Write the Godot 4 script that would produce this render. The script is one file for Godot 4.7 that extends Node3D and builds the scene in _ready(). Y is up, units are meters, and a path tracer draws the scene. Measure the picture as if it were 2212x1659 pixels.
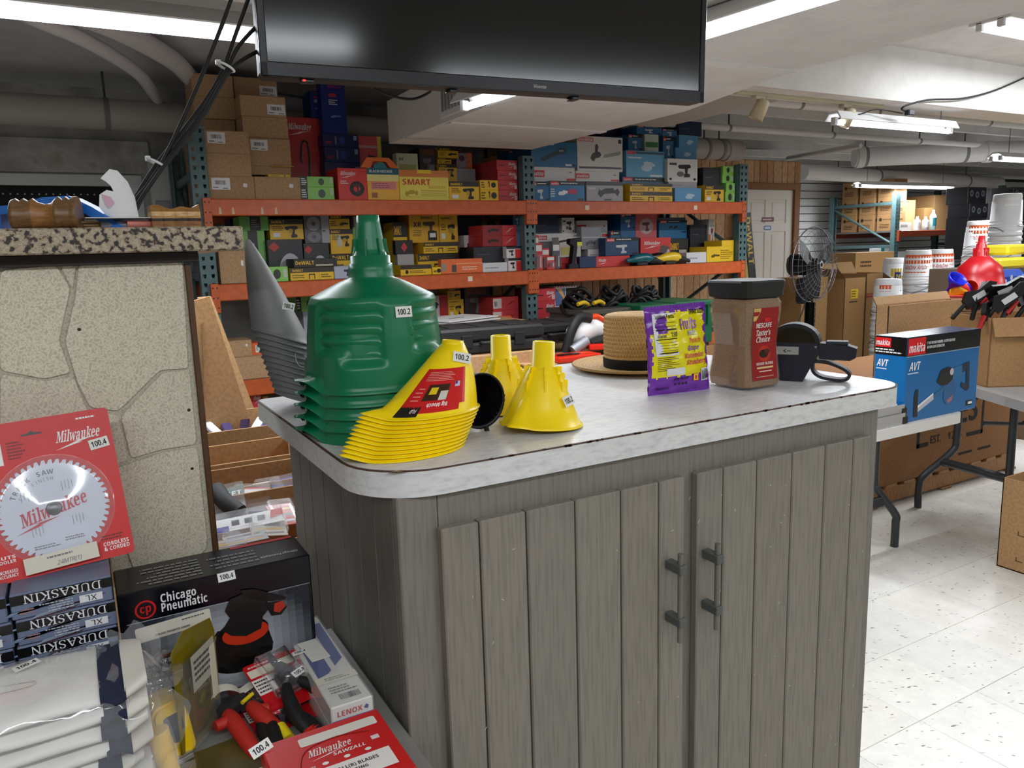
extends Node3D
# A cashier's counter in a tool shop: the counter with funnels, a hat, a sweet bag and a coffee jar, a stone-clad bar at its left, pallet racks full of boxed tools behind, tables with cartons at the right.

const BIG := 100000
var M := {}
var taken := {}
var fonts := {}
var rng := RandomNumberGenerator.new()

func _ready():
	rng.seed = 7
	stage_camera()
	stage_light()
	stage_materials()
	build_room()
	build_ceiling()
	build_lamps()
	build_counter()
	build_bar()
	build_rack()
	build_far_right()
	build_alley()
	build_tables()
	build_counter_things()
	build_display()
	build_overhead()

# ---------------------------------------------------------------- camera and light
func stage_camera():
	var c := Camera3D.new()
	c.name = "camera"
	add_child(c)
	var yaw := deg_to_rad(29.267)
	var pitch := deg_to_rad(9.767)
	var roll := deg_to_rad(1.736)
	var f := V(sin(yaw) * cos(pitch), -sin(pitch), -cos(yaw) * cos(pitch))
	var r := V(cos(yaw), 0, sin(yaw))
	var d := f.cross(r)
	c.transform = Transform3D(Basis(r * cos(roll) + d * sin(roll), r * sin(roll) - d * cos(roll), -f), V(0, 1.49, 0))
	c.fov = 52.92
	c.near = .05
	c.far = 60.0
	c.current = true

func stage_light():
	var w := WorldEnvironment.new()
	w.name = "environment"
	var e := Environment.new()
	e.background_mode = Environment.BG_COLOR
	e.background_color = Color(0, 0, 0)
	e.tonemap_mode = Environment.TONE_MAPPER_LINEAR
	e.tonemap_exposure = 2.1
	e.sdfgi_enabled = true
	e.ssao_enabled = true
	e.ssil_enabled = true
	w.environment = e
	add_child(w)

# ---------------------------------------------------------------- helpers
const I3 := Transform3D.IDENTITY

func V(x: float, y: float, z: float) -> Vector3:
	return Vector3(x, y, z)

func T(v: Vector3) -> Transform3D:
	return Transform3D(Basis.IDENTITY, v)

func C(h: String) -> Color:
	return Color.html(h).srgb_to_linear()

func K(r: float, g: float, b: float) -> Color:
	return Color(r, g, b).srgb_to_linear()

func numbered(called: String) -> String:
	if not taken.has(called):
		taken[called] = 0
		return called
	taken[called] += 1
	return "%s_%03d" % [called, taken[called]]

func tag(o: Node3D, label: String, category: String, group := "") -> Node3D:
	o.set_meta("label", label)
	o.set_meta("category", category)
	if group != "":
		o.set_meta("group", group)
	return o

func thing(called: String, label: String, category: String, at := Vector3.ZERO, turn := .0, group := "") -> Node3D:
	var o := Node3D.new()
	o.name = numbered(called)
	add_child(o)
	o.position = at
	o.rotation.y = turn
	return tag(o, label, category, group)

func copy(o: Node3D, at: Vector3, turn: float, label := "") -> Node3D:
	var c: Node3D = o.duplicate()
	var base: String = str(o.name)
	var cut := RegEx.create_from_string("_[0-9]{3}$")
	c.name = numbered(cut.sub(base, ""))
	add_child(c)
	c.position = at
	c.rotation.y = turn
	if label != "":
		c.set_meta("label", label)
	return c

func S() -> SurfaceTool:
	var st := SurfaceTool.new()
	st.begin(Mesh.PRIMITIVE_TRIANGLES)
	st.set_color(Color(1, 1, 1))
	st.set_smooth_group(-1)
	return st

func mesh_of(st: SurfaceTool) -> ArrayMesh:
	st.generate_normals()
	st.index()
	return st.commit()

func put(called: String, st: SurfaceTool, m: Material, parent: Node = self, xf := I3) -> MeshInstance3D:
	return put_mesh(called, mesh_of(st), m, parent, xf)

func put_mesh(called: String, me: Mesh, m: Material, parent: Node = self, xf := I3) -> MeshInstance3D:
	var o := MeshInstance3D.new()
	o.mesh = me
	o.material_override = m
	o.transform = xf
	if parent == self:
		o.name = numbered(called)
		add_child(o)
	else:
		o.name = called
		parent.add_child(o, true)
	return o

func struct(called: String, st: SurfaceTool, m: Material) -> MeshInstance3D:
	var o := put(called, st, m)
	o.set_meta("kind", "structure")
	return o

func tri(st: SurfaceTool, a: Vector3, b: Vector3, c: Vector3):
	st.add_vertex(a)
	st.add_vertex(b)
	st.add_vertex(c)

# corners clockwise as seen from the front
func quad(st: SurfaceTool, a: Vector3, b: Vector3, c: Vector3, d: Vector3):
	tri(st, a, b, c)
	tri(st, a, c, d)

func box(st: SurfaceTool, lo: Vector3, hi: Vector3, col := Color(1, 1, 1), bev := .0, xf := I3):
	st.set_color(col)
	var c := (lo + hi) / 2.0
	var h := (hi - lo) / 2.0
	var b: float = minf(bev, minf(h.x, minf(h.y, h.z)) * .45)
	var p := func(x: float, y: float, z: float): return xf * (c + V(x, y, z))
	# three axes: for each of the six sides a quad, then the bevels
	for ax in 3:
		for s in [-1.0, 1.0]:
			var n := Vector3.ZERO
			n[ax] = s
			var u := Vector3.ZERO
			u[(ax + 1) % 3] = 1.0
			var w := Vector3.ZERO
			w[(ax + 2) % 3] = 1.0
			if s < 0:
				var t := u
				u = w
				w = t
			var o: Vector3 = n * h
			var uu: Vector3 = u * (h - V(b, b, b))
			var ww: Vector3 = w * (h - V(b, b, b))
			quad(st, xf * (c + o - uu - ww), xf * (c + o - uu + ww), xf * (c + o + uu + ww), xf * (c + o + uu - ww))
	if b > .0:
		var e := h - V(b, b, b)
		for ax in 3:
			var i := (ax + 1) % 3
			var j := (ax + 2) % 3
			for si in [-1.0, 1.0]:
				for sj in [-1.0, 1.0]:
					var q: Array[Vector3] = []
					for k in [[-1.0, 0], [1.0, 0], [1.0, 1], [-1.0, 1]]:
						var v := Vector3.ZERO
						v[ax] = e[ax] * k[0]
						v[i] = (h[i] if k[1] == 0 else e[i]) * si
						v[j] = (e[j] if k[1] == 0 else h[j]) * sj
						q.append(xf * (c + v))
					if si * sj < 0:
						quad(st, q[0], q[1], q[2], q[3])
					else:
						quad(st, q[3], q[2], q[1], q[0])
		for sx in [-1.0, 1.0]:
			for sy in [-1.0, 1.0]:
				for sz in [-1.0, 1.0]:
					var va: Vector3 = p.call(h.x * sx, e.y * sy, e.z * sz)
					var vb: Vector3 = p.call(e.x * sx, h.y * sy, e.z * sz)
					var vc: Vector3 = p.call(e.x * sx, e.y * sy, h.z * sz)
					if sx * sy * sz > 0:
						tri(st, va, vc, vb)
					else:
						tri(st, va, vb, vc)

func grid(st: SurfaceTool, rows: Array, closed := false):
	for i in rows.size() - 1:
		var a: PackedVector3Array = rows[i]
		var b: PackedVector3Array = rows[i + 1]
		var n := a.size()
		for j in (n if closed else n - 1):
			var k := (j + 1) % n
			quad(st, a[j], b[j], b[k], a[k])

# rings round the y axis: each [radius, height]
func lathe(st: SurfaceTool, prof: Array, seg := 24, col := Color(1, 1, 1), xf := I3, smooth := true):
	st.set_color(col)
	st.set_smooth_group(0 if smooth else -1)
	var rows := []
	for p in prof:
		var r := PackedVector3Array()
		for j in seg:
			var a := TAU * j / seg
			r.append(xf * V(cos(a) * p[0], p[1], sin(a) * p[0]))
		rows.append(r)
	grid(st, rows, true)
	st.set_smooth_group(-1)

func tube(st: SurfaceTool, pts: Array, rad, sides := 8, col := Color(1, 1, 1), xf := I3, caps := true):
	st.set_color(col)
	st.set_smooth_group(0)
	var rows := []
	var n := pts.size()
	var up := Vector3.UP
	var prev := Vector3.ZERO
	for i in n:
		var t: Vector3 = (pts[mini(i + 1, n - 1)] - pts[maxi(i - 1, 0)]).normalized()
		var side: Vector3
		if i == 0:
			side = t.cross(Vector3.UP if absf(t.y) < .9 else Vector3.RIGHT).normalized()
		else:
			side = (prev - t * prev.dot(t)).normalized()
		prev = side
		up = t.cross(side)
		var r: float = rad if rad is float else rad[i]
		var ring := PackedVector3Array()
		for j in sides:
			var a := TAU * j / sides
			ring.append(xf * (pts[i] + (side * cos(a) + up * sin(a)) * r))
		rows.append(ring)
	grid(st, rows, true)
	st.set_smooth_group(-1)
	if caps:
		for e in [0, n - 1]:
			var mid: Vector3 = xf * pts[e]
			var ring: PackedVector3Array = rows[e]
			for j in sides:
				var k := (j + 1) % sides
				if e == 0:
					tri(st, mid, ring[j], ring[k])
				else:
					tri(st, mid, ring[k], ring[j])

func curve(pts: Array, steps := 6) -> Array:
	var out := []
	var n := pts.size()
	for i in n - 1:
		var a: Vector3 = pts[maxi(i - 1, 0)]
		var b: Vector3 = pts[i]
		var c: Vector3 = pts[i + 1]
		var d: Vector3 = pts[mini(i + 2, n - 1)]
		for k in steps:
			out.append(b.cubic_interpolate(c, a, d, float(k) / steps))
	out.append(pts[n - 1])
	return out

# a polygon in x, y made solid between z0 and z1
func prism(st: SurfaceTool, poly: PackedVector2Array, z0: float, z1: float, col := Color(1, 1, 1), xf := I3, smooth := false):
	st.set_color(col)
	if Geometry2D.is_polygon_clockwise(poly):
		poly = poly.duplicate()
		poly.reverse()
	var t := Geometry2D.triangulate_polygon(poly)
	for i in range(0, t.size(), 3):
		var a := poly[t[i]]
		var b := poly[t[i + 1]]
		var c := poly[t[i + 2]]
		if (b - a).cross(c - a) < 0:
			var q := b
			b = c
			c = q
		tri(st, xf * V(a.x, a.y, z1), xf * V(c.x, c.y, z1), xf * V(b.x, b.y, z1))
		tri(st, xf * V(a.x, a.y, z0), xf * V(b.x, b.y, z0), xf * V(c.x, c.y, z0))
	if smooth:
		st.set_smooth_group(0)
	for i in poly.size():
		var a := poly[i]
		var b := poly[(i + 1) % poly.size()]
		quad(st, xf * V(a.x, a.y, z0), xf * V(a.x, a.y, z1), xf * V(b.x, b.y, z1), xf * V(b.x, b.y, z0))
	st.set_smooth_group(-1)

# a polygon that is flat in x, y and looks towards z
func flat(st: SurfaceTool, poly: PackedVector2Array, col: Color, xf: Transform3D, z := .0):
	st.set_color(col)
	var t := Geometry2D.triangulate_polygon(poly)
	for i in range(0, t.size(), 3):
		var a := poly[t[i]]
		var b := poly[t[i + 1]]
		var c := poly[t[i + 2]]
		if (b - a).cross(c - a) < 0:
			var q := b
			b = c
			c = q
		tri(st, xf * V(a.x, a.y, z), xf * V(c.x, c.y, z), xf * V(b.x, b.y, z))

func rect(st: SurfaceTool, x0: float, y0: float, x1: float, y1: float, col: Color, xf: Transform3D, z := .0):
	st.set_color(col)
	quad(st, xf * V(x0, y0, z), xf * V(x0, y1, z), xf * V(x1, y1, z), xf * V(x1, y0, z))

func disc(st: SurfaceTool, x: float, y: float, rx: float, ry: float, col: Color, xf: Transform3D, z := .0, n := 20, hole := .0):
	st.set_color(col)
	for j in n:
		var a := TAU * j / n
		var b := TAU * (j + 1) / n
		var pa := V(x + cos(a) * rx, y + sin(a) * ry, z)
		var pb := V(x + cos(b) * rx, y + sin(b) * ry, z)
		if hole > .0:
			var m := V(x, y, z)
			quad(st, xf * pa, xf * m.lerp(pa, hole), xf * m.lerp(pb, hole), xf * pb)
		else:
			tri(st, xf * V(x, y, z), xf * pb, xf * pa)

func font_of(kind: String) -> Font:
	if not fonts.has(kind):
		var f := SystemFont.new()
		f.font_names = PackedStringArray(["Droid Serif" if kind.begins_with("serif") else "Droid Sans Mono" if kind == "mono" else "Droid Sans"])
		f.font_weight = 700 if kind.ends_with("bold") else 400
		fonts[kind] = f
	return fonts[kind]

# lettering whose capitals are about h high, its left foot (or middle) at x, y; slant leans it
func word(st: SurfaceTool, s: String, x: float, y: float, h: float, col: Color, xf: Transform3D, kind := "bold", z := .0, slant := .0, wide := .0, middle := false):
	var key := kind + ":" + s
	if not fonts.has(key):
		var t := TextMesh.new()
		t.font = font_of(kind)
		t.text = s
		t.font_size = 32
		t.pixel_size = 1.0 / 32.0
		t.depth = .0
		t.curve_step = 4.0 if s.length() > 14 else 2.5
		t.horizontal_alignment = HORIZONTAL_ALIGNMENT_LEFT
		t.vertical_alignment = VERTICAL_ALIGNMENT_BOTTOM
		var ar: Array = t.get_mesh_arrays()
		var vs: PackedVector3Array = ar[Mesh.ARRAY_VERTEX]
		var ix: PackedInt32Array = ar[Mesh.ARRAY_INDEX]
		var flatv := PackedVector3Array()
		for i in ix:
			flatv.append(vs[i])
		fonts[key] = [flatv, t.get_aabb()]
	var vs2: PackedVector3Array = fonts[key][0]
	var bb: AABB = fonts[key][1]
	if vs2.is_empty():
		return
	var k: float = h / .72
	var kx: float = k if wide <= .0 else wide / bb.size.x
	var ox: float = x - (bb.size.x * kx / 2.0 if middle else .0)
	# the foot of the letters: descenders hang below it
	var foot: float = bb.position.y + (.24 if has_tail(s) else .0)
	st.set_color(col)
	for i in vs2.size():
		var v := vs2[i]
		var py := (v.y - foot) * k
		st.add_vertex(xf * bent(V(ox + (v.x - bb.position.x) * kx + py * slant, y + py, z)))

# while bend is a radius, print is laid round an upright cylinder of that radius (its taper per metre of height in bend_taper)
var bend := .0
var bend_taper := .0

var warp = null

func bent(v: Vector3) -> Vector3:
	if warp != null:
		return warp.call(v)
	if bend <= .0:
		return v
	var r := bend + bend_taper * v.y + v.z
	return V(sin(v.x / bend) * r, v.y, cos(v.x / bend) * r)

func bent_rect(st: SurfaceTool, x0: float, y0: float, x1: float, y1: float, col: Color, xf: Transform3D, z := .0, n := 10):
	st.set_color(col)
	for i in n:
		var a := lerpf(x0, x1, float(i) / n)
		var b := lerpf(x0, x1, float(i + 1) / n)
		quad(st, xf * bent(V(a, y0, z)), xf * bent(V(a, y1, z)), xf * bent(V(b, y1, z)), xf * bent(V(b, y0, z)))

func has_tail(s: String) -> bool:
	for ch in "gjpqy(),;$":
		if s.contains(ch):
			return true
	return false

# rows of tiny unreadable print
func fine_print(st: SurfaceTool, x0: float, y0: float, x1: float, y1: float, lines: int, col: Color, xf: Transform3D, z := .0):
	var dy := (y1 - y0) / lines
	for i in lines:
		var x := x0
		var stop: float = x1 - (x1 - x0) * rng.randf_range(.0, .35)
		while x < stop:
			var w: float = (x1 - x0) * rng.randf_range(.05, .16)
			rect(st, x, y0 + dy * i + dy * .25, minf(x + w, stop), y0 + dy * i + dy * .72, col, xf, z)
			x += w + (x1 - x0) * .025

func bars(st: SurfaceTool, x0: float, y0: float, x1: float, y1: float, xf: Transform3D, z := .0, n := 18):
	for i in n:
		var w := (x1 - x0) / n
		rect(st, x0 + w * i, y0, x0 + w * (i + rng.randf_range(.25, .75)), y1, Color(.03, .03, .03), xf, z)

func noise_tex(freq: float, ramp: Array, size := 512, seed_ := 1, kind := FastNoiseLite.TYPE_SIMPLEX, normal := false, bump := 4.0, octaves := 4) -> NoiseTexture2D:
	var n := FastNoiseLite.new()
	n.seed = seed_
	n.noise_type = kind
	n.frequency = freq
	n.fractal_octaves = octaves
	var t := NoiseTexture2D.new()
	t.noise = n
	t.width = size
	t.height = size
	t.seamless = true
	t.normalize = true
	t.as_normal_map = normal
	t.bump_strength = bump
	if ramp.size() > 0:
		var g := Gradient.new()
		g.offsets = PackedFloat32Array(ramp[0])
		g.colors = PackedColorArray(ramp[1])
		t.color_ramp = g
	return t

func mat(called: String, rough := .6, metal := .0, col := Color(1, 1, 1), vertex := true) -> StandardMaterial3D:
	var m := StandardMaterial3D.new()
	m.resource_name = called
	m.roughness = rough
	m.metallic = metal
	m.albedo_color = col
	m.vertex_color_use_as_albedo = vertex
	M[called] = m
	return m

func textured(m: StandardMaterial3D, tex: Texture2D, scale: float, bump: Texture2D = null, depth := 1.0):
	m.albedo_texture = tex
	m.uv1_triplanar = true
	m.uv1_world_triplanar = true
	m.uv1_scale = V(scale, scale, scale)
	if bump:
		m.normal_enabled = true
		m.normal_texture = bump
		m.normal_scale = depth

func xf_face(o: Vector3, u: Vector3, v: Vector3) -> Transform3D:
	return Transform3D(Basis(u.normalized(), v.normalized(), u.cross(v).normalized()), o)

func poly(a: Array) -> PackedVector2Array:
	var p := PackedVector2Array()
	for i in range(0, a.size(), 2):
		p.append(Vector2(a[i], a[i + 1]))
	return p

func round_rect(x0: float, y0: float, x1: float, y1: float, r: float, n := 4) -> PackedVector2Array:
	var p := PackedVector2Array()
	var cs := [[x1 - r, y1 - r, .0], [x0 + r, y1 - r, 90.0], [x0 + r, y0 + r, 180.0], [x1 - r, y0 + r, 270.0]]
	for c in cs:
		for i in n + 1:
			var a := deg_to_rad(c[2] + 90.0 * i / n)
			p.append(Vector2(c[0] + cos(a) * r, c[1] + sin(a) * r))
	return p

func speckle_image(size: int, base: Color, flecks: int, cols: Array, len0: float, len1: float, slant: float, seed_: int) -> Image:
	var r := RandomNumberGenerator.new()
	r.seed = seed_
	var n := FastNoiseLite.new()
	n.seed = seed_
	n.frequency = .012
	var im := Image.create(size, size, false, Image.FORMAT_RGB8)
	for y in size:
		for x in size:
			var k := 1.0 + .035 * n.get_noise_2d(x, y) + .02 * n.get_noise_2d(x * 5.0, y * 5.0)
			im.set_pixel(x, y, Color(base.r * k, base.g * k, base.b * k))
	for i in flecks:
		var c: Color = cols[r.randi() % cols.size()]
		var L := r.randf_range(len0, len1)
		var a := slant + r.randf_range(-.5, .5)
		var p := Vector2(r.randf() * size, r.randf() * size)
		var wd := r.randf_range(.5, 2.0)
		var steps := int(L * 2.0) + 1
		for s in steps:
			var t := float(s) / steps
			var q := p + Vector2(cos(a), sin(a)) * L * t
			var hw := wd * (1.0 - absf(2.0 * t - 1.0) * .6)
			for oy in range(-2, 3):
				for ox in range(-2, 3):
					if Vector2(ox, oy).length() <= hw:
						im.set_pixel(posmod(int(q.x) + ox, size), posmod(int(q.y) + oy, size), c)
	return im

func stage_materials():
	var W := Color(1, 1, 1)
	# plain families: their colour comes with the vertices
	textured(mat("matte", .75), noise_tex(.02, [[.0, 1.0], [Color(.93, .93, .93), W]], 256, 3), 1.5)
	mat("carton", .82)
	textured(M.carton, noise_tex(.03, [[.0, .5, 1.0], [Color(.86, .86, .86), Color(.96, .96, .96), W]], 512, 11), 3.0)
	mat("print", .42)
	mat("gloss", .22)
	mat("paper", .7)
	mat("plastic", .33)
	mat("soft_plastic", .5)
	mat("rubber", .62)
	mat("metal", .35, .9)
	mat("brushed", .45, .75)
	mat("wood", .55)
	mat("cloth", .95)
	var clear := mat("clear", .06, .0, Color(.97, .98, 1.0, .06), false)
	clear.transparency = BaseMaterial3D.TRANSPARENCY_ALPHA
	var film := mat("film", .09, .0, Color(.97, .98, 1.0, .1), false)
	film.transparency = BaseMaterial3D.TRANSPARENCY_ALPHA
	# painted steel of the racks, chipped here and there
	textured(mat("enamel", .42), noise_tex(.02, [[.0, .8, .9, 1.0], [Color(.9, .9, .9), W, W, Color(.86, .88, .9)]], 512, 21), 1.2)
	# walls and ceiling
	textured(mat("plaster", .85), noise_tex(.01, [[.0, .5, 1.0], [Color(.95, .95, .95), Color(.985, .985, .985), W]], 512, 5), .6, noise_tex(.09, [], 256, 6, FastNoiseLite.TYPE_SIMPLEX, true, 2.0), .15)
	textured(mat("concrete", .9), noise_tex(.008, [[.0, .45, .7, 1.0], [Color(.8, .8, .8), Color(.92, .92, .92), W, Color(.85, .84, .83)]], 512, 8, FastNoiseLite.TYPE_SIMPLEX, false, 4.0, 5), .5, noise_tex(.08, [], 256, 9, FastNoiseLite.TYPE_SIMPLEX, true, 3.0), .3)
	# floor tile of white vinyl with dark chips
	var fl := mat("floor_tile", .32, .0, W, true)
	fl.albedo_texture = ImageTexture.create_from_image(speckle_image(1024, Color(.9, .89, .87), 520, [Color(.3, .25, .22), Color(.42, .38, .36), Color(.55, .5, .46), Color(.68, .65, .62), Color(.75, .73, .71)], 3.0, 16.0, .5, 31))
	fl.uv1_triplanar = true
	fl.uv1_world_triplanar = true
	fl.uv1_scale = V(.82, .82, .82)
	# grey-white laminate with wisps along the counter
	var lam := mat("laminate", .3, .0, W, true)
	lam.albedo_texture = noise_tex(.011, [[.0, .3, .5, .62, .75, 1.0], [Color(.86, .86, .865), Color(.95, .95, .945), Color(.98, .98, .975), W, Color(.97, .96, .95), Color(.88, .88, .89)]], 1024, 41, FastNoiseLite.TYPE_SIMPLEX, false, 4.0, 6)
	lam.uv1_triplanar = true
	lam.uv1_world_triplanar = true
	lam.uv1_scale = V(1.6, 5.5, 5.5)
	# grey stained boards, grain upright
	var cab := mat("stained_board", .5, .0, W, true)
	cab.albedo_texture = noise_tex(.02, [[.0, .4, .6, 1.0], [Color(.84, .83, .82), Color(.93, .93, .93), Color(.97, .96, .95), Color(1.0, .98, .95)]], 1024, 51, FastNoiseLite.TYPE_SIMPLEX, false, 4.0, 6)
	cab.uv1_triplanar = true
	cab.uv1_world_triplanar = true
	cab.uv1_scale = V(6.0, .35, 6.0)
	# pale pine panelling
	var pine := mat("pine", .6, .0, W, true)
	pine.albedo_texture = noise_tex(.02, [[.0, .35, .5, .65, 1.0], [Color(.7, .6, .5), Color(.92, .88, .82), W, Color(.95, .9, .85), Color(.78, .68, .58)]], 1024, 55, FastNoiseLite.TYPE_SIMPLEX, false, 4.0, 5)
	pine.uv1_triplanar = true
	pine.uv1_world_triplanar = true
	pine.uv1_scale = V(2.5, .3, 2.5)
	# speckled granite print of the bar slab
	var gr := mat("granite", .28, .0, W, false)
	gr.albedo_texture = noise_tex(.028, [[.0, .3, .38, .45, .52, .6, .72, 1.0], [Color(.16, .14, .16), Color(.24, .21, .22), Color(.42, .36, .31), Color(.66, .6, .5), Color(.74, .68, .58), Color(.6, .54, .46), Color(.78, .73, .64), Color(.55, .49, .42)]], 1024, 61, FastNoiseLite.TYPE_SIMPLEX, false, 4.0, 5)
	gr.uv1_triplanar = true
	gr.uv1_world_triplanar = true
	gr.uv1_scale = V(2.4, 2.4, 2.4)
	# stone-faced board: pale worm-like veins standing proud of a grey ground
	var sn := FastNoiseLite.new()
	sn.seed = 71
	sn.frequency = .032
	sn.fractal_type = FastNoiseLite.FRACTAL_RIDGED
	sn.fractal_octaves = 3
	sn.domain_warp_enabled = true
	sn.domain_warp_amplitude = 18.0
	var stone := mat("stone", .8, .0, W, true)
	var stex := noise_tex(.03, [[.0, .45, .6, .8, 1.0], [Color(.78, .77, .74), Color(.85, .84, .8), Color(.9, .89, .85), Color(.97, .96, .93), W]], 1024, 71)
	stex.noise = sn
	stone.albedo_texture = stex
	stone.uv1_triplanar = true
	stone.uv1_world_triplanar = true
	stone.uv1_scale = V(4.2, 4.2, 4.2)
	var sb := noise_tex(.03, [], 1024, 71, FastNoiseLite.TYPE_SIMPLEX, true, 6.0)
	sb.noise = sn
	stone.normal_enabled = true
	stone.normal_texture = sb
	stone.normal_scale = .35
	# woven straw, ground coffee, turned hardwood
	textured(mat("straw", .75), noise_tex(.06, [[.0, .5, 1.0], [Color(.74, .68, .6), Color(.95, .93, .9), W]], 512, 81), 6.0)
	textured(mat("coffee", .95), noise_tex(.2, [[.0, .5, 1.0], [Color(.35, .3, .25), Color(.85, .82, .78), W]], 512, 83, FastNoiseLite.TYPE_CELLULAR), 5.0)
	var tw := mat("turned_wood", .35)
	tw.albedo_texture = noise_tex(.03, [[.0, .5, 1.0], [Color(.72, .62, .5), Color(.95, .92, .88), W]], 512, 85)
	tw.uv1_triplanar = true
	tw.uv1_world_triplanar = true
	tw.uv1_scale = V(2.0, 12.0, 12.0)
	# screen glass of the switched-off television
	mat("screen", .12, .0, Color(.012, .012, .016), false)
	# lit tubes
	var lit := mat("lit_tube", .4, .0, Color(1, 1, 1), false)
	lit.emission_enabled = true
	lit.emission = Color(.93, .96, 1.0)
	lit.emission_energy_multiplier = 3.0
	var led := mat("standby_led", .4, .0, Color(1, .1, .05), false)
	led.emission_enabled = true
	led.emission = Color(1.0, .12, .05)
	led.emission_energy_multiplier = 3.0

# ---------------------------------------------------------------- the room
func build_room():
	var grey := K(.8, .79, .77)
	var f := S()
	box(f, V(-5.2, -.2, -9.0), V(17.2, -.006, 3.7), K(.84, .83, .8))
	var floor_ := struct("floor", f, M.floor_tile)
	# vinyl tiles that can be told apart, laid square with the counter
	var one := S()
	box(one, V(.0008, -.006, .0008), V(.3042, .0, .3042), Color(1, 1, 1), .0012)
	var tones := []
	for k in 3:
		var t := S()
		box(t, V(.0007, -.006, .0007), V(.3043, .0, .3043), [K(1.0, 1.0, .99), K(.985, .98, .97), K(.97, .97, .965)][k], .0012)
		tones.append(mesh_of(t))
	for i in range(-2, 14):
		for j in range(-1, 15):
			put_mesh("tile", tones[(i * 7 + j * 5 + (i * j) % 4 + 40) % 3], M.floor_tile, floor_, T(V(2.165 + .305 * i, 0, -1.31 - .305 * j)))
	# outer walls
	var w := S()
	box(w, V(-5.2, 0, -6.65), V(-2.6, 2.8, -6.45), grey)
	box(w, V(-2.6, 0, -6.65), V(.53, 1.2, -6.45), grey)
	box(w, V(-2.6, 2.12, -6.65), V(.53, 2.8, -6.45), grey)
	box(w, V(-2.6, 1.2, -6.65), V(.53, 2.12, -6.58), grey)
	box(w, V(.53, 0, -6.65), V(3.6, 2.8, -6.45), grey)
	var wb := struct("wall_back", w, M.concrete)
	# a ledge over the window
	var ld := S()
	box(ld, V(-3.0, 2.13, -6.45), V(.6, 2.36, -6.41), K(.8, .79, .77), .004)
	put("lintel", ld, M.concrete, wb)
	var w2 := S()
	box(w2, V(-5.2, 0, -6.65), V(-5.0, 2.8, 3.7), K(.83, .82, .8))
	struct("wall_left", w2, M.plaster)
	var w3 := S()
	box(w3, V(-5.2, 0, 3.5), V(17.2, 2.8, 3.7), K(.84, .83, .81))
	struct("wall_front", w3, M.plaster)
	var w4 := S()
	box(w4, V(17.0, 0, -9.0), V(17.2, 2.8, 3.7), K(.84, .83, .81))
	struct("wall_right", w4, M.plaster)
	build_window()
	build_closet()
	build_slatwall()

func build_window():
	var o := Node3D.new()
	o.name = "window_1"
	add_child(o)
	o.set_meta("kind", "structure")
	var s := S()
	for b in [[-2.6, 2.04, .53, 2.12], [-2.6, 1.2, .53, 1.26], [.44, 1.26, .53, 2.04], [-2.6, 1.26, -2.52, 2.04]]:
		box(s, V(b[0], b[1], -6.47), V(b[2], b[3], -6.42), K(.88, .88, .88), .004)
	put("window_frame", s, M.soft_plastic, o)
	var p := S()
	box(p, V(-2.55, 1.24, -6.56), V(.46, 2.06, -6.5), K(.09, .09, .1))
	put("perforated_board", p, M.matte, o)
	# a row of bright pin holes along the top
	var h := S()
	for i in 46:
		disc(h, -1.55 + i * .043, 1.985, .006, .006, K(.75, .76, .78), T(V(0, 0, -6.498)), .0, 6)
	disc(h, .0, 1.9, .01, .01, K(.8, .8, .8), T(V(-.02, 0, -6.498)), .0, 8)
	disc(h, .2, 1.86, .01, .01, K(.8, .8, .8), T(V(-.02, 0, -6.498)), .0, 8)
	put("pin_hole", h, M.paper, o)
	# the narrow white cupboard standing beside it
	var c := S()
	box(c, V(.56, 0, -6.44), V(.7, 2.2, -6.16), K(.8, .8, .8), .006)
	var t := thing("narrow_cabinet", "narrow pale grey cabinet beside the dark window behind the bar", "cabinet")
	put("body", c, M.soft_plastic, t)
	var d := S()
	box(d, V(.58, .15, -6.158), V(.68, 1.92, -6.15), K(.6, .58, .6), .003)
	put("door", d, M.gloss, t)

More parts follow.
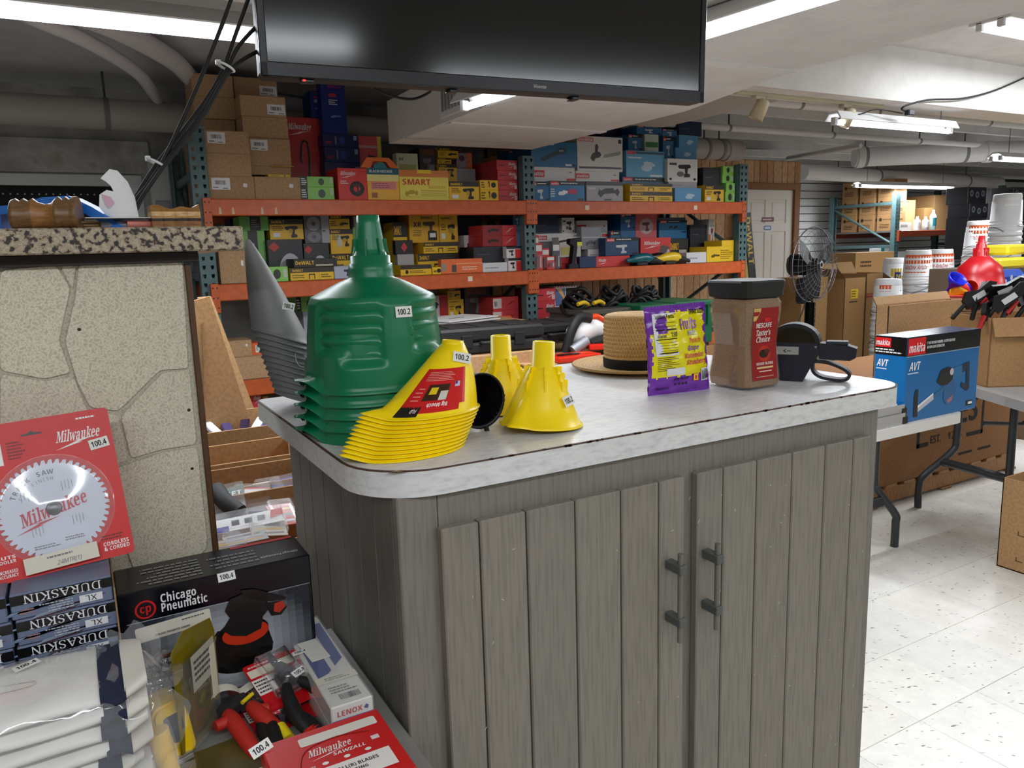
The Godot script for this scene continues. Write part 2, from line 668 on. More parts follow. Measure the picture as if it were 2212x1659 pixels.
func build_closet():
	# pine-panelled closet wall with a door
	var s := S()
	box(s, V(3.4, 0, -6.62), V(6.57, 2.42, -6.44), K(.35, .27, .2))
	box(s, V(6.57, 2.16, -6.62), V(7.57, 2.42, -6.44), K(.35, .27, .2))
	box(s, V(7.47, 0, -8.75), V(7.57, 2.42, -6.44), K(.86, .86, .84))
	box(s, V(3.4, 2.38, -8.75), V(7.57, 2.42, -6.6), K(.7, .68, .65))
	box(s, V(3.4, 0, -8.75), V(3.5, 2.42, -6.6), K(.7, .68, .65))
	var wall := struct("wall_closet", s, M.matte)
	var x := 3.42
	var cols := [K(.88, .72, .56), K(.84, .67, .51), K(.92, .78, .62), K(.8, .62, .46), K(.9, .75, .59)]
	var k := 0
	while x < 7.5:
		var wd: float = [.1, .14, .09, .12][k % 4]
		var y0 := .0
		if x > 6.55 and x < 7.5:
			y0 = 2.165
		if x + wd > 6.55 and x < 6.55:
			wd = 6.55 - x
		var b := S()
		box(b, V(x + .003, y0, -6.44), V(x + wd - .003, 2.415, -6.415), cols[(k * 3) % 5], .004)
		put("plank", b, M.pine, wall)
		x += wd
		k += 1
	# the door and its brown casing
	var tr := S()
	box(tr, V(7.43, 0, -6.45), V(7.52, 2.165, -6.385), K(.6, .4, .22), .004)
	box(tr, V(6.57, 0, -6.45), V(6.62, 2.165, -6.385), K(.6, .4, .22), .004)
	box(tr, V(6.57, 2.095, -6.45), V(7.52, 2.165, -6.38), K(.62, .42, .23), .004)
	struct("trim_1", tr, M.pine)
	var d := Node3D.new()
	d.name = "door_1"
	add_child(d)
	d.set_meta("kind", "structure")
	var l := S()
	var cream := K(.93, .9, .85)
	box(l, V(6.62, .01, -6.46), V(7.43, 2.093, -6.425), cream)
	# stiles and rails stand proud, the six panels lie back with raised fields
	var xs := [[6.62, 6.73], [6.98, 7.07], [7.32, 7.43]]
	var ys := [[.01, .25], [.86, 1.0], [1.62, 1.72], [1.98, 2.093]]
	for a in xs:
		box(l, V(a[0], .01, -6.43), V(a[1], 2.093, -6.415), cream, .004)
	for b in ys:
		box(l, V(6.62, b[0], -6.43), V(7.43, b[1], -6.4151), cream, .004)
	put("leaf", l, M.soft_plastic, d)
	for c in [[6.73, 6.98], [7.07, 7.32]]:
		for r in [[.25, .86], [1.0, 1.62], [1.72, 1.98]]:
			var pn := S()
			box(pn, V(c[0] + .03, r[0] + .03, -6.43), V(c[1] - .03, r[1] - .03, -6.418), cream, .008)
			put("panel", pn, M.soft_plastic, d)
	var kn := S()
	tube(kn, [V(7.37, 1.01, -6.42), V(7.37, 1.01, -6.375)], .012, 10, K(.75, .74, .72))
	lathe(kn, [[.0, .03], [.022, .026], [.03, .012], [.026, .0], [.012, -.006]], 14, K(.78, .77, .75), Transform3D(Basis(Vector3.RIGHT, PI / 2), V(7.37, 1.01, -6.375)))
	lathe(kn, [[.0, .004], [.033, .004], [.034, .0]], 14, K(.7, .69, .67), Transform3D(Basis(Vector3.RIGHT, PI / 2), V(7.37, 1.01, -6.418)))
	put("knob", kn, M.metal, d)
	var st := S()
	rect(st, 6.93, 1.735, 7.12, 1.785, K(.45, .12, .13), T(V(0, 0, -6.4135)))
	fine_print(st, 6.94, 1.745, 7.11, 1.775, 1, K(.9, .85, .85), T(V(0, 0, -6.413)))
	flat(st, round_rect(6.96, 1.64, 7.08, 1.69, .02), K(.25, .42, .72), T(V(0, 0, -6.4135)))
	flat(st, round_rect(6.975, 1.65, 7.065, 1.68, .012), K(.85, .88, .92), T(V(0, 0, -6.413)))
	put("sticker", st, M.print, d)
	# straight edges leaning against the door: a yellow one with a black strip, and a blue board
	var lv := thing("track_rail", "yellow and black lettered saw track leaning against the white door", "track", V(6.666, .764, -6.2))
	lv.position.y = .0
	var rail := S()
	var tilt := Transform3D(Basis(Vector3.FORWARD, -.055), V(0, 0, 0))
	box(rail, V(-.13, .0, -.01), V(.015, 1.84, .0), K(.88, .72, .16), .002, tilt)
	put("base_strip", rail, M.print, lv)
	var rail2 := S()
	box(rail2, V(.017, .0, -.012), V(.13, 1.84, .004), K(.12, .12, .13), .002, tilt)
	box(rail2, V(.0175, 1.2, -.0), V(.12, 1.835, .005), K(.07, .07, .07), .001, tilt)
	put("guide_strip", rail2, M.print, lv)
	var let := S()
	word(let, "DeWALT", -1.79, .035, .075, K(.95, .78, .15), tilt * Transform3D(Basis(V(0, -1, 0), V(1, 0, 0), V(0, 0, 1)), V(0, 0, .0062)), "bold", .0, .0, .52)
	put("lettering", let, M.print, lv)
	lv.rotation.x = -.09
	var bb := thing("blue_board", "blue board leaning behind the yellow saw track", "board", V(6.427, .787, -6.05))
	bb.position.y = .0
	var bs := S()
	prism(bs, poly([-.16, .0, .16, .0, -.02, 1.62, -.1, 1.62]), -.012, .0, K(.33, .47, .6))
	put("panel", bs, M.print, bb)
	bb.rotation.x = -.12

func build_slatwall():
	var s := S()
	box(s, V(7.5, 0, -9.0), V(17.1, 2.8, -8.72), K(.3, .3, .3))
	var w := struct("wall_slat", s, M.matte)
	var sl := S()
	box(sl, V(8.05, .006, -8.73), V(17.0, .112, -8.7), K(.9, .9, .9), .003)
	var me := mesh_of(sl)
	for i in 21:
		put_mesh("slat", me, M.soft_plastic, w, T(V(0, .12 * i + .02, 0)))
	var e := S()
	box(e, V(7.57, 0, -8.73), V(8.03, 2.56, -8.69), K(.92, .92, .92), .004)
	put("edge_board", e, M.soft_plastic, w)

# ---------------------------------------------------------------- ceiling, soffits, pipes
func build_ceiling():
	var white := K(.88, .87, .86)
	var s := S()
	box(s, V(-5.2, 2.72, -3.36), V(17.2, 2.9, 3.7), white)
	struct("ceiling", s, M.plaster)
	var s1 := S()
	box(s1, V(-5.2, 2.72, -9.0), V(17.2, 2.9, -3.36), K(.8, .8, .81))
	var cb := struct("ceiling_back", s1, M.plaster)
	# joists of the open ceiling
	for i in 9:
		var j := S()
		box(j, V(4.1, 2.6, -8.6 + i * .58), V(17.0, 2.73, -8.55 + i * .58), K(.82, .81, .8), .004)
		put("joist", j, M.plaster, cb)
	# the lowered soffit over the counter
	var s2 := S()
	box(s2, V(-5.0, 2.257, -2.57), V(2.95, 2.73, 3.5), white)
	struct("ceiling_soffit", s2, M.plaster)
	# sloping panel and boxed duct behind it
	var s3 := S()
	prism(s3, poly([-2.57, 2.257, -3.28, 2.198, -4.88, 2.198, -4.88, 2.458, -2.57, 2.458]), .0, 1.07, white, Transform3D(Basis(V(0, 0, 1), V(0, 1, 0), V(-1, 0, 0)), V(2.95, 0, 0)))
	var duct := struct("ceiling_duct", s3, M.plaster)
	# battens on its underside
	var bt := S()
	box(bt, V(1.9, 2.19, -4.05), V(2.95, 2.1985, -3.98), K(.9, .89, .88), .002)
	put("batten", bt, M.plaster, duct)
	var bt2 := S()
	box(bt2, V(1.95, 2.2475, -2.62), V(2.95, 2.262, -2.54), K(.9, .9, .89), .002)
	put("batten", bt2, M.plaster, duct)
	# seam over the back part
	var bt3 := S()
	box(bt3, V(1.88, 2.192, -4.6), V(2.95, 2.1985, -4.58), K(.75, .74, .73), .001)
	put("batten", bt3, M.plaster, duct)
	# return-air grille on the left side
	var gr := S()
	box(gr, V(1.862, 2.22, -4.05), V(1.88, 2.46, -3.1), K(.88, .88, .88), .003)
	var gm := put("grille", gr, M.soft_plastic, duct)
	for i in 22:
		var g := S()
		box(g, V(1.852, 2.25, -4.0 + i * .04), V(1.862, 2.43, -3.988 + i * .04), K(.55, .55, .55))
		put("louvre", g, M.soft_plastic, gm)
	# cross beam with a white face, and the block behind it
	var s4 := S()
	box(s4, V(2.95, 2.385, -3.62), V(17.0, 2.73, -3.35), K(.9, .89, .87))
	struct("ceiling_beam", s4, M.plaster)
	var s5 := S()
	box(s5, V(2.9, 2.385, -4.75), V(4.05, 2.73, -3.62), K(.72, .69, .66))
	struct("ceiling_block", s5, M.plaster)
	build_pipes()

func pipe(label: String, pts: Array, r: float, col: Color, collars := [], hangers := []):
	var t := thing("ceiling_pipe", label, "pipe")
	var s := S()
	tube(s, pts, r, 18, col)
	put("pipe", s, M.soft_plastic, t)
	for c in collars:
		var k := S()
		var a: Vector3 = pts[0].lerp(pts[pts.size() - 1], c)
		var d: Vector3 = (pts[pts.size() - 1] - pts[0]).normalized()
		tube(k, [a - d * .04, a + d * .04], r * 1.12, 18, col)
		put("collar", k, M.soft_plastic, t)
	for h in hangers:
		var k2 := S()
		var a2: Vector3 = pts[0].lerp(pts[pts.size() - 1], h)
		var d2: Vector3 = (pts[pts.size() - 1] - pts[0]).normalized()
		tube(k2, [a2 - d2 * .016, a2 + d2 * .016], r * 1.07, 18, K(.5, .5, .5))
		tube(k2, [a2 + V(0, r, 0), V(a2.x, 2.725, a2.z)], .008, 6, K(.3, .3, .3))
		put("hanger", k2, M.soft_plastic, t)

func build_pipes():
	var p := K(.72, .69, .66)
	pipe("thick grey pipe running level above the stacked brown cartons", [V(-4.9, 2.485, -5.9), V(6.02, 2.42, -5.9)], .098, p, [.985], [.3, .478, .957, .975])
	var o := thing("ceiling_pipe", "white pipe bending down towards the cartons behind the left tube lamp", "pipe")
	var s := S()
	tube(s, curve([V(-2.5, 2.62, -4.0), V(-.4, 2.61, -4.0), V(.15, 2.6, -4.15), V(.62, 2.64, -5.0), V(1.0, 2.655, -5.9), V(1.9, 2.66, -6.35)], 6), .055, 14, K(.86, .85, .86))
	put("pipe", s, M.soft_plastic, o)
	var o2 := thing("ceiling_pipe", "thin white pipe beside the bending pipe behind the left tube lamp", "pipe")
	var s2 := S()
	tube(s2, curve([V(-2.5, 2.55, -3.9), V(-.4, 2.54, -3.92), V(.05, 2.52, -4.1), V(.42, 2.55, -4.95), V(.6, 2.56, -5.7), V(.75, 2.56, -6.4)], 6), .035, 12, K(.86, .85, .86))
	put("pipe", s2, M.soft_plastic, o2)
	var wh := K(.88, .87, .86)
	pipe("long white pipe level above the far tube lamp", [V(8.987, 2.447, -7.6), V(13.799, 2.372, -7.6)], .1, wh, [.99], [.33, .8])
	pipe("thick white pipe slanting above the far tube lamp", [V(8.2, 2.46, -6.2), V(9.9, 2.47, -5.1)], .11, wh, [.03, .75], [.06, .62])
	pipe("thin white conduit beneath the joists behind the hanging lamp", [V(4.2, 2.54, -5.4), V(16.0, 2.54, -5.4)], .03, wh, [], [.1, .22, .34])
	pipe("thin white conduit nearest the panelled closet top", [V(4.2, 2.52, -7.9), V(16.0, 2.52, -7.9)], .035, wh, [], [.1, .3, .5])
	pipe("slim conduit close behind the white beam", [V(4.2, 2.56, -4.4), V(16.0, 2.56, -4.4)], .035, wh, [], [.08, .16, .3])
	# an angled white strip over the closet
	var b := S()
	tube(b, [V(7.633, 2.483, -6.7), V(7.508, 2.493, -5.6)], .03, 4, K(.9, .9, .88))
	tag(put("white_strip", b, M.soft_plastic), "white strip slanting up from the top of the pine panelling", "strip")

# ---------------------------------------------------------------- lamps
func lamp(called: String, label: String, a: Vector3, b: Vector3, wide: float, tubes: int, energy: float, hang := .0, reflector := true):
	var t := thing(called, label, "lamp")
	var d := (b - a).normalized()
	var side := d.cross(Vector3.UP).normalized()
	var L := a.distance_to(b)
	var xf := Transform3D(Basis(d, Vector3.UP, side), (a + b) / 2.0)
	var s := S()
	if reflector:
		prism(s, poly([-wide / 2, .0, -wide / 2 - .004, .004, -.035, .055, .035, .055, wide / 2 + .004, .004, wide / 2, .0, .03, .04, -.03, .04]), -L / 2, L / 2, K(.9, .9, .9), xf * Transform3D(Basis(V(0, 0, 1), V(0, 1, 0), V(-1, 0, 0)), V(0, .012, 0)))
	else:
		box(s, V(-L / 2, .018, -wide / 2), V(L / 2, .06, wide / 2), K(.9, .9, .9), .004, xf)
	put("housing", s, M.soft_plastic, t)
	for k in tubes:
		var z: float = .0 if tubes == 1 else (k - (tubes - 1) / 2.0) * wide * .5
		var q := S()
		tube(q, [V(-L / 2 + .03, .0, z), V(L / 2 - .03, .0, z)], .0165, 12, Color(1, 1, 1), xf)
		put("tube", q, M.lit_tube, t)
		var e := S()
		for x in [-L / 2, L / 2 - .03]:
			box(e, V(x, -.018, z - .018), V(x + .03, .03, z + .018), K(.85, .85, .85), .003, xf)
		put("tube_holder", e, M.soft_plastic, t)
	if hang > .0:
		for x in [-L * .4, L * .4]:
			var c := S()
			tube(c, [xf * V(x, .05, 0), xf * V(x, hang, 0)], .004, 5, K(.5, .5, .5))
			put("chain", c, M.metal, t)
	var al := AreaLight3D.new()
	al.name = "glow"
	al.area_size = Vector2(L - .06, maxf(wide * .8, .06))
	al.light_energy = energy
	al.light_color = Color(.96, .98, 1.0)
	al.shadow_enabled = true
	al.area_range = 30.0
	add_child(al)
	al.transform = Transform3D(Basis(d, side, d.cross(side)), (a + b) / 2.0 + V(0, -.03, 0))
	if al.transform.basis.z.y < 0:
		al.transform = Transform3D(Basis(d, -side, -d.cross(side)), (a + b) / 2.0 + V(0, -.03, 0))

func build_lamps():
	lamp("tube_lamp", "long lit tube lamp above the bar at the soffit edge", V(-1.25, 2.205, -2.75), V(1.15, 2.205, -2.75), .16, 1, 1.8)
	lamp("tube_lamp", "long lit tube lamp running under the soffit beside the television", V(1.75, 2.185, -3.53), V(2.05, 2.185, -1.12), .14, 1, 1.8)
	lamp("tube_lamp", "lit tube lamp hanging behind the white beam with a plug box", V(4.39, 2.25, -3.49), V(5.67, 2.25, -3.49), .12, 1, 1.3, .47)
	lamp("tube_lamp", "lit tube lamp hanging over the far rack of brown cartons", V(9.6, 2.235, -7.2), V(11.8, 2.235, -7.2), .18, 2, 2.8, .48)
	lamp("ceiling_lamp", "wide lit ceiling lamp in front of the white beam", V(4.72, 2.68, -2.72), V(7.2, 2.68, -2.72), .24, 2, 2.2, .0, false)
	# lamps of the same room outside the picture
	lamp("tube_lamp", "tube lamp under the soffit behind the camera", V(-1.7, 2.22, .55), V(.75, 2.22, .55), .14, 1, 1.6)
	lamp("tube_lamp", "tube lamp under the soffit right behind the camera", V(1.2, 2.22, 1.3), V(2.8, 2.22, 1.3), .14, 1, 1.4)
	lamp("ceiling_lamp", "ceiling lamp over the aisle right of the counter", V(4.2, 2.68, .2), V(6.7, 2.68, .2), .24, 2, 2.2, .0, false)
	lamp("ceiling_lamp", "ceiling lamp over the tables", V(8.5, 2.68, -1.6), V(11.0, 2.68, -1.6), .24, 2, 2.2, .0, false)
	lamp("tube_lamp", "tube lamp hanging over the bucket stacks", V(8.433, 2.28, -4.7), V(8.433, 2.28, -4.7) + V(2.4, .0, .0), .18, 2, 3.0, .35)

# ---------------------------------------------------------------- the counter
func counter_outline(grow := .0) -> PackedVector2Array:
	# x, -z ; rounded corners
	var p := PackedVector2Array()
	var x0 := .292 - grow
	var x1 := 1.392 + grow
	var z0 := .897 - grow
	var z1 := 1.565 + grow
	var cs := [[x1, z0, .075, -90.0], [x1, z1, .05, .0], [x0, z1, .02, 90.0], [x0, z0, .105, 180.0]]
	var ccs := [[x1 - .075, z0 + .075], [x1 - .05, z1 - .05], [x0 + .02, z1 - .02], [x0 + .105, z0 + .105]]
	for i in 4:
		for k in 9:
			var a := deg_to_rad(cs[i][3] + 90.0 * k / 8)
			p.append(Vector2(ccs[i][0] + cos(a) * (cs[i][2] + grow), ccs[i][1] + sin(a) * (cs[i][2] + grow)))
	return p

func build_counter():
	var top := thing("countertop", "grey-white laminate countertop with chipped dark edge line under the funnels", "countertop")
	var lay := Transform3D(Basis(V(1, 0, 0), V(0, 0, -1), V(0, 1, 0)), Vector3.ZERO)
	var s := S()
	prism(s, counter_outline(-.0015), 1.18, 1.215, K(.87, .87, .88), lay)
	put("surface", s, M.laminate, top)
	var e := S()
	prism(e, counter_outline(.0), 1.178, 1.2135, K(.86, .86, .86), lay, true)
	put("edge_band", e, M.laminate, top)
	# the dark seam between the two sheets, wider where it is chipped
	var d := S()
	prism(d, counter_outline(.0003), 1.2128, 1.2142, K(.33, .22, .17), lay)
	put("seam", d, M.matte, top)
	rng.seed = 5
	var ch := S()
	for i in 46:
		var x := rng.randf_range(.44, 1.3)
		var w := rng.randf_range(.002, .009)
		box(ch, V(x, 1.2145 - rng.randf_range(.001, .0028), -.8985), V(x + w, 1.2153, -.8964), K(.42, .27, .2))
	for i in 10:
		var z := rng.randf_range(-1.45, -1.02)
		box(ch, V(.2914, 1.2135, z), V(.2935, 1.2152, z + rng.randf_range(.002, .006)), K(.3, .22, .18))
	put("chipped_edge", ch, M.matte, top)
	var c2 := S()
	flat(c2, poly([.322, -.9165, .334, -.9155, .345, -.911, .352, -.9045, .344, -.9035, .33, -.9085]), K(.3, .17, .1), Transform3D(Basis(V(1, 0, 0), V(0, 0, 1), V(0, 1, 0)), Vector3.ZERO), 1.2156)
	flat(c2, poly([.328, -.912, .34, -.91, .345, -.906, .333, -.9082]), K(.75, .62, .42), Transform3D(Basis(V(1, 0, 0), V(0, 0, 1), V(0, 1, 0)), Vector3.ZERO), 1.2159)
	put("chip", c2, M.matte, top)
	# the cabinet under it
	var cb := thing("counter_cabinet", "grey stained wooden cabinet with two boarded doors under the countertop", "cabinet")
	var g := K(.5, .48, .45)
	var dk := K(.36, .35, .33)
	var b := S()
	box(b, V(.344, .0, -1.49), V(1.308, 1.178, -.925), dk)
	put("body", b, M.stained_board, cb)
	# face frame
	var fr := S()
	box(fr, V(.334, .0, -.93), V(.392, 1.178, -.912), g, .002)
	box(fr, V(1.266, .0, -.93), V(1.309, 1.178, -.912), g, .002)
	box(fr, V(.392, 1.122, -.93), V(1.266, 1.178, -.912), g)
	box(fr, V(.806, .0, -.93), V(.842, 1.122, -.912), g)
	put("face_frame", fr, M.stained_board, cb)
	# side boards
	var zs := [-1.49, -1.415, -1.345, -1.261, -1.161, -1.078, -1.005, -.932]
	for i in zs.size() - 1:
		var sd := S()
		box(sd, V(.334, .0, zs[i] + .001), V(.345, 1.178, zs[i + 1] - .001), K(.43, .42, .4), .0012)
		put("side_board", sd, M.stained_board, cb)
	for dd in [[.387, .445, .519, .602, .685, .759, .812], [.837, .895, .972, 1.058, 1.143, 1.22, 1.271]]:
		var left: bool = dd[0] < .8
		var dr := S()
		box(dr, V(dd[0] + .003, .05, -.915), V(dd[6] - .003, 1.128, -.907), K(.2, .19, .18))
		var door := put("door", dr, M.stained_board, cb)
		for i in 6:
			var pl := S()
			var tone: float = [1.0, 1.04, .98, 1.03, 1.0, 1.05][(i + (0 if left else 2)) % 6]
			box(pl, V(dd[i] + .0013, .05, -.912), V(dd[i + 1] - .0013, 1.13, -.896), Color(g.r * tone * 1.12, g.g * tone * 1.11, g.b * tone * 1.08), .002)
			put("board", pl, M.stained_board, door)
		var hx: float = .778 if left else .856
		var h := S()
		tube(h, [V(hx, .87, -.868), V(hx, 1.018, -.868)], .0046, 12, K(.42, .41, .38))
		var hm := put("handle", h, M.soft_plastic, door)
		for y in [.897, .985]:
			var mounts := S()
			box(mounts, V(hx - .0075, y, -.897), V(hx + .0075, y + .015, -.86), K(.33, .34, .33), .0015)
			put("mount", mounts, M.soft_plastic, hm)
	# nicks in the paint
	rng.seed = 12
	var nk := S()
	for i in 46:
		var x := rng.randf_range(.4, 1.26)
		var y := rng.randf_range(.5, 1.1)
		var a := rng.randf_range(0, PI)
		var L := rng.randf_range(.0012, .0035)
		rect(nk, -L, -.0005, L, .0006, K(.78, .76, .7), Transform3D(Basis(V(0, 0, 1), a), V(x, y, -.8953)))
	put("paint_nick", nk, M.matte, cb)

# ---------------------------------------------------------------- cartons in the gap between the bar and the counter, and behind the counter
func build_alley():
	# low bench that carries the trays of packs
	var b := thing("low_bench", "low wooden bench under the open cartons behind the bar", "bench", V(.17, .0, -1.52))
	var s := S()
	box(s, V(0, .64, -2.0), V(.72, .68, .0), K(.45, .35, .25), .004)
	put("top", s, M.wood, b)
	for q in [[.02, -.06], [.66, -.06], [.02, -1.96], [.66, -1.96]]:
		var l := S()
		box(l, V(q[0], 0, q[1]), V(q[0] + .04, .64, q[1] + .04), K(.42, .32, .22), .003)
		put("leg", l, M.wood, b)
	# open cartons in a row
	var cs := [
		["open brown carton full of bagged accessories next to the cabinet side", V(.18, .68, -1.6), .34, .22, .4],
		["open brown carton with an empty grey inside behind the accessories", V(.22, .68, -2.06), .34, .22, .22],
		["open brown carton holding a clear bag, third in the row", V(.24, .68, -2.33), .34, .22, .26],
		["open brown carton with purple and white packs at the end of the row", V(.3, .68, -2.7), .36, .24, .36],
	]
	for i in 4:
		var c: Array = cs[i]
		var t := thing("open_carton", c[0], "box", c[1])
		carton_body(t, V(0, 0, -c[4]), V(c[2], c[3], 0), true, ["b58a60", "ac845a", "b98f64", "b58b60"][i])
	# packs lying in the nearest carton: bagged accessories with white headers
	rng.seed = 31
	var labs := ["grey tool in a clear bag with green and red header", "white clamshell with barcode header", "white and blue carded pack at the carton's back", "long white card with black tool prints", "clear bag of bits with blue header", "clear bag with yellow tool tips", "clear pack of silver rods", "red and white pack in the nearest open carton", "yellow-tipped clear pack at the carton front"]
	var at := [V(.28, .88, -1.993), V(.344, .87, -2.007), V(.404, .87, -2.036), V(.291, .89, -1.809), V(.445, .87, -2.031), V(.332, .88, -1.758), V(.275, .88, -1.727), V(.383, .88, -1.839), V(.228, .88, -1.709)]
	for i in 9:
		var p: Vector3 = at[i]
		var t2 := thing("accessory_pack", labs[i], "package", p, rng.randf_range(-.3, .3), "packs in the nearest open carton")
		t2.rotation.x = [.5, .5, .55, .2, .6, .15, .1, .4, .1][i]
		t2.rotation.z = rng.randf_range(-.15, .15)
		var w: float = [.09, .09, .07, .17, .07, .08, .09, .06, .08][i]
		var h: float = [.12, .11, .11, .06, .11, .07, .05, .08, .05][i]
		var cd := S()
		box(cd, V(-w / 2, -.004, -h / 2), V(w / 2, -.002, h / 2), [K(.62, .62, .62), K(.86, .86, .86), K(.88, .88, .9), K(.9, .9, .9), K(.84, .84, .86), K(.72, .7, .66), K(.7, .7, .72), K(.72, .22, .2), K(.66, .6, .5)][i], .0005)
		put("card", cd, M.gloss, t2)
		var pr := S()
		var X := xf_face(V(-w / 2, -.0015, h / 2), V(1, 0, 0), V(0, 0, -1))
		match i:
			0:
				rect(pr, .0, h * .65, w, h, K(.25, .35, .28), X)
				rect(pr, w * .1, h * .72, w * .5, h * .9, K(.72, .2, .15), X, .0004)
				word(pr, "SET", w * .5, h * .72, h * .14, K(.9, .9, .9), X, "bold", .0006)
			1:
				rect(pr, w * .1, h * .35, w * .9, h * .95, K(.92, .92, .92), X)
				bars(pr, w * .25, h * .5, w * .75, h * .8, X, .0006, 10)
				rect(pr, .0, h * .95, w, h, K(.75, .2, .18), X)
				rect(pr, w * .4, h * .1, w * .8, h * .22, K(.22, .24, .6), X)
			2:
				rect(pr, w * .2, h * .3, w * .8, h * .7, K(.2, .22, .62), X)
				disc(pr, w * .5, h * .85, w * .1, h * .06, K(.05, .05, .05), X, .0004, 10)
			3:
				rect(pr, .0, .0, w * .28, h * .4, K(.2, .22, .6), X)
				for k in 3:
					rect(pr, w * (.32 + .17 * k), h * .35, w * (.42 + .17 * k), h * .75, K(.1, .1, .1), X)
				flat(pr, poly([w * .82, h * .3, w, h * .5, w, h, w * .85, h]), K(.78, .25, .22), X)
			4:
				rect(pr, .0, h * .7, w, h, K(.22, .24, .58), X)
				rect(pr, w * .2, h * .15, w * .8, h * .6, K(.92, .92, .92), X)
				bars(pr, w * .3, h * .25, w * .7, h * .5, X, .0006, 8)
			_:
				for k in 3:
					rect(pr, w * .1, h * (.15 + .28 * k), w * .9, h * (.25 + .28 * k), [K(.86, .66, .1), K(.8, .8, .82), K(.4, .4, .42)][(k + i) % 3], X)
		put("print", pr, M.gloss, t2)
		var bg := S()
		box(bg, V(-w / 2, -.001, -h / 2), V(w / 2, .018, h / 2), Color(1, 1, 1), .007)
		put("clear_bag", bg, M.film, t2)
		if i == 0:
			var tl := S()
			tube(tl, curve([V(.03, .012, .05), V(.0, .02, .01), V(-.02, .022, -.04)], 4), .022, 12, K(.14, .14, .15))
			put("tool", tl, M.rubber, t2)
	# purple and white packs in the last carton
	for i in 6:
		var t3 := thing("slim_pack", "slim purple and white pack in the last open carton", "package", V(.34 + .045 * i, .88 + .004 * (i % 2), -2.8 - .03 * (i % 3)), .5 - .25 * i, "slim packs in the last open carton")
		var q := S()
		box(q, V(-.016, 0, -.08), V(.016, .016, .08), [K(.16, .13, .22), K(.8, .8, .84), K(.26, .24, .4)][i % 3], .003)
		put("pack", q, M.gloss, t3)
		t3.rotation.x = .25
	# folded tall cartons leaning behind the row
	var f := thing("folded_carton", "tall flattened cardboard leaning against the rack behind the bar", "cardboard", Vector3.ZERO)
	var fs := S()
	var P := [V(.363, 1.352, -2.9), V(.416, 1.365, -2.9), V(.525, .857, -2.9), V(.372, .879, -2.9)]
	fs.set_color(C("b68c60"))
	var d := V(.0, .0, -.1)
	prism(fs, PackedVector2Array([Vector2(P[0].x, P[0].y), Vector2(P[1].x, P[1].y), Vector2(P[2].x, P[2].y), Vector2(P[2].x + .03, .68), Vector2(P[3].x - .12, .68), Vector2(P[3].x - .1, P[3].y)]), -2.93, -2.9, C("b68c60"))
	put("panel", fs, M.carton, f)
	var ft := S()
	tube(ft, [V(P[0].x + .02, P[0].y - .08, -2.899), V(P[3].x - .02, P[3].y, -2.899)], .003, 4, C("8a6844"))
	put("crease", ft, M.carton, f)
	var f2 := thing("folded_carton", "narrow flattened cardboard leaning beside the taller one", "cardboard", Vector3.ZERO)
	var fs2 := S()
	var Q := [V(.425, 1.354, -3.1), V(.451, 1.356, -3.1), V(.579, .876, -3.1), V(.479, .834, -3.1)]
	prism(fs2, PackedVector2Array([Vector2(Q[0].x - .02, Q[0].y), Vector2(Q[1].x, Q[1].y), Vector2(Q[2].x, Q[2].y), Vector2(Q[2].x + .03, .68), Vector2(Q[3].x, .68)]), -3.13, -3.1, C("c39a6c"))
	put("panel", fs2, M.carton, f2)
	# dark cases by the counter's far corner
	var k1 := thing("tool_case", "grey plastic case with white label below the counter corner", "case", V(.62, .7, -2.55))
	case_body(k1, .36, .1, .3, K(.16, .16, .17), true)
	var k2 := thing("tool_case", "black flat case with yellow label below the counter corner", "case", V(.6, .7, -2.98))
	case_body(k2, .4, .05, .28, K(.07, .07, .08), false)
	var yl := S()
	rect(yl, .06, .05, .26, .16, K(.88, .74, .12), xf_face(V(0, .0515, 0), V(1, 0, 0), V(0, 0, -1)))
	rect(yl, .27, .05, .36, .14, K(.8, .8, .8), xf_face(V(0, .0515, 0), V(1, 0, 0), V(0, 0, -1)))
	put("label", yl, M.print, k2)
	var bn := thing("low_bench", "low bench under the dark cases behind the counter", "bench", V(.56, .0, -2.4))
	var bs := S()
	box(bs, V(.36, .66, -.9), V(.56, .698, -.1), K(.4, .32, .24), .004)
	box(bs, V(.34, .64, -1.0), V(.6, .66, .0), K(.4, .32, .24), .004)
	box(bs, V(.0, .681, -.9), V(.36, .698, -.1), K(.4, .32, .24), .002)
	put("top", bs, M.wood, bn)
	for q2 in [[.36, -.06], [.54, -.06], [.36, -.96], [.54, -.96]]:
		var lg := S()
		box(lg, V(q2[0], 0, q2[1]), V(q2[0] + .04, .64, q2[1] + .04), K(.4, .32, .24), .003)
		put("leg", lg, M.wood, bn)
	behind_counter()

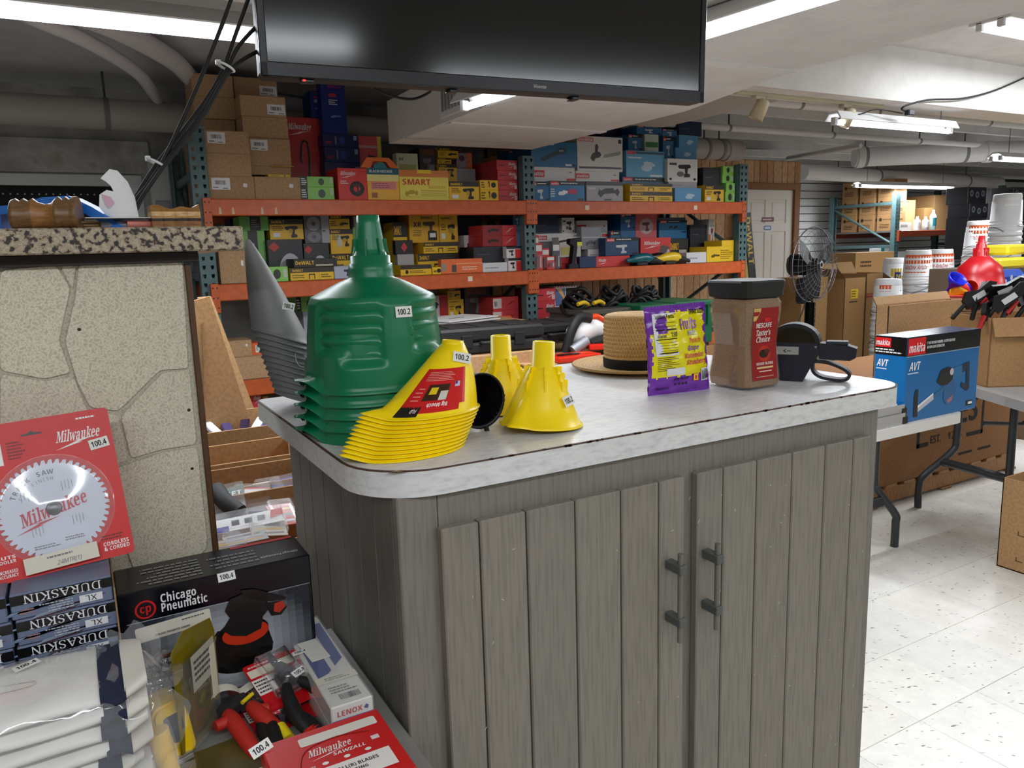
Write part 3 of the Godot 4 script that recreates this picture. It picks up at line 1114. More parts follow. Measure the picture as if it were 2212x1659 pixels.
func case_body(t: Node3D, w: float, h: float, d: float, col: Color, label: bool):
	var lo := S()
	box(lo, V(0, 0, -d), V(w, h * .46, 0), col, .012)
	put("lower_shell", lo, M.rubber, t)
	var up := S()
	box(up, V(0, h * .49, -d), V(w, h, 0), col, .012)
	for i in 3:
		box(up, V(w * (.12 + .28 * i), h, -d * .85), V(w * (.32 + .28 * i), h + .003, -d * .15), Color(col.r * 1.2, col.g * 1.2, col.b * 1.2), .002)
	put("upper_shell", up, M.rubber, t)
	for x in [.2, .7]:
		var l := S()
		box(l, V(w * x, h * .28, .0), V(w * (x + .1), h * .75, .008), Color(col.r * .7, col.g * .7, col.b * .7), .003)
		put("latch", l, M.rubber, t)
	var g := S()
	tube(g, curve([V(w * .38, h * .45, .0), V(w * .4, h * .45, .028), V(w * .6, h * .45, .028), V(w * .62, h * .45, .0)], 4), .009, 8, col)
	put("handle", g, M.rubber, t)
	if label:
		var s := S()
		flat(s, poly([w * .45, .1, w * .58, .105, w * .57, .15, w * .44, .145]), K(.88, .88, .88), xf_face(V(0, h + .0036, 0), V(1, 0, 0), V(0, 0, -1)))
		put("label", s, M.paper, t)

func behind_counter():
	# big cartons that carry the black cases
	var c1 := thing("cardboard_carton", "wide brown carton under the black tool cases behind the counter", "box", V(V(1.345, .959, -3.3).x, .0, -3.3))
	carton_body(c1, V(0, 0, -.7), V(V(2.024, .89, -3.3).x - V(1.345, .959, -3.3).x, V(1.585, .997, -3.3).y, 0), false, "b98f66")
	var c2 := thing("cardboard_carton", "brown carton with flap edge under the red tool packs", "box", V(V(1.95, .932, -3.2).x, .0, -3.2))
	carton_body(c2, V(0, 0, -.7), V(V(2.694, .859, -3.2).x - V(1.95, .932, -3.2).x, V(2.156, .964, -3.2).y - .03, 0), false, "b78d62", [["l", .08, 4.0]])
	var y1: float = V(1.585, .997, -3.3).y
	var k1 := thing("tool_case", "black plastic tool case lying left on the wide brown carton", "case", V(V(1.493, 1.026, -3.36).x, y1, -3.36), -.1)
	case_body(k1, .56, V(1.696, 1.126, -3.36).y - y1, .34, K(.055, .055, .06), false)
	var k2 := thing("tool_case", "black plastic tool case lying right on the wide brown carton", "case", V(V(2.002, .991, -3.5).x, y1 + .0, -3.5), .05)
	case_body(k2, .52, V(2.182, 1.095, -3.5).y - y1, .36, K(.055, .055, .06), false)
	# folded papers and a grey leaflet behind them
	var lf := thing("leaflet_stack", "grey printed leaflets lying behind the left black case", "leaflets", V(V(1.769, 1.103, -3.9).x, V(1.853, 1.082, -3.9).y, -3.9), .2)
	var ls := S()
	for i in 3:
		box(ls, V(.02 * i, .012 * i, -.3), V(.42 + .02 * i, .012 * i + .008, .0), [K(.62, .61, .6), K(.68, .67, .66), K(.72, .71, .7)][i], .002, Transform3D(Basis(Vector3.UP, .08 * i), Vector3.ZERO))
	put("leaflet", ls, M.paper, lf)
	var lw := S()
	word(lw, "makita", .1, .12, .03, K(.15, .15, .16), xf_face(V(.02, .0345, 0), V(1, 0, -.16), V(.16, 0, -1)), "bold", .0, .1, .12)
	put("print", lw, M.paper, lf)
	var lb := thing("cardboard_carton", "brown carton under the grey leaflets behind the black cases", "box", V(V(1.71, 1.057, -3.9).x - .05, .0, -3.86))
	carton_body(lb, V(0, 0, -.5), V(.7, V(1.853, 1.082, -3.9).y - .001, 0), false, "a67f56")
	# grey and green totes with dark goods at the right
	var tg := thing("plastic_tote", "grey plastic tote heaped with dark goods behind the straw hat", "tote", V(V(3.03, .979, -4.4).x, .0, -4.4))
	tote(tg, V(3.514, .944, -4.4).x - V(3.03, .979, -4.4).x, V(3.204, 1.09, -4.4).y, .45, K(.3, .29, .26))
	var t2 := thing("plastic_tote", "green plastic tote beside the grey one behind the sweet bag", "tote", V(V(3.451, .956, -4.3).x, .0, -4.3))
	tote(t2, V(3.77, .933, -4.3).x - V(3.451, .956, -4.3).x, V(3.618, 1.102, -4.3).y, .45, K(.02, .36, .22))
	var t3 := thing("plastic_tote", "green plastic tote nearest the coffee jar", "tote", V(V(3.783, .932, -4.3).x, .0, -4.32))
	tote(t3, V(4.192, .902, -4.3).x - V(3.783, .932, -4.3).x, V(3.968, 1.106, -4.3).y, .45, K(.02, .37, .23))
	rng.seed = 77
	for i in 9:
		var lab: String = "dark bundled cable coil heaped on the totes"
		var hp := thing("dark_coil", lab, "cable", V(lerpf(V(3.124, 1.097, -4.5).x, V(3.876, 1.086, -4.5).x, i / 8.0), V(3.484, 1.092, -4.5).y - .03 + .05 * sin(i * 1.9), -4.62 - .06 * (i % 3)), .7 * i, "dark coils on the totes")
		var hs := S()
		for k in 3:
			var ring := []
			for j in 19:
				var a := TAU * j / 18.0
				ring.append(V(cos(a) * (.1 - .02 * k), .03 * sin(a * 2.0 + k) + .035 * k, sin(a) * (.09 - .01 * k)))
			tube(hs, ring, .014, 6, K(.05, .05, .055))
		put("coil", hs, M.rubber, hp)
	for i in 2:
		var yt := thing("yellow_grip", ["yellow tool grip lying left on the grey tote", "yellow tool grip lying right on the grey tote"][i], "grip", V([V(3.093, 1.118, -4.42).x, V(3.227, 1.101, -4.42).x][i], V(3.204, 1.09, -4.4).y + .012, -4.47), .3)
		var ys := S()
		tube(ys, curve([V(-.06, .01, 0), V(0, .02, .01), V(.06, .0, 0)], 4), .015, 8, K(.88, .72, .08))
		put("grip", ys, M.rubber, yt)
	# white chainsaw and red packs on the flap carton
	var y2: float = V(2.156, .964, -3.2).y - .03
	var cw := thing("chainsaw", "white and black chainsaw lying behind the straw hat", "chainsaw", V(V(2.381, .943, -3.4).x, y2, -3.42))
	var ws := S()
	tube(ws, curve([V(-.1, .08, 0), V(-.03, .12, .0), V(.05, .13, .0), V(.12, .1, .0)], 5), [.03, .045, .055, .062, .066, .068, .068, .066, .064, .06, .058, .054, .05, .046, .04, .03], 14, K(.9, .9, .89))
	put("housing", ws, M.plastic, cw)
	var wo := S()
	tube(wo, curve([V(.02, .19, .02), V(.06, .195, .02), V(.11, .17, .02)], 4), .016, 8, K(.88, .26, .08))
	put("stripe", wo, M.plastic, cw)
	var wk := S()
	tube(wk, curve([V(-.16, .02, .04), V(-.12, .14, .05), V(-.06, .2, .04), V(.0, .19, .05)], 5), .026, 10, K(.06, .06, .065))
	tube(wk, [V(-.02, .05, .07), V(.26, .12, .05)], [.03, .022], 10, K(.06, .06, .065))
	put("grip", wk, M.rubber, cw)
	var wb := S()
	tube(wb, [V(-.14, .03, .08), V(-.05, .08, .08)], .03, 12, K(.62, .63, .65))
	put("muffler", wb, M.brushed, cw)
	for i in 3:
		var rp := thing("red_pack", ["red blister pack with black inserts lying before the chainsaw", "dark red clear bag lying beside the chainsaw", "flat red pack at the counter's back edge"][i], "package", V([V(2.461, .965, -3.3).x, V(2.615, .978, -3.4).x, V(2.183, .967, -3.24).x][i], y2 + [.03, .05, .0][i], [-3.3, -3.42, -3.23][i]), [-.35, .2, .0][i])
		var rs := S()
		box(rs, V(-.13, 0, -.09), V(.13, .03, .05), [K(.84, .15, .08), K(.42, .16, .17), K(.8, .18, .1)][i], .006)
		put("card", rs, M.gloss, rp)
		var ri := S()
		box(ri, V(-.1, .03, -.02), V(.02, .036, .01), K(.1, .09, .09), .002)
		box(ri, V(.03, .03, -.02), V(.1, .036, .01), K(.88, .28, .16), .002)
		put("insert", ri, M.gloss, rp)

func tote(t: Node3D, w: float, h: float, d: float, col: Color):
	var s := S()
	box(s, V(.02, h - .34, -d), V(w - .02, h - .03, 0), col, .008)
	put("tub", s, M.soft_plastic, t)
	var r := S()
	box(r, V(.0, h - .055, -d - .015), V(w, h - .02, .018), Color(col.r * 1.1, col.g * 1.1, col.b * 1.1), .006)
	for i in 4:
		box(r, V(w * (.14 + .22 * i), h - .2, .0), V(w * (.17 + .22 * i), h - .05, .014), col, .003)
	put("rim", r, M.soft_plastic, t)
	var b := S()
	box(b, V(.03, 0, -d + .02), V(w - .03, h - .341, -.02), K(.25, .24, .22), .006)
	put("stand", b, M.soft_plastic, t)

# ---------------------------------------------------------------- stone-faced bar at the left
func build_bar():
	var b := thing("bar_counter", "stone-faced bar with speckled granite-look slab beside the counter", "bar")
	var s := S()
	box(s, V(-1.6, 1.504, -1.8), V(.231, 1.539, -1.22), Color(1, 1, 1), .002)
	put("slab", s, M.granite, b)
	var u := S()
	box(u, V(-1.6, 1.488, -1.78), V(.17, 1.504, -1.255), K(.16, .11, .09), .001)
	put("underboard", u, M.wood, b)
	var p := S()
	box(p, V(-1.6, .0, -1.34), V(.15, 1.488, -1.27), K(.82, .8, .75))
	put("backing_board", p, M.stone, b)
	var tr := S()
	box(tr, V(.15, .0, -1.345), V(.159, 1.485, -1.264), K(.34, .22, .12), .0015)
	put("edge_trim", tr, M.wood, b)
	var c0 := K(.94, .91, .85)
	var stones := [
		[V(.012, 1.49, -1.264), V(.148, 1.493, -1.264), V(.144, 1.396, -1.264), V(.141, 1.328, -1.264), V(.101, 1.329, -1.264), V(.039, 1.274, -1.264), V(.004, 1.284, -1.264), V(-.008, 1.322, -1.264), V(-.017, 1.382, -1.264), V(.003, 1.445, -1.264)],
		[V(-.083, 1.485, -1.264), V(-.017, 1.489, -1.264), V(-.003, 1.457, -1.264), V(-.025, 1.385, -1.264), V(-.016, 1.337, -1.264), V(-.049, 1.332, -1.264), V(-.099, 1.349, -1.264)],
		[V(.042, 1.265, -1.264), V(.104, 1.324, -1.264), V(.142, 1.325, -1.264), V(.142, 1.208, -1.264), V(.092, 1.207, -1.264), V(.049, 1.2, -1.264)],
		[V(-.099, 1.344, -1.264), V(-.049, 1.328, -1.264), V(-.013, 1.331, -1.264), V(-.001, 1.281, -1.264), V(-.001, 1.253, -1.264), V(-.028, 1.234, -1.264), V(-.113, 1.23, -1.264)],
		[V(.006, 1.277, -1.264), V(.038, 1.269, -1.264), V(.044, 1.198, -1.264), V(.025, 1.194, -1.264), V(.007, 1.249, -1.264)],
		[V(-.012, 1.49, -1.264), V(.008, 1.491, -1.264), V(-.000, 1.455, -1.264)],
		[V(.027, 1.188, -1.264), V(.093, 1.202, -1.264), V(.142, 1.203, -1.264), V(.143, 1.033, -1.264), V(.04, 1.003, -1.264), V(.03, 1.051, -1.264)],
		[V(-.114, 1.225, -1.264), V(-.029, 1.23, -1.264), V(.000, 1.247, -1.264), V(.021, 1.191, -1.264), V(.024, 1.052, -1.264), V(.033, 1.002, -1.264), V(-.141, .999, -1.264)],
	]
	for k in stones.size():
		var st := S()
		var pg := PackedVector2Array()
		for v in stones[k]:
			pg.append(Vector2(v.x, v.y))
		# round the corners a little
		var pr := PackedVector2Array()
		for i in pg.size():
			var a := pg[i]
			var n := pg[(i + 1) % pg.size()]
			var q := pg[(i + pg.size() - 1) % pg.size()]
			pr.append(a.lerp(q, .1))
			pr.append((a * 2.0 + a.lerp(q, .1) + a.lerp(n, .1)) / 4.0)
			pr.append(a.lerp(n, .1))
		var tone: float = [1.0, 1.03, .97, 1.0, .9, .88, .96, .98][k]
		prism(st, pr, -1.272, -1.2665, Color(c0.r * tone, c0.g * tone, c0.b * tone))
		put("stone", st, M.stone, b)
	# far stones outside the picture
	for i in 3:
		var st2 := S()
		var x := -1.58 + i * .48
		box(st2, V(x, .9, -1.272), V(x + .46, 1.47, -1.2665), c0, .002)
		put("stone", st2, M.stone, b)
	# nail holes in the facing
	var nh := S()
	for q in [V(.002, 1.398, -1.266), V(.136, 1.263, -1.266), V(.132, 1.17, -1.266)]:
		disc(nh, q.x, q.y, .0025, .0025, K(.25, .15, .08), T(V(0, 0, -1.266)), .0, 8)
	put("nail_hole", nh, M.matte, b)
	bar_things()

func turned(called: String, label: String, at: Vector3, turn: float, prof: Array, cols: Array, seg := 20):
	# a turned block lying on its side: [x, radius] profile with a flat foot, one colour for each stretch
	var t := thing(called, label, "wooden block", at, turn)
	var s := S()
	s.set_smooth_group(0)
	for i in prof.size() - 1:
		s.set_color(cols[i % cols.size()])
		var a := PackedVector3Array()
		var b := PackedVector3Array()
		for j in seg:
			var an := TAU * j / seg
			for q in [[prof[i], a], [prof[i + 1], b]]:
				var v := V(q[0][0], maxf(q[0][1] * sin(an), -.017), q[0][1] * .9 * cos(an))
				v.y += .017
				if q[1] == a:
					a.append(v)
				else:
					b.append(v)
		grid(s, [a, b], true)
	s.set_smooth_group(-1)
	s.set_color(cols[0])
	for e in [0, prof.size() - 1]:
		for j in seg:
			var v0 := V(prof[e][0], .017, 0)
			var v1 := V(prof[e][0], maxf(prof[e][1] * sin(TAU * j / seg), -.017) + .017, prof[e][1] * .9 * cos(TAU * j / seg))
			var v2 := V(prof[e][0], maxf(prof[e][1] * sin(TAU * (j + 1) / seg), -.017) + .017, prof[e][1] * .9 * cos(TAU * (j + 1) / seg))
			if e == 0:
				tri(s, v0, v2, v1)
			else:
				tri(s, v0, v1, v2)
	put("block", s, M.turned_wood, t)
	return t

func bar_things():
	var p1 := [[-.04, .019], [-.038, .023], [-.033, .0245], [-.028, .021], [-.023, .0245], [-.018, .021], [-.012, .0245], [-.006, .019], [.002, .0165], [.01, .018], [.015, .023], [.02, .0265], [.0245, .022], [.029, .0265], [.0335, .0225], [.038, .0265], [.043, .0265]]
	var w1 := K(.66, .48, .28)
	var w1d := K(.52, .4, .26)
	turned("turned_block", "pale turned wooden roller with beaded ends on the bar slab", V(-.022, 1.541, -1.262) * V(1, 0, 1) + V(0, 1.5395, 0), -.25, p1, [w1d, w1d, w1d, w1d, w1d, w1d, w1, w1, w1, w1, w1d, w1d, w1d, w1d, w1d, w1d])
	# striped one: laminated light and dark layers run level through it
	var t := thing("turned_block", "glossy wavy wooden block with dark and light layers on the bar slab", "wooden block", V(.143, 1.543, -1.262) * V(1, 0, 1) + V(0, 1.5395, 0), .05)
	var heights := [.0, .0085, .0125, .0155, .022, .034]
	var cols := [K(.62, .43, .22), K(.16, .09, .06), K(.78, .6, .36), K(.85, .7, .46), K(.64, .46, .24)]
	var top := func(x: float): return .0275 + .0018 * sin((x + .03) * 210.0) + .0045 * pow(absf(x) / .033, 2.0)
	for k in 5:
		var s := S()
		s.set_smooth_group(0)
		var rows := []
		for side in 4:
			var r := PackedVector3Array()
			for i in 33:
				var x := -.0335 + .067 * i / 32.0
				var ht: float = top.call(x)
				var dep: float = .018 + .0022 * absf(sin((x + .0335) / .067 * PI * 4.0))
				var ya: float = minf(heights[k], ht - .0005)
				var yb: float = minf(heights[k + 1], ht) if k < 4 else ht
				var fy: float = yb if side == 1 or side == 2 else ya
				var fz: float = dep if side < 2 else -dep
				fz *= 1.0 - .35 * pow(clampf((fy - .014) / .02, .0, 1.0), 2.0)
				r.append(V(x, fy, fz))
			rows.append(r)
		rows.append(rows[0])
		s.set_color(cols[k])
		s.set_smooth_group(-1)
		grid(s, rows)
		for e in [0, 32]:
			quad(s, rows[0][e], rows[1][e], rows[2][e], rows[3][e])
		put("layer", s, M.turned_wood, t)
	# blue plastic tray behind the pale roller
	var bl := thing("blue_tray", "bent blue plastic tray behind the pale wooden roller", "tray", V(-.025, 1.552, -1.33) * V(1, 0, 1) + V(0, 1.5395, 0), -.3)
	var bs := S()
	prism(bs, poly([-.055, .0, -.058, .033, -.02, .036, .01, .045, .045, .047, .075, .03, .1, .012, .115, .0, .1, .0, .085, .008, .05, .03, .0, .028, -.045, .022, -.045, .0]), -.03, .03, K(.08, .42, .78))
	put("body", bs, M.plastic, bl)
	# flat wooden slips beside the roller
	for i in 3:
		var sl := thing("wooden_slip", ["thin wooden slip lying lowest beside the pale roller", "thin wooden slip lying second beside the pale roller", "thin wooden slip lying on top beside the pale roller"][i], "slip", V(.028, 1.541, -1.27) * V(1, 0, 1) + V(.0 + i * .004, 1.5395 + i * .0035, -.01), .35 + i * .16)
		var ss := S()
		box(ss, V(-.03, .0, -.008), V(.03, .003, .008), [K(.68, .55, .4), K(.74, .6, .44), K(.64, .5, .36)][i], .001)
		put("slip", ss, M.wood, sl)
	# white sheet lying over pens, torn paper standing on it
	var sh := thing("paper_sheet", "white paper sheet lying over pens on the bar slab", "paper", V(.072, 1.544, -1.3) * V(1, 0, 1) + V(0, 1.553, 0), .08)
	var pp := S()
	box(pp, V(-.05, .0, -.05), V(.05, .0012, .05), K(.9, .9, .9))
	put("sheet", pp, M.paper, sh)
	for i in 4:
		var pn := thing("pen", ["dark blue pen under the white sheet", "silver pen under the white sheet", "black pen under the white sheet", "pink highlighter poking out from under the white sheet"][i], "pen", V(.071, 1.543, -1.28) * V(1, 0, 1) + V([-.02, .005, .02, .038][i], 1.5395 + .0055, [-.012, .004, -.02, .012][i]), [.1, -.1, .2, .05][i])
		var ps := S()
		tube(ps, [V(-.03, 0, 0), V(.024, 0, 0), V(.03, 0, 0)], [.0055, .0055, .002], 10, [K(.12, .14, .26), K(.6, .6, .66), K(.08, .08, .1), K(.9, .55, .5)][i])
		put("barrel", ps, M.plastic, pn)
	var tp := thing("torn_paper", "torn white paper strip standing up with a pink patch", "paper", V(.069, 1.548, -1.29) * V(1, 0, 1) + V(0, 1.5542, 0), .1)
	var ts := S()
	var out := poly([-.012, .0, .028, .0, .024, .03, .017, .052, .006, .068, -.004, .07, -.018, .056, -.012, .052, -.006, .046, -.003, .038, -.012, .04, -.022, .033, -.024, .016])
	# curl the sheet: it bends backwards as it rises
	var tt := Geometry2D.triangulate_polygon(out)
	ts.set_smooth_group(0)
	for off in [.0, -.0006]:
		ts.set_color(K(.93, .93, .93))
		for i in range(0, tt.size(), 3):
			for j in ([0, 2, 1] if off == .0 else [0, 1, 2]):
				var v := out[tt[i + j]]
				ts.add_vertex(V(v.x, v.y, off + .01 * sin(v.y * 40.0) + v.x * v.x * 6.0))
	put("sheet", ts, M.paper, tp)
	var pk := S()
	flat(pk, poly([-.02, .034, -.008, .03, -.004, .022, -.012, .014, -.016, .02]), K(.86, .68, .76), T(V(0, 0, .0125)))
	put("pink_patch", pk, M.paper, tp)

# ---------------------------------------------------------------- things on the counter
func sticker(parent: Node3D, text: String, xf: Transform3D, w := .026, h := .016):
	var s := S()
	box(s, V(-w / 2, -h / 2, -.0002), V(w / 2, h / 2, .0003), K(.9, .9, .88), .0, xf)
	var p := put("price_sticker", s, M.paper, parent)
	var q := S()
	word(q, text, .0, -h * .27, h * .55, K(.1, .1, .12), xf, "bold", .0006, .0, w * .78, true)
	put("digits", q, M.paper, p)

# surface from rings: ring(v) gives [centre, axis across, axis deep]; wave(a) may lift the rim
func loft(st: SurfaceTool, rings: Array, n: int, col: Color, closed_top := false):
	st.set_color(col)
	st.set_smooth_group(0)
	var rows := []
	for r in rings:
		var row := PackedVector3Array()
		for j in n:
			var a := TAU * j / n
			row.append(r[0] + r[1] * cos(a) + r[2] * sin(a))
		rows.append(row)
	grid(st, rows, true)
	st.set_smooth_group(-1)

func green_surface(a: float, t: float, inner := .0) -> Vector3:
	# t: 0 rim .. 1 tip ; a: angle, 0 at +x, PI/2 towards the viewer
	var prof := [[.0, .113, .0], [.02, .113, .003], [.05, .108, .006], [.16, .107, .03], [.36, .104, .08], [.5, .099, .128], [.55, .093, .139], [.66, .052, .16], [.7, .0365, .166], [.705, .0355, .168], [.77, .034, .188], [.772, .0315, .189], [.8, .031, .2], [.802, .026, .201], [.84, .0245, .212], [1.0, .0168, .262]]
	var r := .0
	var y := .0
	for i in prof.size() - 1:
		if t >= prof[i][0] and t <= prof[i + 1][0]:
			var k: float = (t - prof[i][0]) / (prof[i + 1][0] - prof[i][0])
			r = lerpf(prof[i][1], prof[i + 1][1], k)
			y = lerpf(prof[i][2], prof[i + 1][2], k)
			break
	# boxy cross-section of the body, round at the spout
	var sq := clampf((.66 - t) / .4, .0, 1.0)
	var c := cos(a)
	var s := sin(a)
	var pw := lerpf(2.0, 3.2, sq)
	var rr := r / pow(pow(absf(c), pw) + pow(absf(s), pw), 1.0 / pw)
	rr = lerpf(r, rr, .75)
	# two hand recesses either side of the front rib
	if t > .1 and t < .56:
		for q in [PI / 2 + .8, PI / 2 - .74, -PI / 2 + .8, -PI / 2 - .74]:
			var da := absf(wrapf(a - q, -PI, PI))
			var ka := smoothstep(.6, .44, da)
			var low := .2 + .05 * (1.0 if wrapf(a - q, -PI, PI) > 0 else -.3)
			var kt := smoothstep(low, low + .06, t) * smoothstep(.53, .45, t)
			rr -= .012 * ka * kt
	# rim with a pouring lip on the left
	if t < .14:
		var dl := absf(wrapf(a - PI * .98, -PI, PI))
		var kl := smoothstep(.42, .0, dl) * smoothstep(.14, .02, t)
		rr += .024 * kl
		y += .016 * kl * (1.0 - t / .14) + .006 * sin(dl * 9.0) * smoothstep(.6, .2, dl) * (1.0 - t / .14)
	return V(c * (rr - inner), y, s * (rr - inner))

func green_mesh() -> ArrayMesh:
	var st := S()
	st.set_color(K(.02, .44, .29))
	st.set_smooth_group(0)
	var ts := [.0, .02, .05, .07, .09, .11]
	for i in 49:
		ts.append(.12 + i * .01)
	ts.append_array([.64, .66, .68, .7, .705, .74, .77, .772, .8, .802, .84, .9, .96, 1.0])
	var rows := []
	for t in ts:
		var r := PackedVector3Array()
		for j in 96:
			r.append(green_surface(TAU * j / 96.0, t))
		rows.append(r)
	# and back down inside
	for k in range(ts.size() - 1, -1, -1):
		if k % 4 == 0 or k > 54:
			var r2 := PackedVector3Array()
			for j in 96:
				r2.append(green_surface(TAU * j / 96.0, ts[k], .002))
			rows.append(r2)
	grid(st, rows, true)
	return mesh_of(st)

func build_counter_things():
	green_stack()
	grey_stack()
	yellow_stack()
	cone_funnels()
	black_funnel()
	straw_hat()
	sweet_bag()
	coffee_jar()
	price_gun()
	# stray label on the counter
	var s := S()
	box(s, V(-.014, .0, -.006), V(.014, .0006, .006), K(.85, .85, .85), .0, Transform3D(Basis(Vector3.UP, .3), V(.327, 1.216, -1.343)))
	tag(put("paper_scrap", s, M.paper), "small white paper scrap on the counter under the grey funnels", "paper")

func green_stack():
	var me := green_mesh()
	var names := ["lowest green funnel of the nested stack", "second lowest green funnel of the nested stack", "middle green funnel of the nested stack", "second highest green funnel of the nested stack", "topmost large green funnel with price sticker and tall spout"]
	for i in 5:
		var t := thing("green_funnel", names[i], "funnel", V(.407 + .001 * i, 1.2155 + .0185 * i, -1.176), .05, "nested large green funnels")
		put_mesh("cone", me, M.plastic, t)
		if i == 4:
			for k in 8:
				var an := TAU * k / 8.0 + .2
				var e := S()
				prism(e, poly([.0235, .212, .031, .2, .0275, .214, .0265, .226, .0225, .226]), -.0012, .0012, K(.02, .43, .28), Transform3D(Basis(Vector3.UP, an), Vector3.ZERO))
				put("rib", e, M.plastic, t)
			# raised step across the front rib
			var st := S()
			box(st, V(-.019, .08, .092), V(.021, .094, .1025), K(.02, .44, .29), .006, Transform3D(Basis(Vector3.UP, .0), Vector3.ZERO))
			put("step", st, M.plastic, t)
			sticker(t, "100.2", Transform3D(Basis(Vector3.UP, -.02) * Basis(Vector3.RIGHT, -.12), V(.006, .117, .1025)), .026, .016)

func grey_stack():
	var axis := V(.255, -.967, .0)
	var s := S()
	var col := K(.5, .5, .505)
	# from the tip to the slanting mouth, then back inside
	var rings := []
	var c0 := V(0, 0, 0)
	for k in 25:
		var v := k / 24.0
		var r := .004 + .05 * pow(v, .85)
		var c := c0 + axis * .178 * v
		var ax := V(.94, -.34 * v, .0) * r
		if v > .3 and v < .62:
			r += .0006 * sin(v * 190.0)
		rings.append([c, ax, V(0, 0, 1) * r * .98])
	rings.append([c0 + axis * .18, V(.94, -.34, 0) * .0565, V(0, 0, 1) * .0565])
	rings.append([c0 + axis * .183, V(.94, -.34, 0) * .0565, V(0, 0, 1) * .0565])
	rings.append([c0 + axis * .181, V(.94, -.34, 0) * .052, V(0, 0, 1) * .052])
	rings.append([c0 + axis * .1, V(.94, -.2, 0) * .033, V(0, 0, 1) * .032])
	loft(s, rings, 40, col)
	var me := mesh_of(s)
	var tab := S()
	box(tab, V(.044, -.203, .03), V(.075, -.2, .052), col, .001)
	var tm := mesh_of(tab)
	for i in 12:
		var t := thing("grey_funnel", "grey plastic funnel nested in the leaning grey stack" if i < 11 else "topmost grey plastic funnel with price sticker, leaning left", "funnel", V(.321, 1.402, -1.425) - axis * (.0108 * (i - 11.0 + 11.0)) + axis * .0, .0, "nested leaning grey funnels")
		t.position = V(.276, 1.524, -1.425) + axis * .0112 * (11 - i)
		put_mesh("cone", me, M.soft_plastic, t)
		put_mesh("tab", tm, M.soft_plastic, t)
		if i == 11:
			sticker(t, "100.2", Transform3D(Basis(Vector3.UP, .1) * Basis(V(0, 0, 1), -.25), V(.052, -.118, .0425)), .022, .014)
			var tw := S()
			tube(tw, curve([V(.062, -.196, .045), V(.054, -.205, .055), V(.058, -.222, .06), V(.075, -.225, .058), V(.088, -.206, .05), V(.07, -.195, .045)], 5), .0006, 4, K(.85, .85, .85))
			put("tie", tw, M.plastic, t)
			var tg := S()
			for k in 3:
				box(tg, V(.068, -.218 + .004 * k, .048 - .004 * k), V(.095, -.203 + .004 * k, .0485 - .004 * k), K(.82, .82, .82), .0, Transform3D(Basis(V(0, 0, 1), .06 * k), Vector3.ZERO))
			put("tag", tg, M.paper, t)

func yellow_ring(v: float, grow := .0) -> Array:
	# v: 0 mouth .. 1 tip, an oval mouth drawn up to a round spout that leans right
	var c := V(.056 * v + .004 * sin(v * PI), .094 * v, -.022 * v)
	var k := pow(1.0 - v, .92)
	var rx := lerpf(.017, .08, k) + grow
	var rz := lerpf(.016, .054, k) + grow
	return [c, V(rx, 0, rx * -.12), V(rz * .12, 0, rz)]

func yellow_point(a: float, v: float, off := .0) -> Vector3:
	var r := yellow_ring(v, off)
	var dl := absf(wrapf(a - PI, -PI, PI))
	var kl := smoothstep(.5, .0, dl) * smoothstep(.16, .0, v)
	return r[0] + r[1] * cos(a) * (1.0 + .28 * kl) + r[2] * sin(a) * (1.0 - .15 * kl) + V(0, .012 * kl, 0)

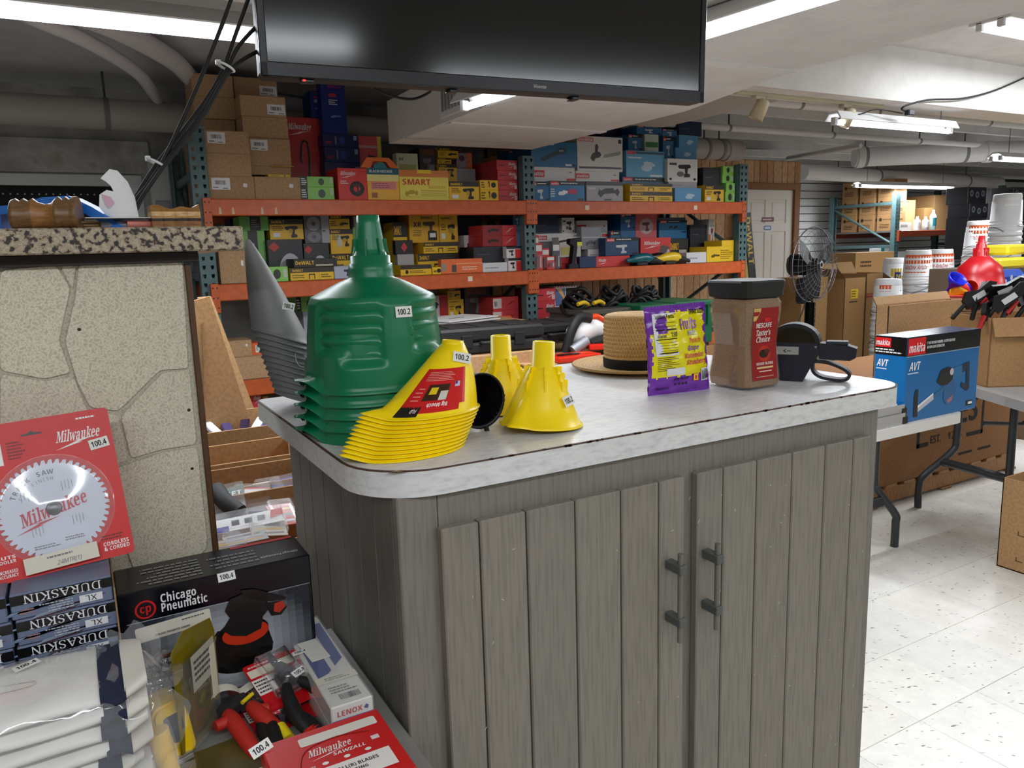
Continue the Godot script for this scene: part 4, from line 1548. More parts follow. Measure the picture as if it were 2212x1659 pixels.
func yellow_stack():
	var ye := K(1.0, .87, .03)
	var s := S()
	s.set_color(ye)
	s.set_smooth_group(0)
	var rows := []
	for q in [[.0, .0035], [.0, .004], [.012, .004], [.014, .0], [.06, .0], [.12, .0], [.2, .0], [.3, .0], [.42, .0], [.55, .0], [.7, .0], [.85, .0], [1.0, .0], [1.0, -.0016], [.6, -.0016], [.3, -.0016], [.1, -.0016], [.0, -.0016], [.0, .0035]]:
		var r := PackedVector3Array()
		for j in 56:
			r.append(yellow_point(TAU * j / 56.0, q[0], q[1]))
		rows.append(r)
	grid(s, rows, true)
	var me := mesh_of(s)
	var sp := S()
	lathe(sp, [[.0172, -.003], [.0165, .004], [.015, .004], [.015, -.003]], 20, ye, Transform3D(Basis(V(0, 0, 1), -.12), V(.056, .094, -.022)))
	var spm := mesh_of(sp)
	for i in 11:
		var t := thing("yellow_funnel", "yellow plastic scoop funnel nested in the stack before the green funnels" if i < 10 else "topmost yellow scoop funnel with red label and price sticker", "funnel", V(.392 + .0042 * i, 1.2155 + .0047 * i, -1.003 - .0028 * i), .0, "nested yellow scoop funnels")
		put_mesh("cone", me, M.plastic, t)
		if i == 10:
			put_mesh("spout", spm, M.plastic, t)
			# the label is glued on the slope that faces the viewer
			warp = func(v: Vector3): return yellow_point(v.x, v.y, .0006 + v.z)
			var l := S()
			var a0 := PI / 2 - .02
			var F := I3
			bent_rect(l, PI * .86, .16, a0 - .35, .66, K(.8, .09, .09), F, .0, 20)
			bent_rect(l, PI * .86, .04, PI * .7, .17, K(.1, .09, .08), F, .0, 8)
			bent_rect(l, PI * .78, .08, a0 - .2, .17, K(.8, .09, .09), F, .0, 12)
			bent_rect(l, PI * .73, .24, PI * .545, .45, K(.22, .12, .08), F, .0004, 10)
			bent_rect(l, PI * .7, .32, PI * .64, .41, K(.88, .78, .1), F, .0008, 5)
			bent_rect(l, PI * .61, .24, PI * .55, .36, K(.82, .8, .76), F, .0008, 5)
			bent_rect(l, PI * .5, .4, PI * .455, .47, K(.75, .75, .85), F, .0006, 3)
			bent_rect(l, PI * .5, .435, PI * .48, .47, K(.15, .2, .55), F, .001, 2)
			for k in 6:
				bent_rect(l, PI * .8, .5 + k * .022, PI * (.52 + .02 * (k % 3)), .508 + k * .022, K(.9, .62, .58), F, .0005, 8)
			for k in 4:
				bent_rect(l, PI * .82, .24 + k * .05, PI * .755, .252 + k * .05, K(.9, .62, .58), F, .0005, 4)
			# upside-down lettering, as the stack stands on its mouths
			var up := Transform3D(Basis(V(-1, 0, 0), V(0, -1, 0), V(0, 0, 1)), Vector3.ZERO)
			pass
			warp = func(v: Vector3): return yellow_point(PI * .53 + v.x, .205 - v.y, .0012)
			word(l, "Big Mouth", .0, .0, .05, K(.95, .92, .9), F, "bold", .0, .0, .44)
			warp = func(v: Vector3): return yellow_point(PI * .72 + v.x, .135 - v.y, .0012)
			word(l, "FLO", .0, .0, .045, K(.92, .92, .92), F, "bold", .0, .2, .13)
			warp = null
			put("label", l, M.gloss, t)
			var P := yellow_point(PI * .5, .8, .0012)
			sticker(t, "100.2", Transform3D(Basis(Vector3.UP, -.1) * Basis(Vector3.RIGHT, -.5) * Basis(V(0, 0, 1), -.28), P + V(.004, .0, .003)), .027, .016)

func cone_shape(ye: Color, seed_: int) -> SurfaceTool:
	var s := S()
	s.set_color(ye)
	s.set_smooth_group(0)
	var prof := [[.0665, .0], [.0665, .003], [.0625, .004], [.05, .032], [.036, .064], [.0255, .086], [.022, .09], [.0185, .092], [.0175, .13], [.0145, .131], [.0145, .096], [.03, .066], [.06, .004], [.0655, .0]]
	var rows := []
	for p in prof:
		var r := PackedVector3Array()
		for j in 56:
			var a := TAU * j / 56.0
			var rr: float = p[0]
			var y: float = p[1]
			var dl := absf(wrapf(a - PI * .92, -PI, PI))
			if y < .02:
				rr += .016 * smoothstep(.35, .0, dl) * (1.0 - y / .02)
				y += .004 * smoothstep(.5, .0, dl)
			r.append(V(cos(a) * rr, y, sin(a) * rr))
		rows.append(r)
	grid(s, rows, true)
	s.set_smooth_group(-1)
	return s

func cone_funnels():
	var ye := K(1.0, .87, .04)
	var me := mesh_of(cone_shape(ye, 1))
	var rib := S()
	prism(rib, poly([.02, .092, .03, .092, .03, .082, .035, .082, .035, .071, .04, .071, .04, .05, .03, .07, .022, .088]), -.0014, .0014, ye)
	var rm := mesh_of(rib)
	for i in 2:
		var t := thing("cone_funnel", ["yellow ribbed cone funnel with price sticker beside the black funnel", "yellow ribbed cone funnel standing behind the stickered one"][i], "funnel", [V(.622, 1.2155, -1.02), V(.64, 1.2155, -1.178)][i], [.15, .5][i], "yellow ribbed cone funnels")
		if i == 0:
			t.rotation = V(.0, .15, -.075)
			t.position.y += .004
		put_mesh("cone", me, M.plastic, t)
		for k in 8:
			put_mesh("rib", rm, M.plastic, t, Transform3D(Basis(Vector3.UP, TAU * k / 8.0 + .2), Vector3.ZERO))
		if i == 0:
			sticker(t, "100.2", Transform3D(Basis(Vector3.UP, .12) * Basis(Vector3.RIGHT, -.42) * Basis(V(0, 0, 1), .24), V(.011, .043, .0505)), .024, .016)

func black_funnel():
	var ax := V(.12, .1, -.98).normalized()
	var up := V(.05, .95, .1).normalized()
	var sd := ax.cross(up).normalized()
	up = sd.cross(ax)
	var t := thing("black_funnel", "black funnel lying with its dark mouth open beside the yellow stack", "funnel", V(.531, 1.2155, -1.045))
	var s := S()
	var rings := []
	var c := V(0, .047, 0)
	for q in [[.006, .036, .041], [.0, .0385, .045], [.004, .0385, .045], [.006, .0365, .042], [.05, .031, .034], [.1, .02, .021], [.14, .011, .011], [.14, .009, .009], [.1, .018, .019], [.05, .029, .032], [.006, .034, .039]]:
		rings.append([c + ax * q[0], sd * q[1], up * q[2]])
	loft(s, rings, 40, K(.045, .045, .05))
	put("cone", s, M.soft_plastic, t)
	var l := S()
	for k in 6:
		box(l, V(-.0015, -.0, -.02), V(.0015, .006, .006), K(.05, .05, .055), .001, Transform3D(Basis(sd, up, sd.cross(up)), c) * Transform3D(Basis(V(0, 0, 1), -2.4 + k * .2), Vector3.ZERO) * T(V(.0, .036, -.012)))
	put("grip_rib", l, M.rubber, t)
	var e := S()
	tube(e, [c - up * .042 - ax * .0 + sd * .01, c - up * .047 + sd * .01 - ax * .006], .004, 10, K(.05, .05, .055))
	put("hang_eye", e, M.rubber, t)
	# another scoop funnel with a red label half hidden behind
	var r := thing("yellow_funnel", "yellow funnel with red label lying behind the yellow stack", "funnel", V(.522, 1.2155, -1.16), .9, "nested yellow scoop funnels")
	var rs := S()
	lathe(rs, [[.01, .125], [.012, .09], [.046, .004], [.048, .0], [.044, .0], [.01, .09]], 28, K(1.0, .87, .04))
	put("cone", rs, M.plastic, r)
	var rl := S()
	bend = .030
	bend_taper = -.40
	bent_rect(rl, -.05, -.022, .05, .022, K(.78, .09, .09), T(V(0, .045, 0)), .001, 14)
	bent_rect(rl, -.05, .012, .05, .022, K(.1, .09, .08), T(V(0, .045, 0)), .0014, 14)
	bent_rect(rl, -.03, -.014, .03, -.01, K(.9, .7, .66), T(V(0, .045, 0)), .0014, 14)
	bend = .0
	bend_taper = .0
	put("label", rl, M.gloss, r)
	var tip := thing("yellow_funnel", "narrow yellow spout standing behind the green stack", "funnel", V(.508, 1.2155, -1.185), .2, "nested yellow scoop funnels")
	var ts := S()
	tube(ts, [V(.0, .0, .0), V(-.01, .06, .0), V(-.022, .155, -.01)], [.03, .014, .008], 16, K(1.0, .87, .04))
	put("spout", ts, M.plastic, tip)

func straw_hat():
	var t := thing("straw_hat", "flat-topped straw hat with dark band behind the sweet bag", "hat", V(1.115, 1.2155, -1.395), .3)
	var col := K(.8, .65, .42)
	var R := .074
	var b := S()
	var prof := []
	var n := 9
	for i in n * 5 + 1:
		var u := float(i) / (n * 5)
		var r := lerpf(.15, R, u)
		prof.append([r, .004 + .01 * (1.0 - u) * (1.0 - u) + .0014 * absf(sin(u * n * PI))])
	lathe(b, prof, 64, col)
	lathe(b, [[.15, .014], [.1515, .012], [.15, .009], [R, .0]], 64, K(.72, .57, .36))
	put("brim", b, M.straw, t)
	var c := S()
	var cp := []
	var m := 13
	for i in m * 5 + 1:
		var u2 := float(i) / (m * 5)
		cp.append([R * (1.0 + .035 * sin(u2 * PI)) + .0016 * absf(sin(u2 * m * PI)), .006 + .116 * u2])
	lathe(c, cp, 64, col)
	put("crown", c, M.straw, t)
	var tp := S()
	var tq := []
	for i in 41:
		var u3 := i / 40.0
		tq.append([R * (1.0 - u3), .122 + .004 * sin(minf(u3 * 6.0, 1.0) * PI / 2) + .0012 * absf(sin(u3 * 8.0 * PI))])
	lathe(tp, tq, 64, col)
	put("crown_top", tp, M.straw, t)
	var bd := S()
	lathe(bd, [[R + .003, .006], [R + .0042, .008], [R + .0048, .026], [R + .003, .028]], 64, K(.07, .06, .06))
	put("band", bd, M.cloth, t)
	# plait stitches round the crown, set in rows
	var st := S()
	st.set_color(K(.66, .5, .3))
	for i in 13:
		for j in 72:
			var a := TAU * (j + .5 * (i % 2)) / 72.0
			var r4: float = R * (1.0 + .035 * sin((i + .5) / 13.0 * PI)) + .0018
			var y := .006 + .116 * (i + .5) / 13.0
			if y < .03:
				continue
			var o := V(cos(a) * r4, y, sin(a) * r4)
			var e := V(-sin(a), 0, cos(a)) * .0022
			quad(st, o - e + V(0, -.0026, 0), o - e * .2 + V(0, .0026, 0), o + e + V(0, .003, 0), o + e * .2 + V(0, -.0022, 0))
	var sm := put("plait", st, M.straw, t)
	sm.set_meta("kind", "stuff")

func sweet_bag():
	var t := thing("sweet_bag", "purple and yellow sweet bag standing before the straw hat", "bag", V(.984, 1.2155, -1.105), .0)
	t.rotation = V(-.06, -.12, .03)
	var W := .136
	var H := .163
	var face := func(v: Vector3): 
		var u: float = v.x / W
		var q: float = v.y / H
		var bulge: float = .017 * pow(maxf(.0, sin(PI * clampf(q, 0, 1))), .6) * pow(maxf(.0, 1.0 - 4.0 * u * u), .5)
		var crinkle: float = .0012 * sin(u * 23.0 + q * 11.0) + .001 * sin(q * 37.0 - u * 9.0)
		var pinch: float = 1.0 - .05 * sin(PI * q) + .03 * (1.0 - q)
		return V(v.x * pinch, v.y, bulge + crinkle + v.z)
	var n := 48
	var purple := K(.46, .2, .66)
	var yellow := K(.93, .88, .05)
	for side in [1.0, -1.0]:
		var s := S()
		s.set_smooth_group(0)
		for i in n:
			for j in n:
				var cs: Array[Vector3] = []
				for k in [[0, 0], [0, 1], [1, 1], [1, 0]]:
					var v := V(((i + k[0]) / float(n) - .5) * W, (j + k[1]) / float(n) * H, .0)
					var p: Vector3 = face.call(v)
					p.z *= side
					cs.append(p)
				var u := (i + .5) / n
				var q := (j + .5) / n
				# jagged edge between the purple border and the yellow field
				var jag := .018 * sin(u * 67.0) * sin(u * 29.0 + 1.0)
				var inside := q > .21 + jag - .02 * u and q < .94 + jag and u > (.05 + .012 * sin(q * 70.0) if q < .7 else .3 + .02 * sin(q * 60.0)) and u < .93 + .02 * sin(q * 50.0)
				s.set_color(yellow if inside or (u > .05 and u < .4 and q > .21 and q < .36) else purple)
				if side > 0:
					quad(s, cs[0], cs[1], cs[2], cs[3])
				else:
					quad(s, cs[3], cs[2], cs[1], cs[0])
		put("front" if side > 0 else "back", s, M.gloss, t)
	var p := S()
	warp = face
	var F := I3
	var k2 := K(.06, .06, .08)
	var wt := K(.9, .9, .92)
	bent_rect(p, -.056, .074, -.006, .153, wt, F, .001, 16)
	word(p, "Nutrition Facts", -.053, .143, .0075, k2, F, "bold", .0012, .0, .042)
	for y in [[.135, .0008], [.128, .0008], [.121, .0026], [.104, .0016], [.098, .0006], [.093, .0006], [.088, .0006], [.083, .0006], [.078, .0022]]:
		bent_rect(p, -.0535, y[0], -.009, y[0] + y[1], k2, F, .0012, 8)
	word(p, "Calories", -.053, .108, .0065, k2, F, "bold", .0012, .0, .02)
	word(p, "110", -.021, .108, .0095, k2, F, "bold", .0012, .0, .012)
	warp = func(v: Vector3): return face.call(V(v.x, v.y, v.z + .0))
	for y2 in 8:
		bent_rect(p, -.053, .046 + y2 * .0034, -.008 - .008 * (y2 % 3), .0472 + y2 * .0034, K(.32, .3, .05), F, .0008, 6)
	word(p, "SHARE SIZE", .024, .147, .0085, k2, F, "bold", .0012, .1, .036)
	for o in [[.0014, K(.22, .08, .36), .0004], [.0, K(.7, .42, .86), .0]]:
		word(p, "Fruits", .0 - o[0] * .5, .12 - o[0] * .5, .019 + o[0], o[1], F, "bold", .0018 - o[2], .1, .036 + o[0])
		word(p, "mix", .018 - o[0] * .5, .108 - o[0] * .5, .0105 + o[0], o[1] if o[0] > .0 else wt, F, "bold", .0018 - o[2], .0, .018 + o[0])
	for w in [["Peach", .018, .093, .026, K(.88, .36, .22)], ["Grape", .012, .079, .028, K(.45, .22, .66)], ["Watermelon", .004, .065, .046, K(.86, .26, .36)], ["Strawberry", .01, .052, .048, K(.82, .18, .32)]]:
		word(p, w[0], w[1], w[2], .0098, w[4], F, "bold", .0014, .15, w[3])
	bent_rect(p, -.034, .036, .006, .049, wt, F, .001, 8)
	word(p, "JOIN THE CREW", -.018, .024, .0048, k2, F, "bold", .0012, .0, .034)
	for i in 4:
		disc(p, .0, .0, .0024, .0024, k2, T(face.call(V(-.013 + i * .0075, .018, .0014))), .0, 10)
	bent_rect(p, .026, .02, .037, .034, K(.85, .28, .14), F, .0012, 3)
	bent_rect(p, .027, .021, .036, .033, yellow, F, .0016, 3)
	bent_rect(p, .029, .023, .034, .031, K(.85, .28, .14), F, .002, 2)
	bent_rect(p, .045, .018, .063, .042, wt, F, .001, 4)
	for i in 9:
		bent_rect(p, .047 + i * .0017, .02, .0479 + i * .0017, .04, k2, F, .0015, 1)
	word(p, "Mondelez", -.055, .01, .0055, K(.12, .05, .2), F, "serif", .001, .1, .028)
	warp = null
	put("print", p, M.gloss, t)
	# crimped seams
	for y3 in [-.002, H - .002]:
		var c := S()
		for i in 40:
			box(c, V((i / 40.0 - .5) * W, y3, -.0006 if i % 2 else -.0012), V(((i + 1) / 40.0 - .5) * W, y3 + .006, .0012 if i % 2 else .0006), purple)
		put("seam", c, M.gloss, t)

func coffee_jar():
	var t := thing("coffee_jar", "tall clear jar of instant coffee with black lid and red label", "jar", V(1.132, 1.2155, -1.084))
	var section := func(h: float, r: float, cut: float):
		var row := PackedVector3Array()
		for q in [[1, -1], [1, 1], [-1, 1], [-1, -1]]:
			var a := V(q[0] * r, h, q[1] * (r - cut))
			var b := V(q[0] * (r - cut), h, q[1] * r)
			var m := V(q[0] * (r - cut * .35), h, q[1] * (r - cut * .35))
			if q[0] * q[1] > 0:
				row.append_array([a, m, b])
			else:
				row.append_array([b, m, a])
		return row
	var levels := [[.0, .047], [.006, .0525], [.02, .0535], [.05, .0505], [.085, .0475], [.115, .0492], [.145, .0525], [.163, .0525], [.172, .049], [.175, .044]]
	var s := S()
	s.set_smooth_group(-1)
	var rows := []
	for l in levels:
		rows.append(section.call(l[0], l[1], .017))
	s.set_color(Color(1, 1, 1))
	grid(s, rows, true)
	var bot: PackedVector3Array = rows[0]
	for j in bot.size():
		tri(s, Vector3.ZERO, bot[j], bot[(j + 1) % bot.size()])
	put("shell", s, M.clear, t)
	var c := S()
	c.set_color(K(.66, .5, .29))
	var rows2 := []
	for l in levels.slice(0, 9):
		rows2.append(section.call(maxf(l[0], .003), l[1] - .0016, .0165))
	grid(c, rows2, true)
	for e in [rows2[0], rows2[8]]:
		for j in e.size():
			tri(c, V(0, e[0].y, 0), e[(j + 1) % e.size()], e[j])
	put("coffee", c, M.coffee, t)
	var lid := S()
	lid.set_color(K(.06, .06, .07))
	var r3 := []
	for l in [[.174, .05], [.176, .0535], [.203, .056], [.2065, .0545], [.2075, .052]]:
		r3.append(section.call(l[0], l[1], .014))
	grid(lid, r3, true)
	var top: PackedVector3Array = r3[4]
	for j in top.size():
		tri(lid, V(0, .2075, 0), top[(j + 1) % top.size()], top[j])
	put("lid", lid, M.soft_plastic, t)
	# the label follows the waisted front
	warp = func(v: Vector3):
		var r := .0
		for i in levels.size() - 1:
			if v.y >= levels[i][0] and v.y <= levels[i + 1][0]:
				r = lerpf(levels[i][1], levels[i + 1][1], (v.y - levels[i][0]) / (levels[i + 1][0] - levels[i][0]))
		return V(v.x, v.y, r + .0006 + v.z)
	var p := S()
	var F := I3
	for k in 14:
		var y := .018 + k * .0098
		bent_rect(p, -.033, y, .033, y + .0098, K(.58, .06, .07), F, .0, 2)
	flat_warp(p, poly([-.033, .131, -.026, .132, -.015, .15, -.015, .155, -.033, .155]), K(.8, .66, .38), .0004)
	var wt := K(.93, .88, .84)
	word(p, "NESCAFE", -.024, .118, .009, wt, F, "bold", .0008, .0, .04)
	bent_rect(p, -.004, .1285, .012, .1365, K(.8, .1, .1), F, .0006, 1)
	word(p, "Taster's", -.024, .103, .0105, wt, F, "serif-bold", .0008, .15, .038)
	word(p, "Choice", -.022, .09, .0105, wt, F, "serif-bold", .0008, .15, .036)
	disc_warp(p, .0, .068, .016, .016, K(.72, .18, .06), .0004)
	disc_warp(p, -.002, .068, .012, .008, K(.16, .06, .04), .0008)
	disc_warp(p, .006, .072, .008, .005, K(.28, .11, .06), .0012)
	word(p, "HOUSE BLEND", -.022, .047, .005, wt, F, "bold", .0008, .0, .044)
	bent_rect(p, -.021, .04, .022, .0435, K(.85, .75, .5), F, .0006, 2)
	bent_rect(p, -.016, .034, .018, .0355, wt, F, .0006, 2)
	bent_rect(p, -.024, .024, .022, .0255, K(.8, .6, .55), F, .0006, 2)
	warp = null
	put("label", p, M.gloss, t)

func flat_warp(st: SurfaceTool, pg: PackedVector2Array, col: Color, z: float):
	st.set_color(col)
	var t := Geometry2D.triangulate_polygon(pg)
	for i in t:
		st.add_vertex(bent(V(pg[i].x, pg[i].y, z)))

func disc_warp(st: SurfaceTool, x: float, y: float, rx: float, ry: float, col: Color, z: float):
	st.set_color(col)
	for j in 16:
		var a := TAU * j / 16.0
		var b := TAU * (j + 1) / 16.0
		tri(st, bent(V(x, y, z)), bent(V(x + cos(b) * rx, y + sin(b) * ry, z)), bent(V(x + cos(a) * rx, y + sin(a) * ry, z)))

func price_gun():
	var t := thing("price_gun", "dark blue price labelling gun with curved trigger beside the coffee jar", "label gun", V(1.225, 1.2155, -1.115), -.98)
	var navy := K(.06, .07, .14)
	var b := S()
	prism(b, poly([.0, .012, .012, .004, .075, .0, .088, .028, .105, .058, .1, .078, .0, .078]), -.022, .022, navy)
	put("body", b, M.soft_plastic, t)
	var h := S()
	# hump over the roll of labels
	var hp := []
	for i in 15:
		var a := PI * i / 14.0
		hp.append(Vector2(.056 - .049 * cos(a), .076 + .04 * sin(a)))
	prism(h, PackedVector2Array(hp), -.021, .021, K(.07, .07, .09))
	put("roll_cover", h, M.soft_plastic, t)
	var w := S()
	var wp := []
	for i in 15:
		var a2 := PI * i / 14.0
		wp.append(Vector2(.056 - .04 * cos(a2), .078 + .03 * sin(a2)))
	flat(w, PackedVector2Array(wp), K(.13, .1, .04), T(V(0, 0, .0216)))
	put("window", w, M.gloss, t)
	var pl := S()
	rect(pl, .02, .054, .066, .07, K(.62, .62, .6), T(V(0, 0, .0226)))
	flat(pl, poly([.036, .061, .042, .0655, .043, .0645, .0395, .0615, .043, .0585, .042, .0575]), K(.15, .15, .18), T(V(0, 0, .023)))
	rect(pl, .044, .0608, .052, .0622, K(.15, .15, .18), T(V(0, 0, .023)))
	put("name_plate", pl, M.print, t)
	var hd := S()
	prism(hd, poly([.098, .078, .155, .074, .172, .068, .17, .05, .16, .044, .104, .046]), -.017, .017, navy)
	box(hd, V(.115, .075, -.014), V(.155, .081, .014), K(.16, .2, .24), .001)
	put("handle", hd, M.soft_plastic, t)
	var tr := S()
	var path := curve([V(.092, .04, 0), V(.12, .038, 0), V(.15, .026, 0), V(.16, .014, 0), V(.152, .005, 0), V(.13, .005, 0), V(.105, .01, 0), V(.092, .022, 0), V(.092, .04, 0)], 5)
	for i in path.size() - 1:
		var a3: Vector3 = path[i]
		var c3: Vector3 = path[i + 1]
		var d3 := (c3 - a3).normalized()
		var n3 := V(-d3.y, d3.x, 0) * .0028
		var z := V(0, 0, .0135)
		tr.set_color(K(.07, .07, .09))
		quad(tr, a3 + n3 + z, c3 + n3 + z, c3 - n3 + z, a3 - n3 + z)
		quad(tr, a3 - n3 - z, c3 - n3 - z, c3 + n3 - z, a3 + n3 - z)
		quad(tr, a3 + n3 - z, c3 + n3 - z, c3 + n3 + z, a3 + n3 + z)
		quad(tr, a3 - n3 + z, c3 - n3 + z, c3 - n3 - z, a3 - n3 - z)
	put("trigger_loop", tr, M.soft_plastic, t)
	var sc := S()
	lathe(sc, [[.0, .001], [.003, .001], [.003, -.001]], 10, K(.5, .5, .5), Transform3D(Basis(Vector3.RIGHT, PI / 2), V(.097, .07, .023)))
	put("screw", sc, M.metal, t)

# ---------------------------------------------------------------- low display table in front of the bar
func build_display():
	var t := thing("display_table", "low grey display table between the bar and the cabinet", "table")
	var s := S()
	box(s, V(-.75, .815, -1.262), V(.331, .85, -.55), K(.52, .52, .5), .003)
	put("top", s, M.soft_plastic, t)
	var b := S()
	box(b, V(-.72, .0, -1.25), V(.325, .815, -.62), K(.4, .39, .38), .003)
	put("base", b, M.matte, t)
	sander_box()
	glove_boxes()
	blade_card()
	glove_bundle()
	tape_measure()
	pliers_packs()
	blade_boxes()

func sander_box():
	var t := thing("sander_box", "black box with orbital sander print and red ring emblem against the bar", "box", V(.006, .8505, -1.12))
	var s := S()
	box(s, V(0, 0, -.1), V(.262, .197, 0), K(.045, .045, .05), .002)
	put("carton", s, M.gloss, t)
	var p := S()
	var F := T(V(0, 0, .0006))
	var wt := K(.9, .9, .9)
	# printed backdrop: blue-grey with a bright middle
	var n := 22
	for i in n:
		for j in 14:
			var u := (i + .5) / n
			var v := (j + .5) / 14.0
			var k := clampf(1.0 - Vector2((u - .5) * 1.6, (v - .42) * 1.1).length() * 1.2, .0, 1.0)
			var c := Color(.012, .016, .028).lerp(Color(.62, .66, .72), k)
			rect(p, .012 + .244 * i / n, .018 + .134 * j / 14.0, .012 + .244 * (i + 1) / n, .018 + .134 * (j + 1) / 14.0, c, F)
	rect(p, .008, .152, .258, .153, K(.65, .67, .7), F, .0003)
	rect(p, .008, .017, .258, .018, K(.45, .47, .5), F, .0003)
	disc(p, .033, .169, .0135, .0135, K(.8, .1, .1), F, .0004, 24, .8)
	word(p, "cp", .033, .1645, .012, K(.8, .1, .1), F, "bold", .0006, .0, .014, true)
	word(p, "Chicago", .053, .1735, .0125, wt, F, "bold", .0004, .0, .046)
	word(p, "Pneumatic", .053, .16, .0125, wt, F, "bold", .0004, .0, .06)
	# white stock sticker without its code
	var stk := Transform3D(Basis(V(0, 0, 1), .06), V(.018, .122, .0012))
	flat(p, round_rect(.0, .0, .098, .022, .003), K(.84, .82, .76), stk)
	word(p, "CHICAGO PNEUMATIC SANDER", .024, .004, .003, K(.25, .25, .27), stk, "bold", .0004, .0, .045)
	fine_print(p, .06, .015, .09, .019, 1, K(.4, .4, .42), stk, .0004)
	# black text field and red series field
	rect(p, .0, .034, .092, .098, K(.02, .02, .025), F, .0004)
	var lines := ["PONCEUSE ORBITALE 5\"", "SCHLEIFMASCHINE", "LIJADORA 5\"", "LEVIGATRICE 5\"", "LIXADEIRA 5\"", "МАШИНКА"]
	for i in 6:
		word(p, lines[i], .006, .0855 - i * .0098, .0062, wt, F, "bold", .0008, .0, [.08, .072, .044, .055, .046, .05][i])
	rect(p, .0, .004, .094, .033, K(.76, .1, .1), F, .0006)
	word(p, "CP35 Series", .008, .013, .012, wt, F, "bold", .001, .0, .078)
	word(p, "5\" (125mm) R.O. SANDER", .126, .0045, .0085, wt, F, "bold", .0006, .0, .115)
	word(p, "CP", .108, .034, .005, K(.75, .1, .1), F, "bold", .0006)
	# the sander
	disc(p, .15, .07, .047, .03, K(.055, .05, .055), F, .0006, 28)
	flat(p, poly([.103, .07, .112, .1, .122, .112, .192, .098, .198, .072]), K(.1, .09, .1), F, .0008)
	disc(p, .157, .102, .036, .02, K(.05, .05, .055), F, .001, 24)
	disc(p, .16, .099, .033, .017, K(.76, .2, .1), F, .0012, 24)
	flat(p, poly([.128, .112, .14, .128, .134, .14, .142, .156, .162, .16, .192, .146, .198, .13, .186, .118, .182, .1, .16, .094, .14, .1]), K(.13, .12, .13), F, .0016)
	flat(p, poly([.158, .166, .176, .164, .222, .14, .22, .136, .196, .14, .164, .152]), K(.05, .05, .055), F, .002)
	flat(p, poly([.19, .138, .214, .136, .222, .124, .212, .114, .198, .116]), K(.06, .055, .06), F, .0018)
	flat(p, poly([.204, .134, .216, .136, .22, .126, .21, .118, .202, .122]), K(.74, .19, .09), F, .0022)
	flat(p, poly([.108, .08, .116, .104, .12, .106, .113, .078]), K(.42, .4, .42), F, .0014)
	# top side, its print seen upside down
	var T := xf_face(V(.262, .1976, -.1), V(-1, 0, 0), V(0, 0, 1))
	fine_print(p, .15, .02, .235, .09, 6, K(.5, .5, .52), T)
	fine_print(p, .07, .03, .14, .085, 4, K(.45, .45, .47), T)
	word(p, "Chicago Pneumatic", .012, .07, .008, K(.72, .72, .74), T, "bold", .0, .0, .055)
	rect(p, .006, .004, .1, .014, K(.7, .12, .14), T)
	put("print", p, M.gloss, t)
	sticker(t, "100.4", Transform3D(Basis(Vector3.RIGHT, -.6) * Basis(V(0, 0, 1), .02), V(.141, .192, .003)), .024, .013)

func glove_boxes():
	var pm: Mesh
	var bm: Mesh
	var s := S()
	box(s, V(0, 0, -.17), V(.112, .0335, 0), K(.42, .46, .56), .0015)
	bm = mesh_of(s)
	var p := S()
	var R := Transform3D(Basis(V(-1, 0, 0), V(0, -1, 0), V(0, 0, 1)), V(.112, .0335, .0006))
	# streaked blue-grey artwork
	rng.seed = 3
	for i in 16:
		var y := rng.randf() * .03
		var x := rng.randf() * .08
		flat(p, poly([x, y, x + .05, y + .006, x + .055, y + .0085, x + .01, y + .004]), [K(.42, .5, .62), K(.2, .22, .28), K(.55, .58, .66), K(.3, .2, .24)][i % 4], R)
	rect(p, .0, .002, .112, .0145, K(.05, .05, .08), R, .0003)
	word(p, "DuraSkin".to_upper(), .012, .003, .0105, K(.88, .88, .9), R, "serif", .0006, .0, .086)
	rect(p, .012, .0185, .038, .0285, K(.86, .86, .87), R, .0003)
	word(p, "XL", .025, .02, .007, K(.1, .1, .12), R, "normal", .0006, .0, .013, true)
	fine_print(p, .045, .018, .085, .031, 4, K(.7, .72, .76), R, .0003)
	fine_print(p, .088, .02, .104, .028, 2, K(.65, .5, .5), R, .0003)
	pm = mesh_of(p)
	for c in 2:
		for k in 7:
			var t := thing("glove_box", "upturned lettered glove box, %s of the stack %s" % [["lowest", "second", "third", "fourth", "fifth", "sixth", "top"][k], ["next to the black sander box", "cut by the picture edge"][c]], "box", V(-.108 - .116 * c + .002 * sin(k * 3.0), .8505 + .0345 * k, -1.085), .0, "stacked glove boxes")
			put_mesh("carton", bm, M.print, t)
			put_mesh("print", pm, M.gloss, t)
	# cardboard tray edge and a loose price tag beside them
	var e := S()
	box(e, V(.0035, .851, -1.26), V(.0055, 1.075, -1.08), K(.62, .5, .36))
	tag(put("tray_side", e, M.carton), "upright cardboard edge between the glove boxes and the sander box", "cardboard")

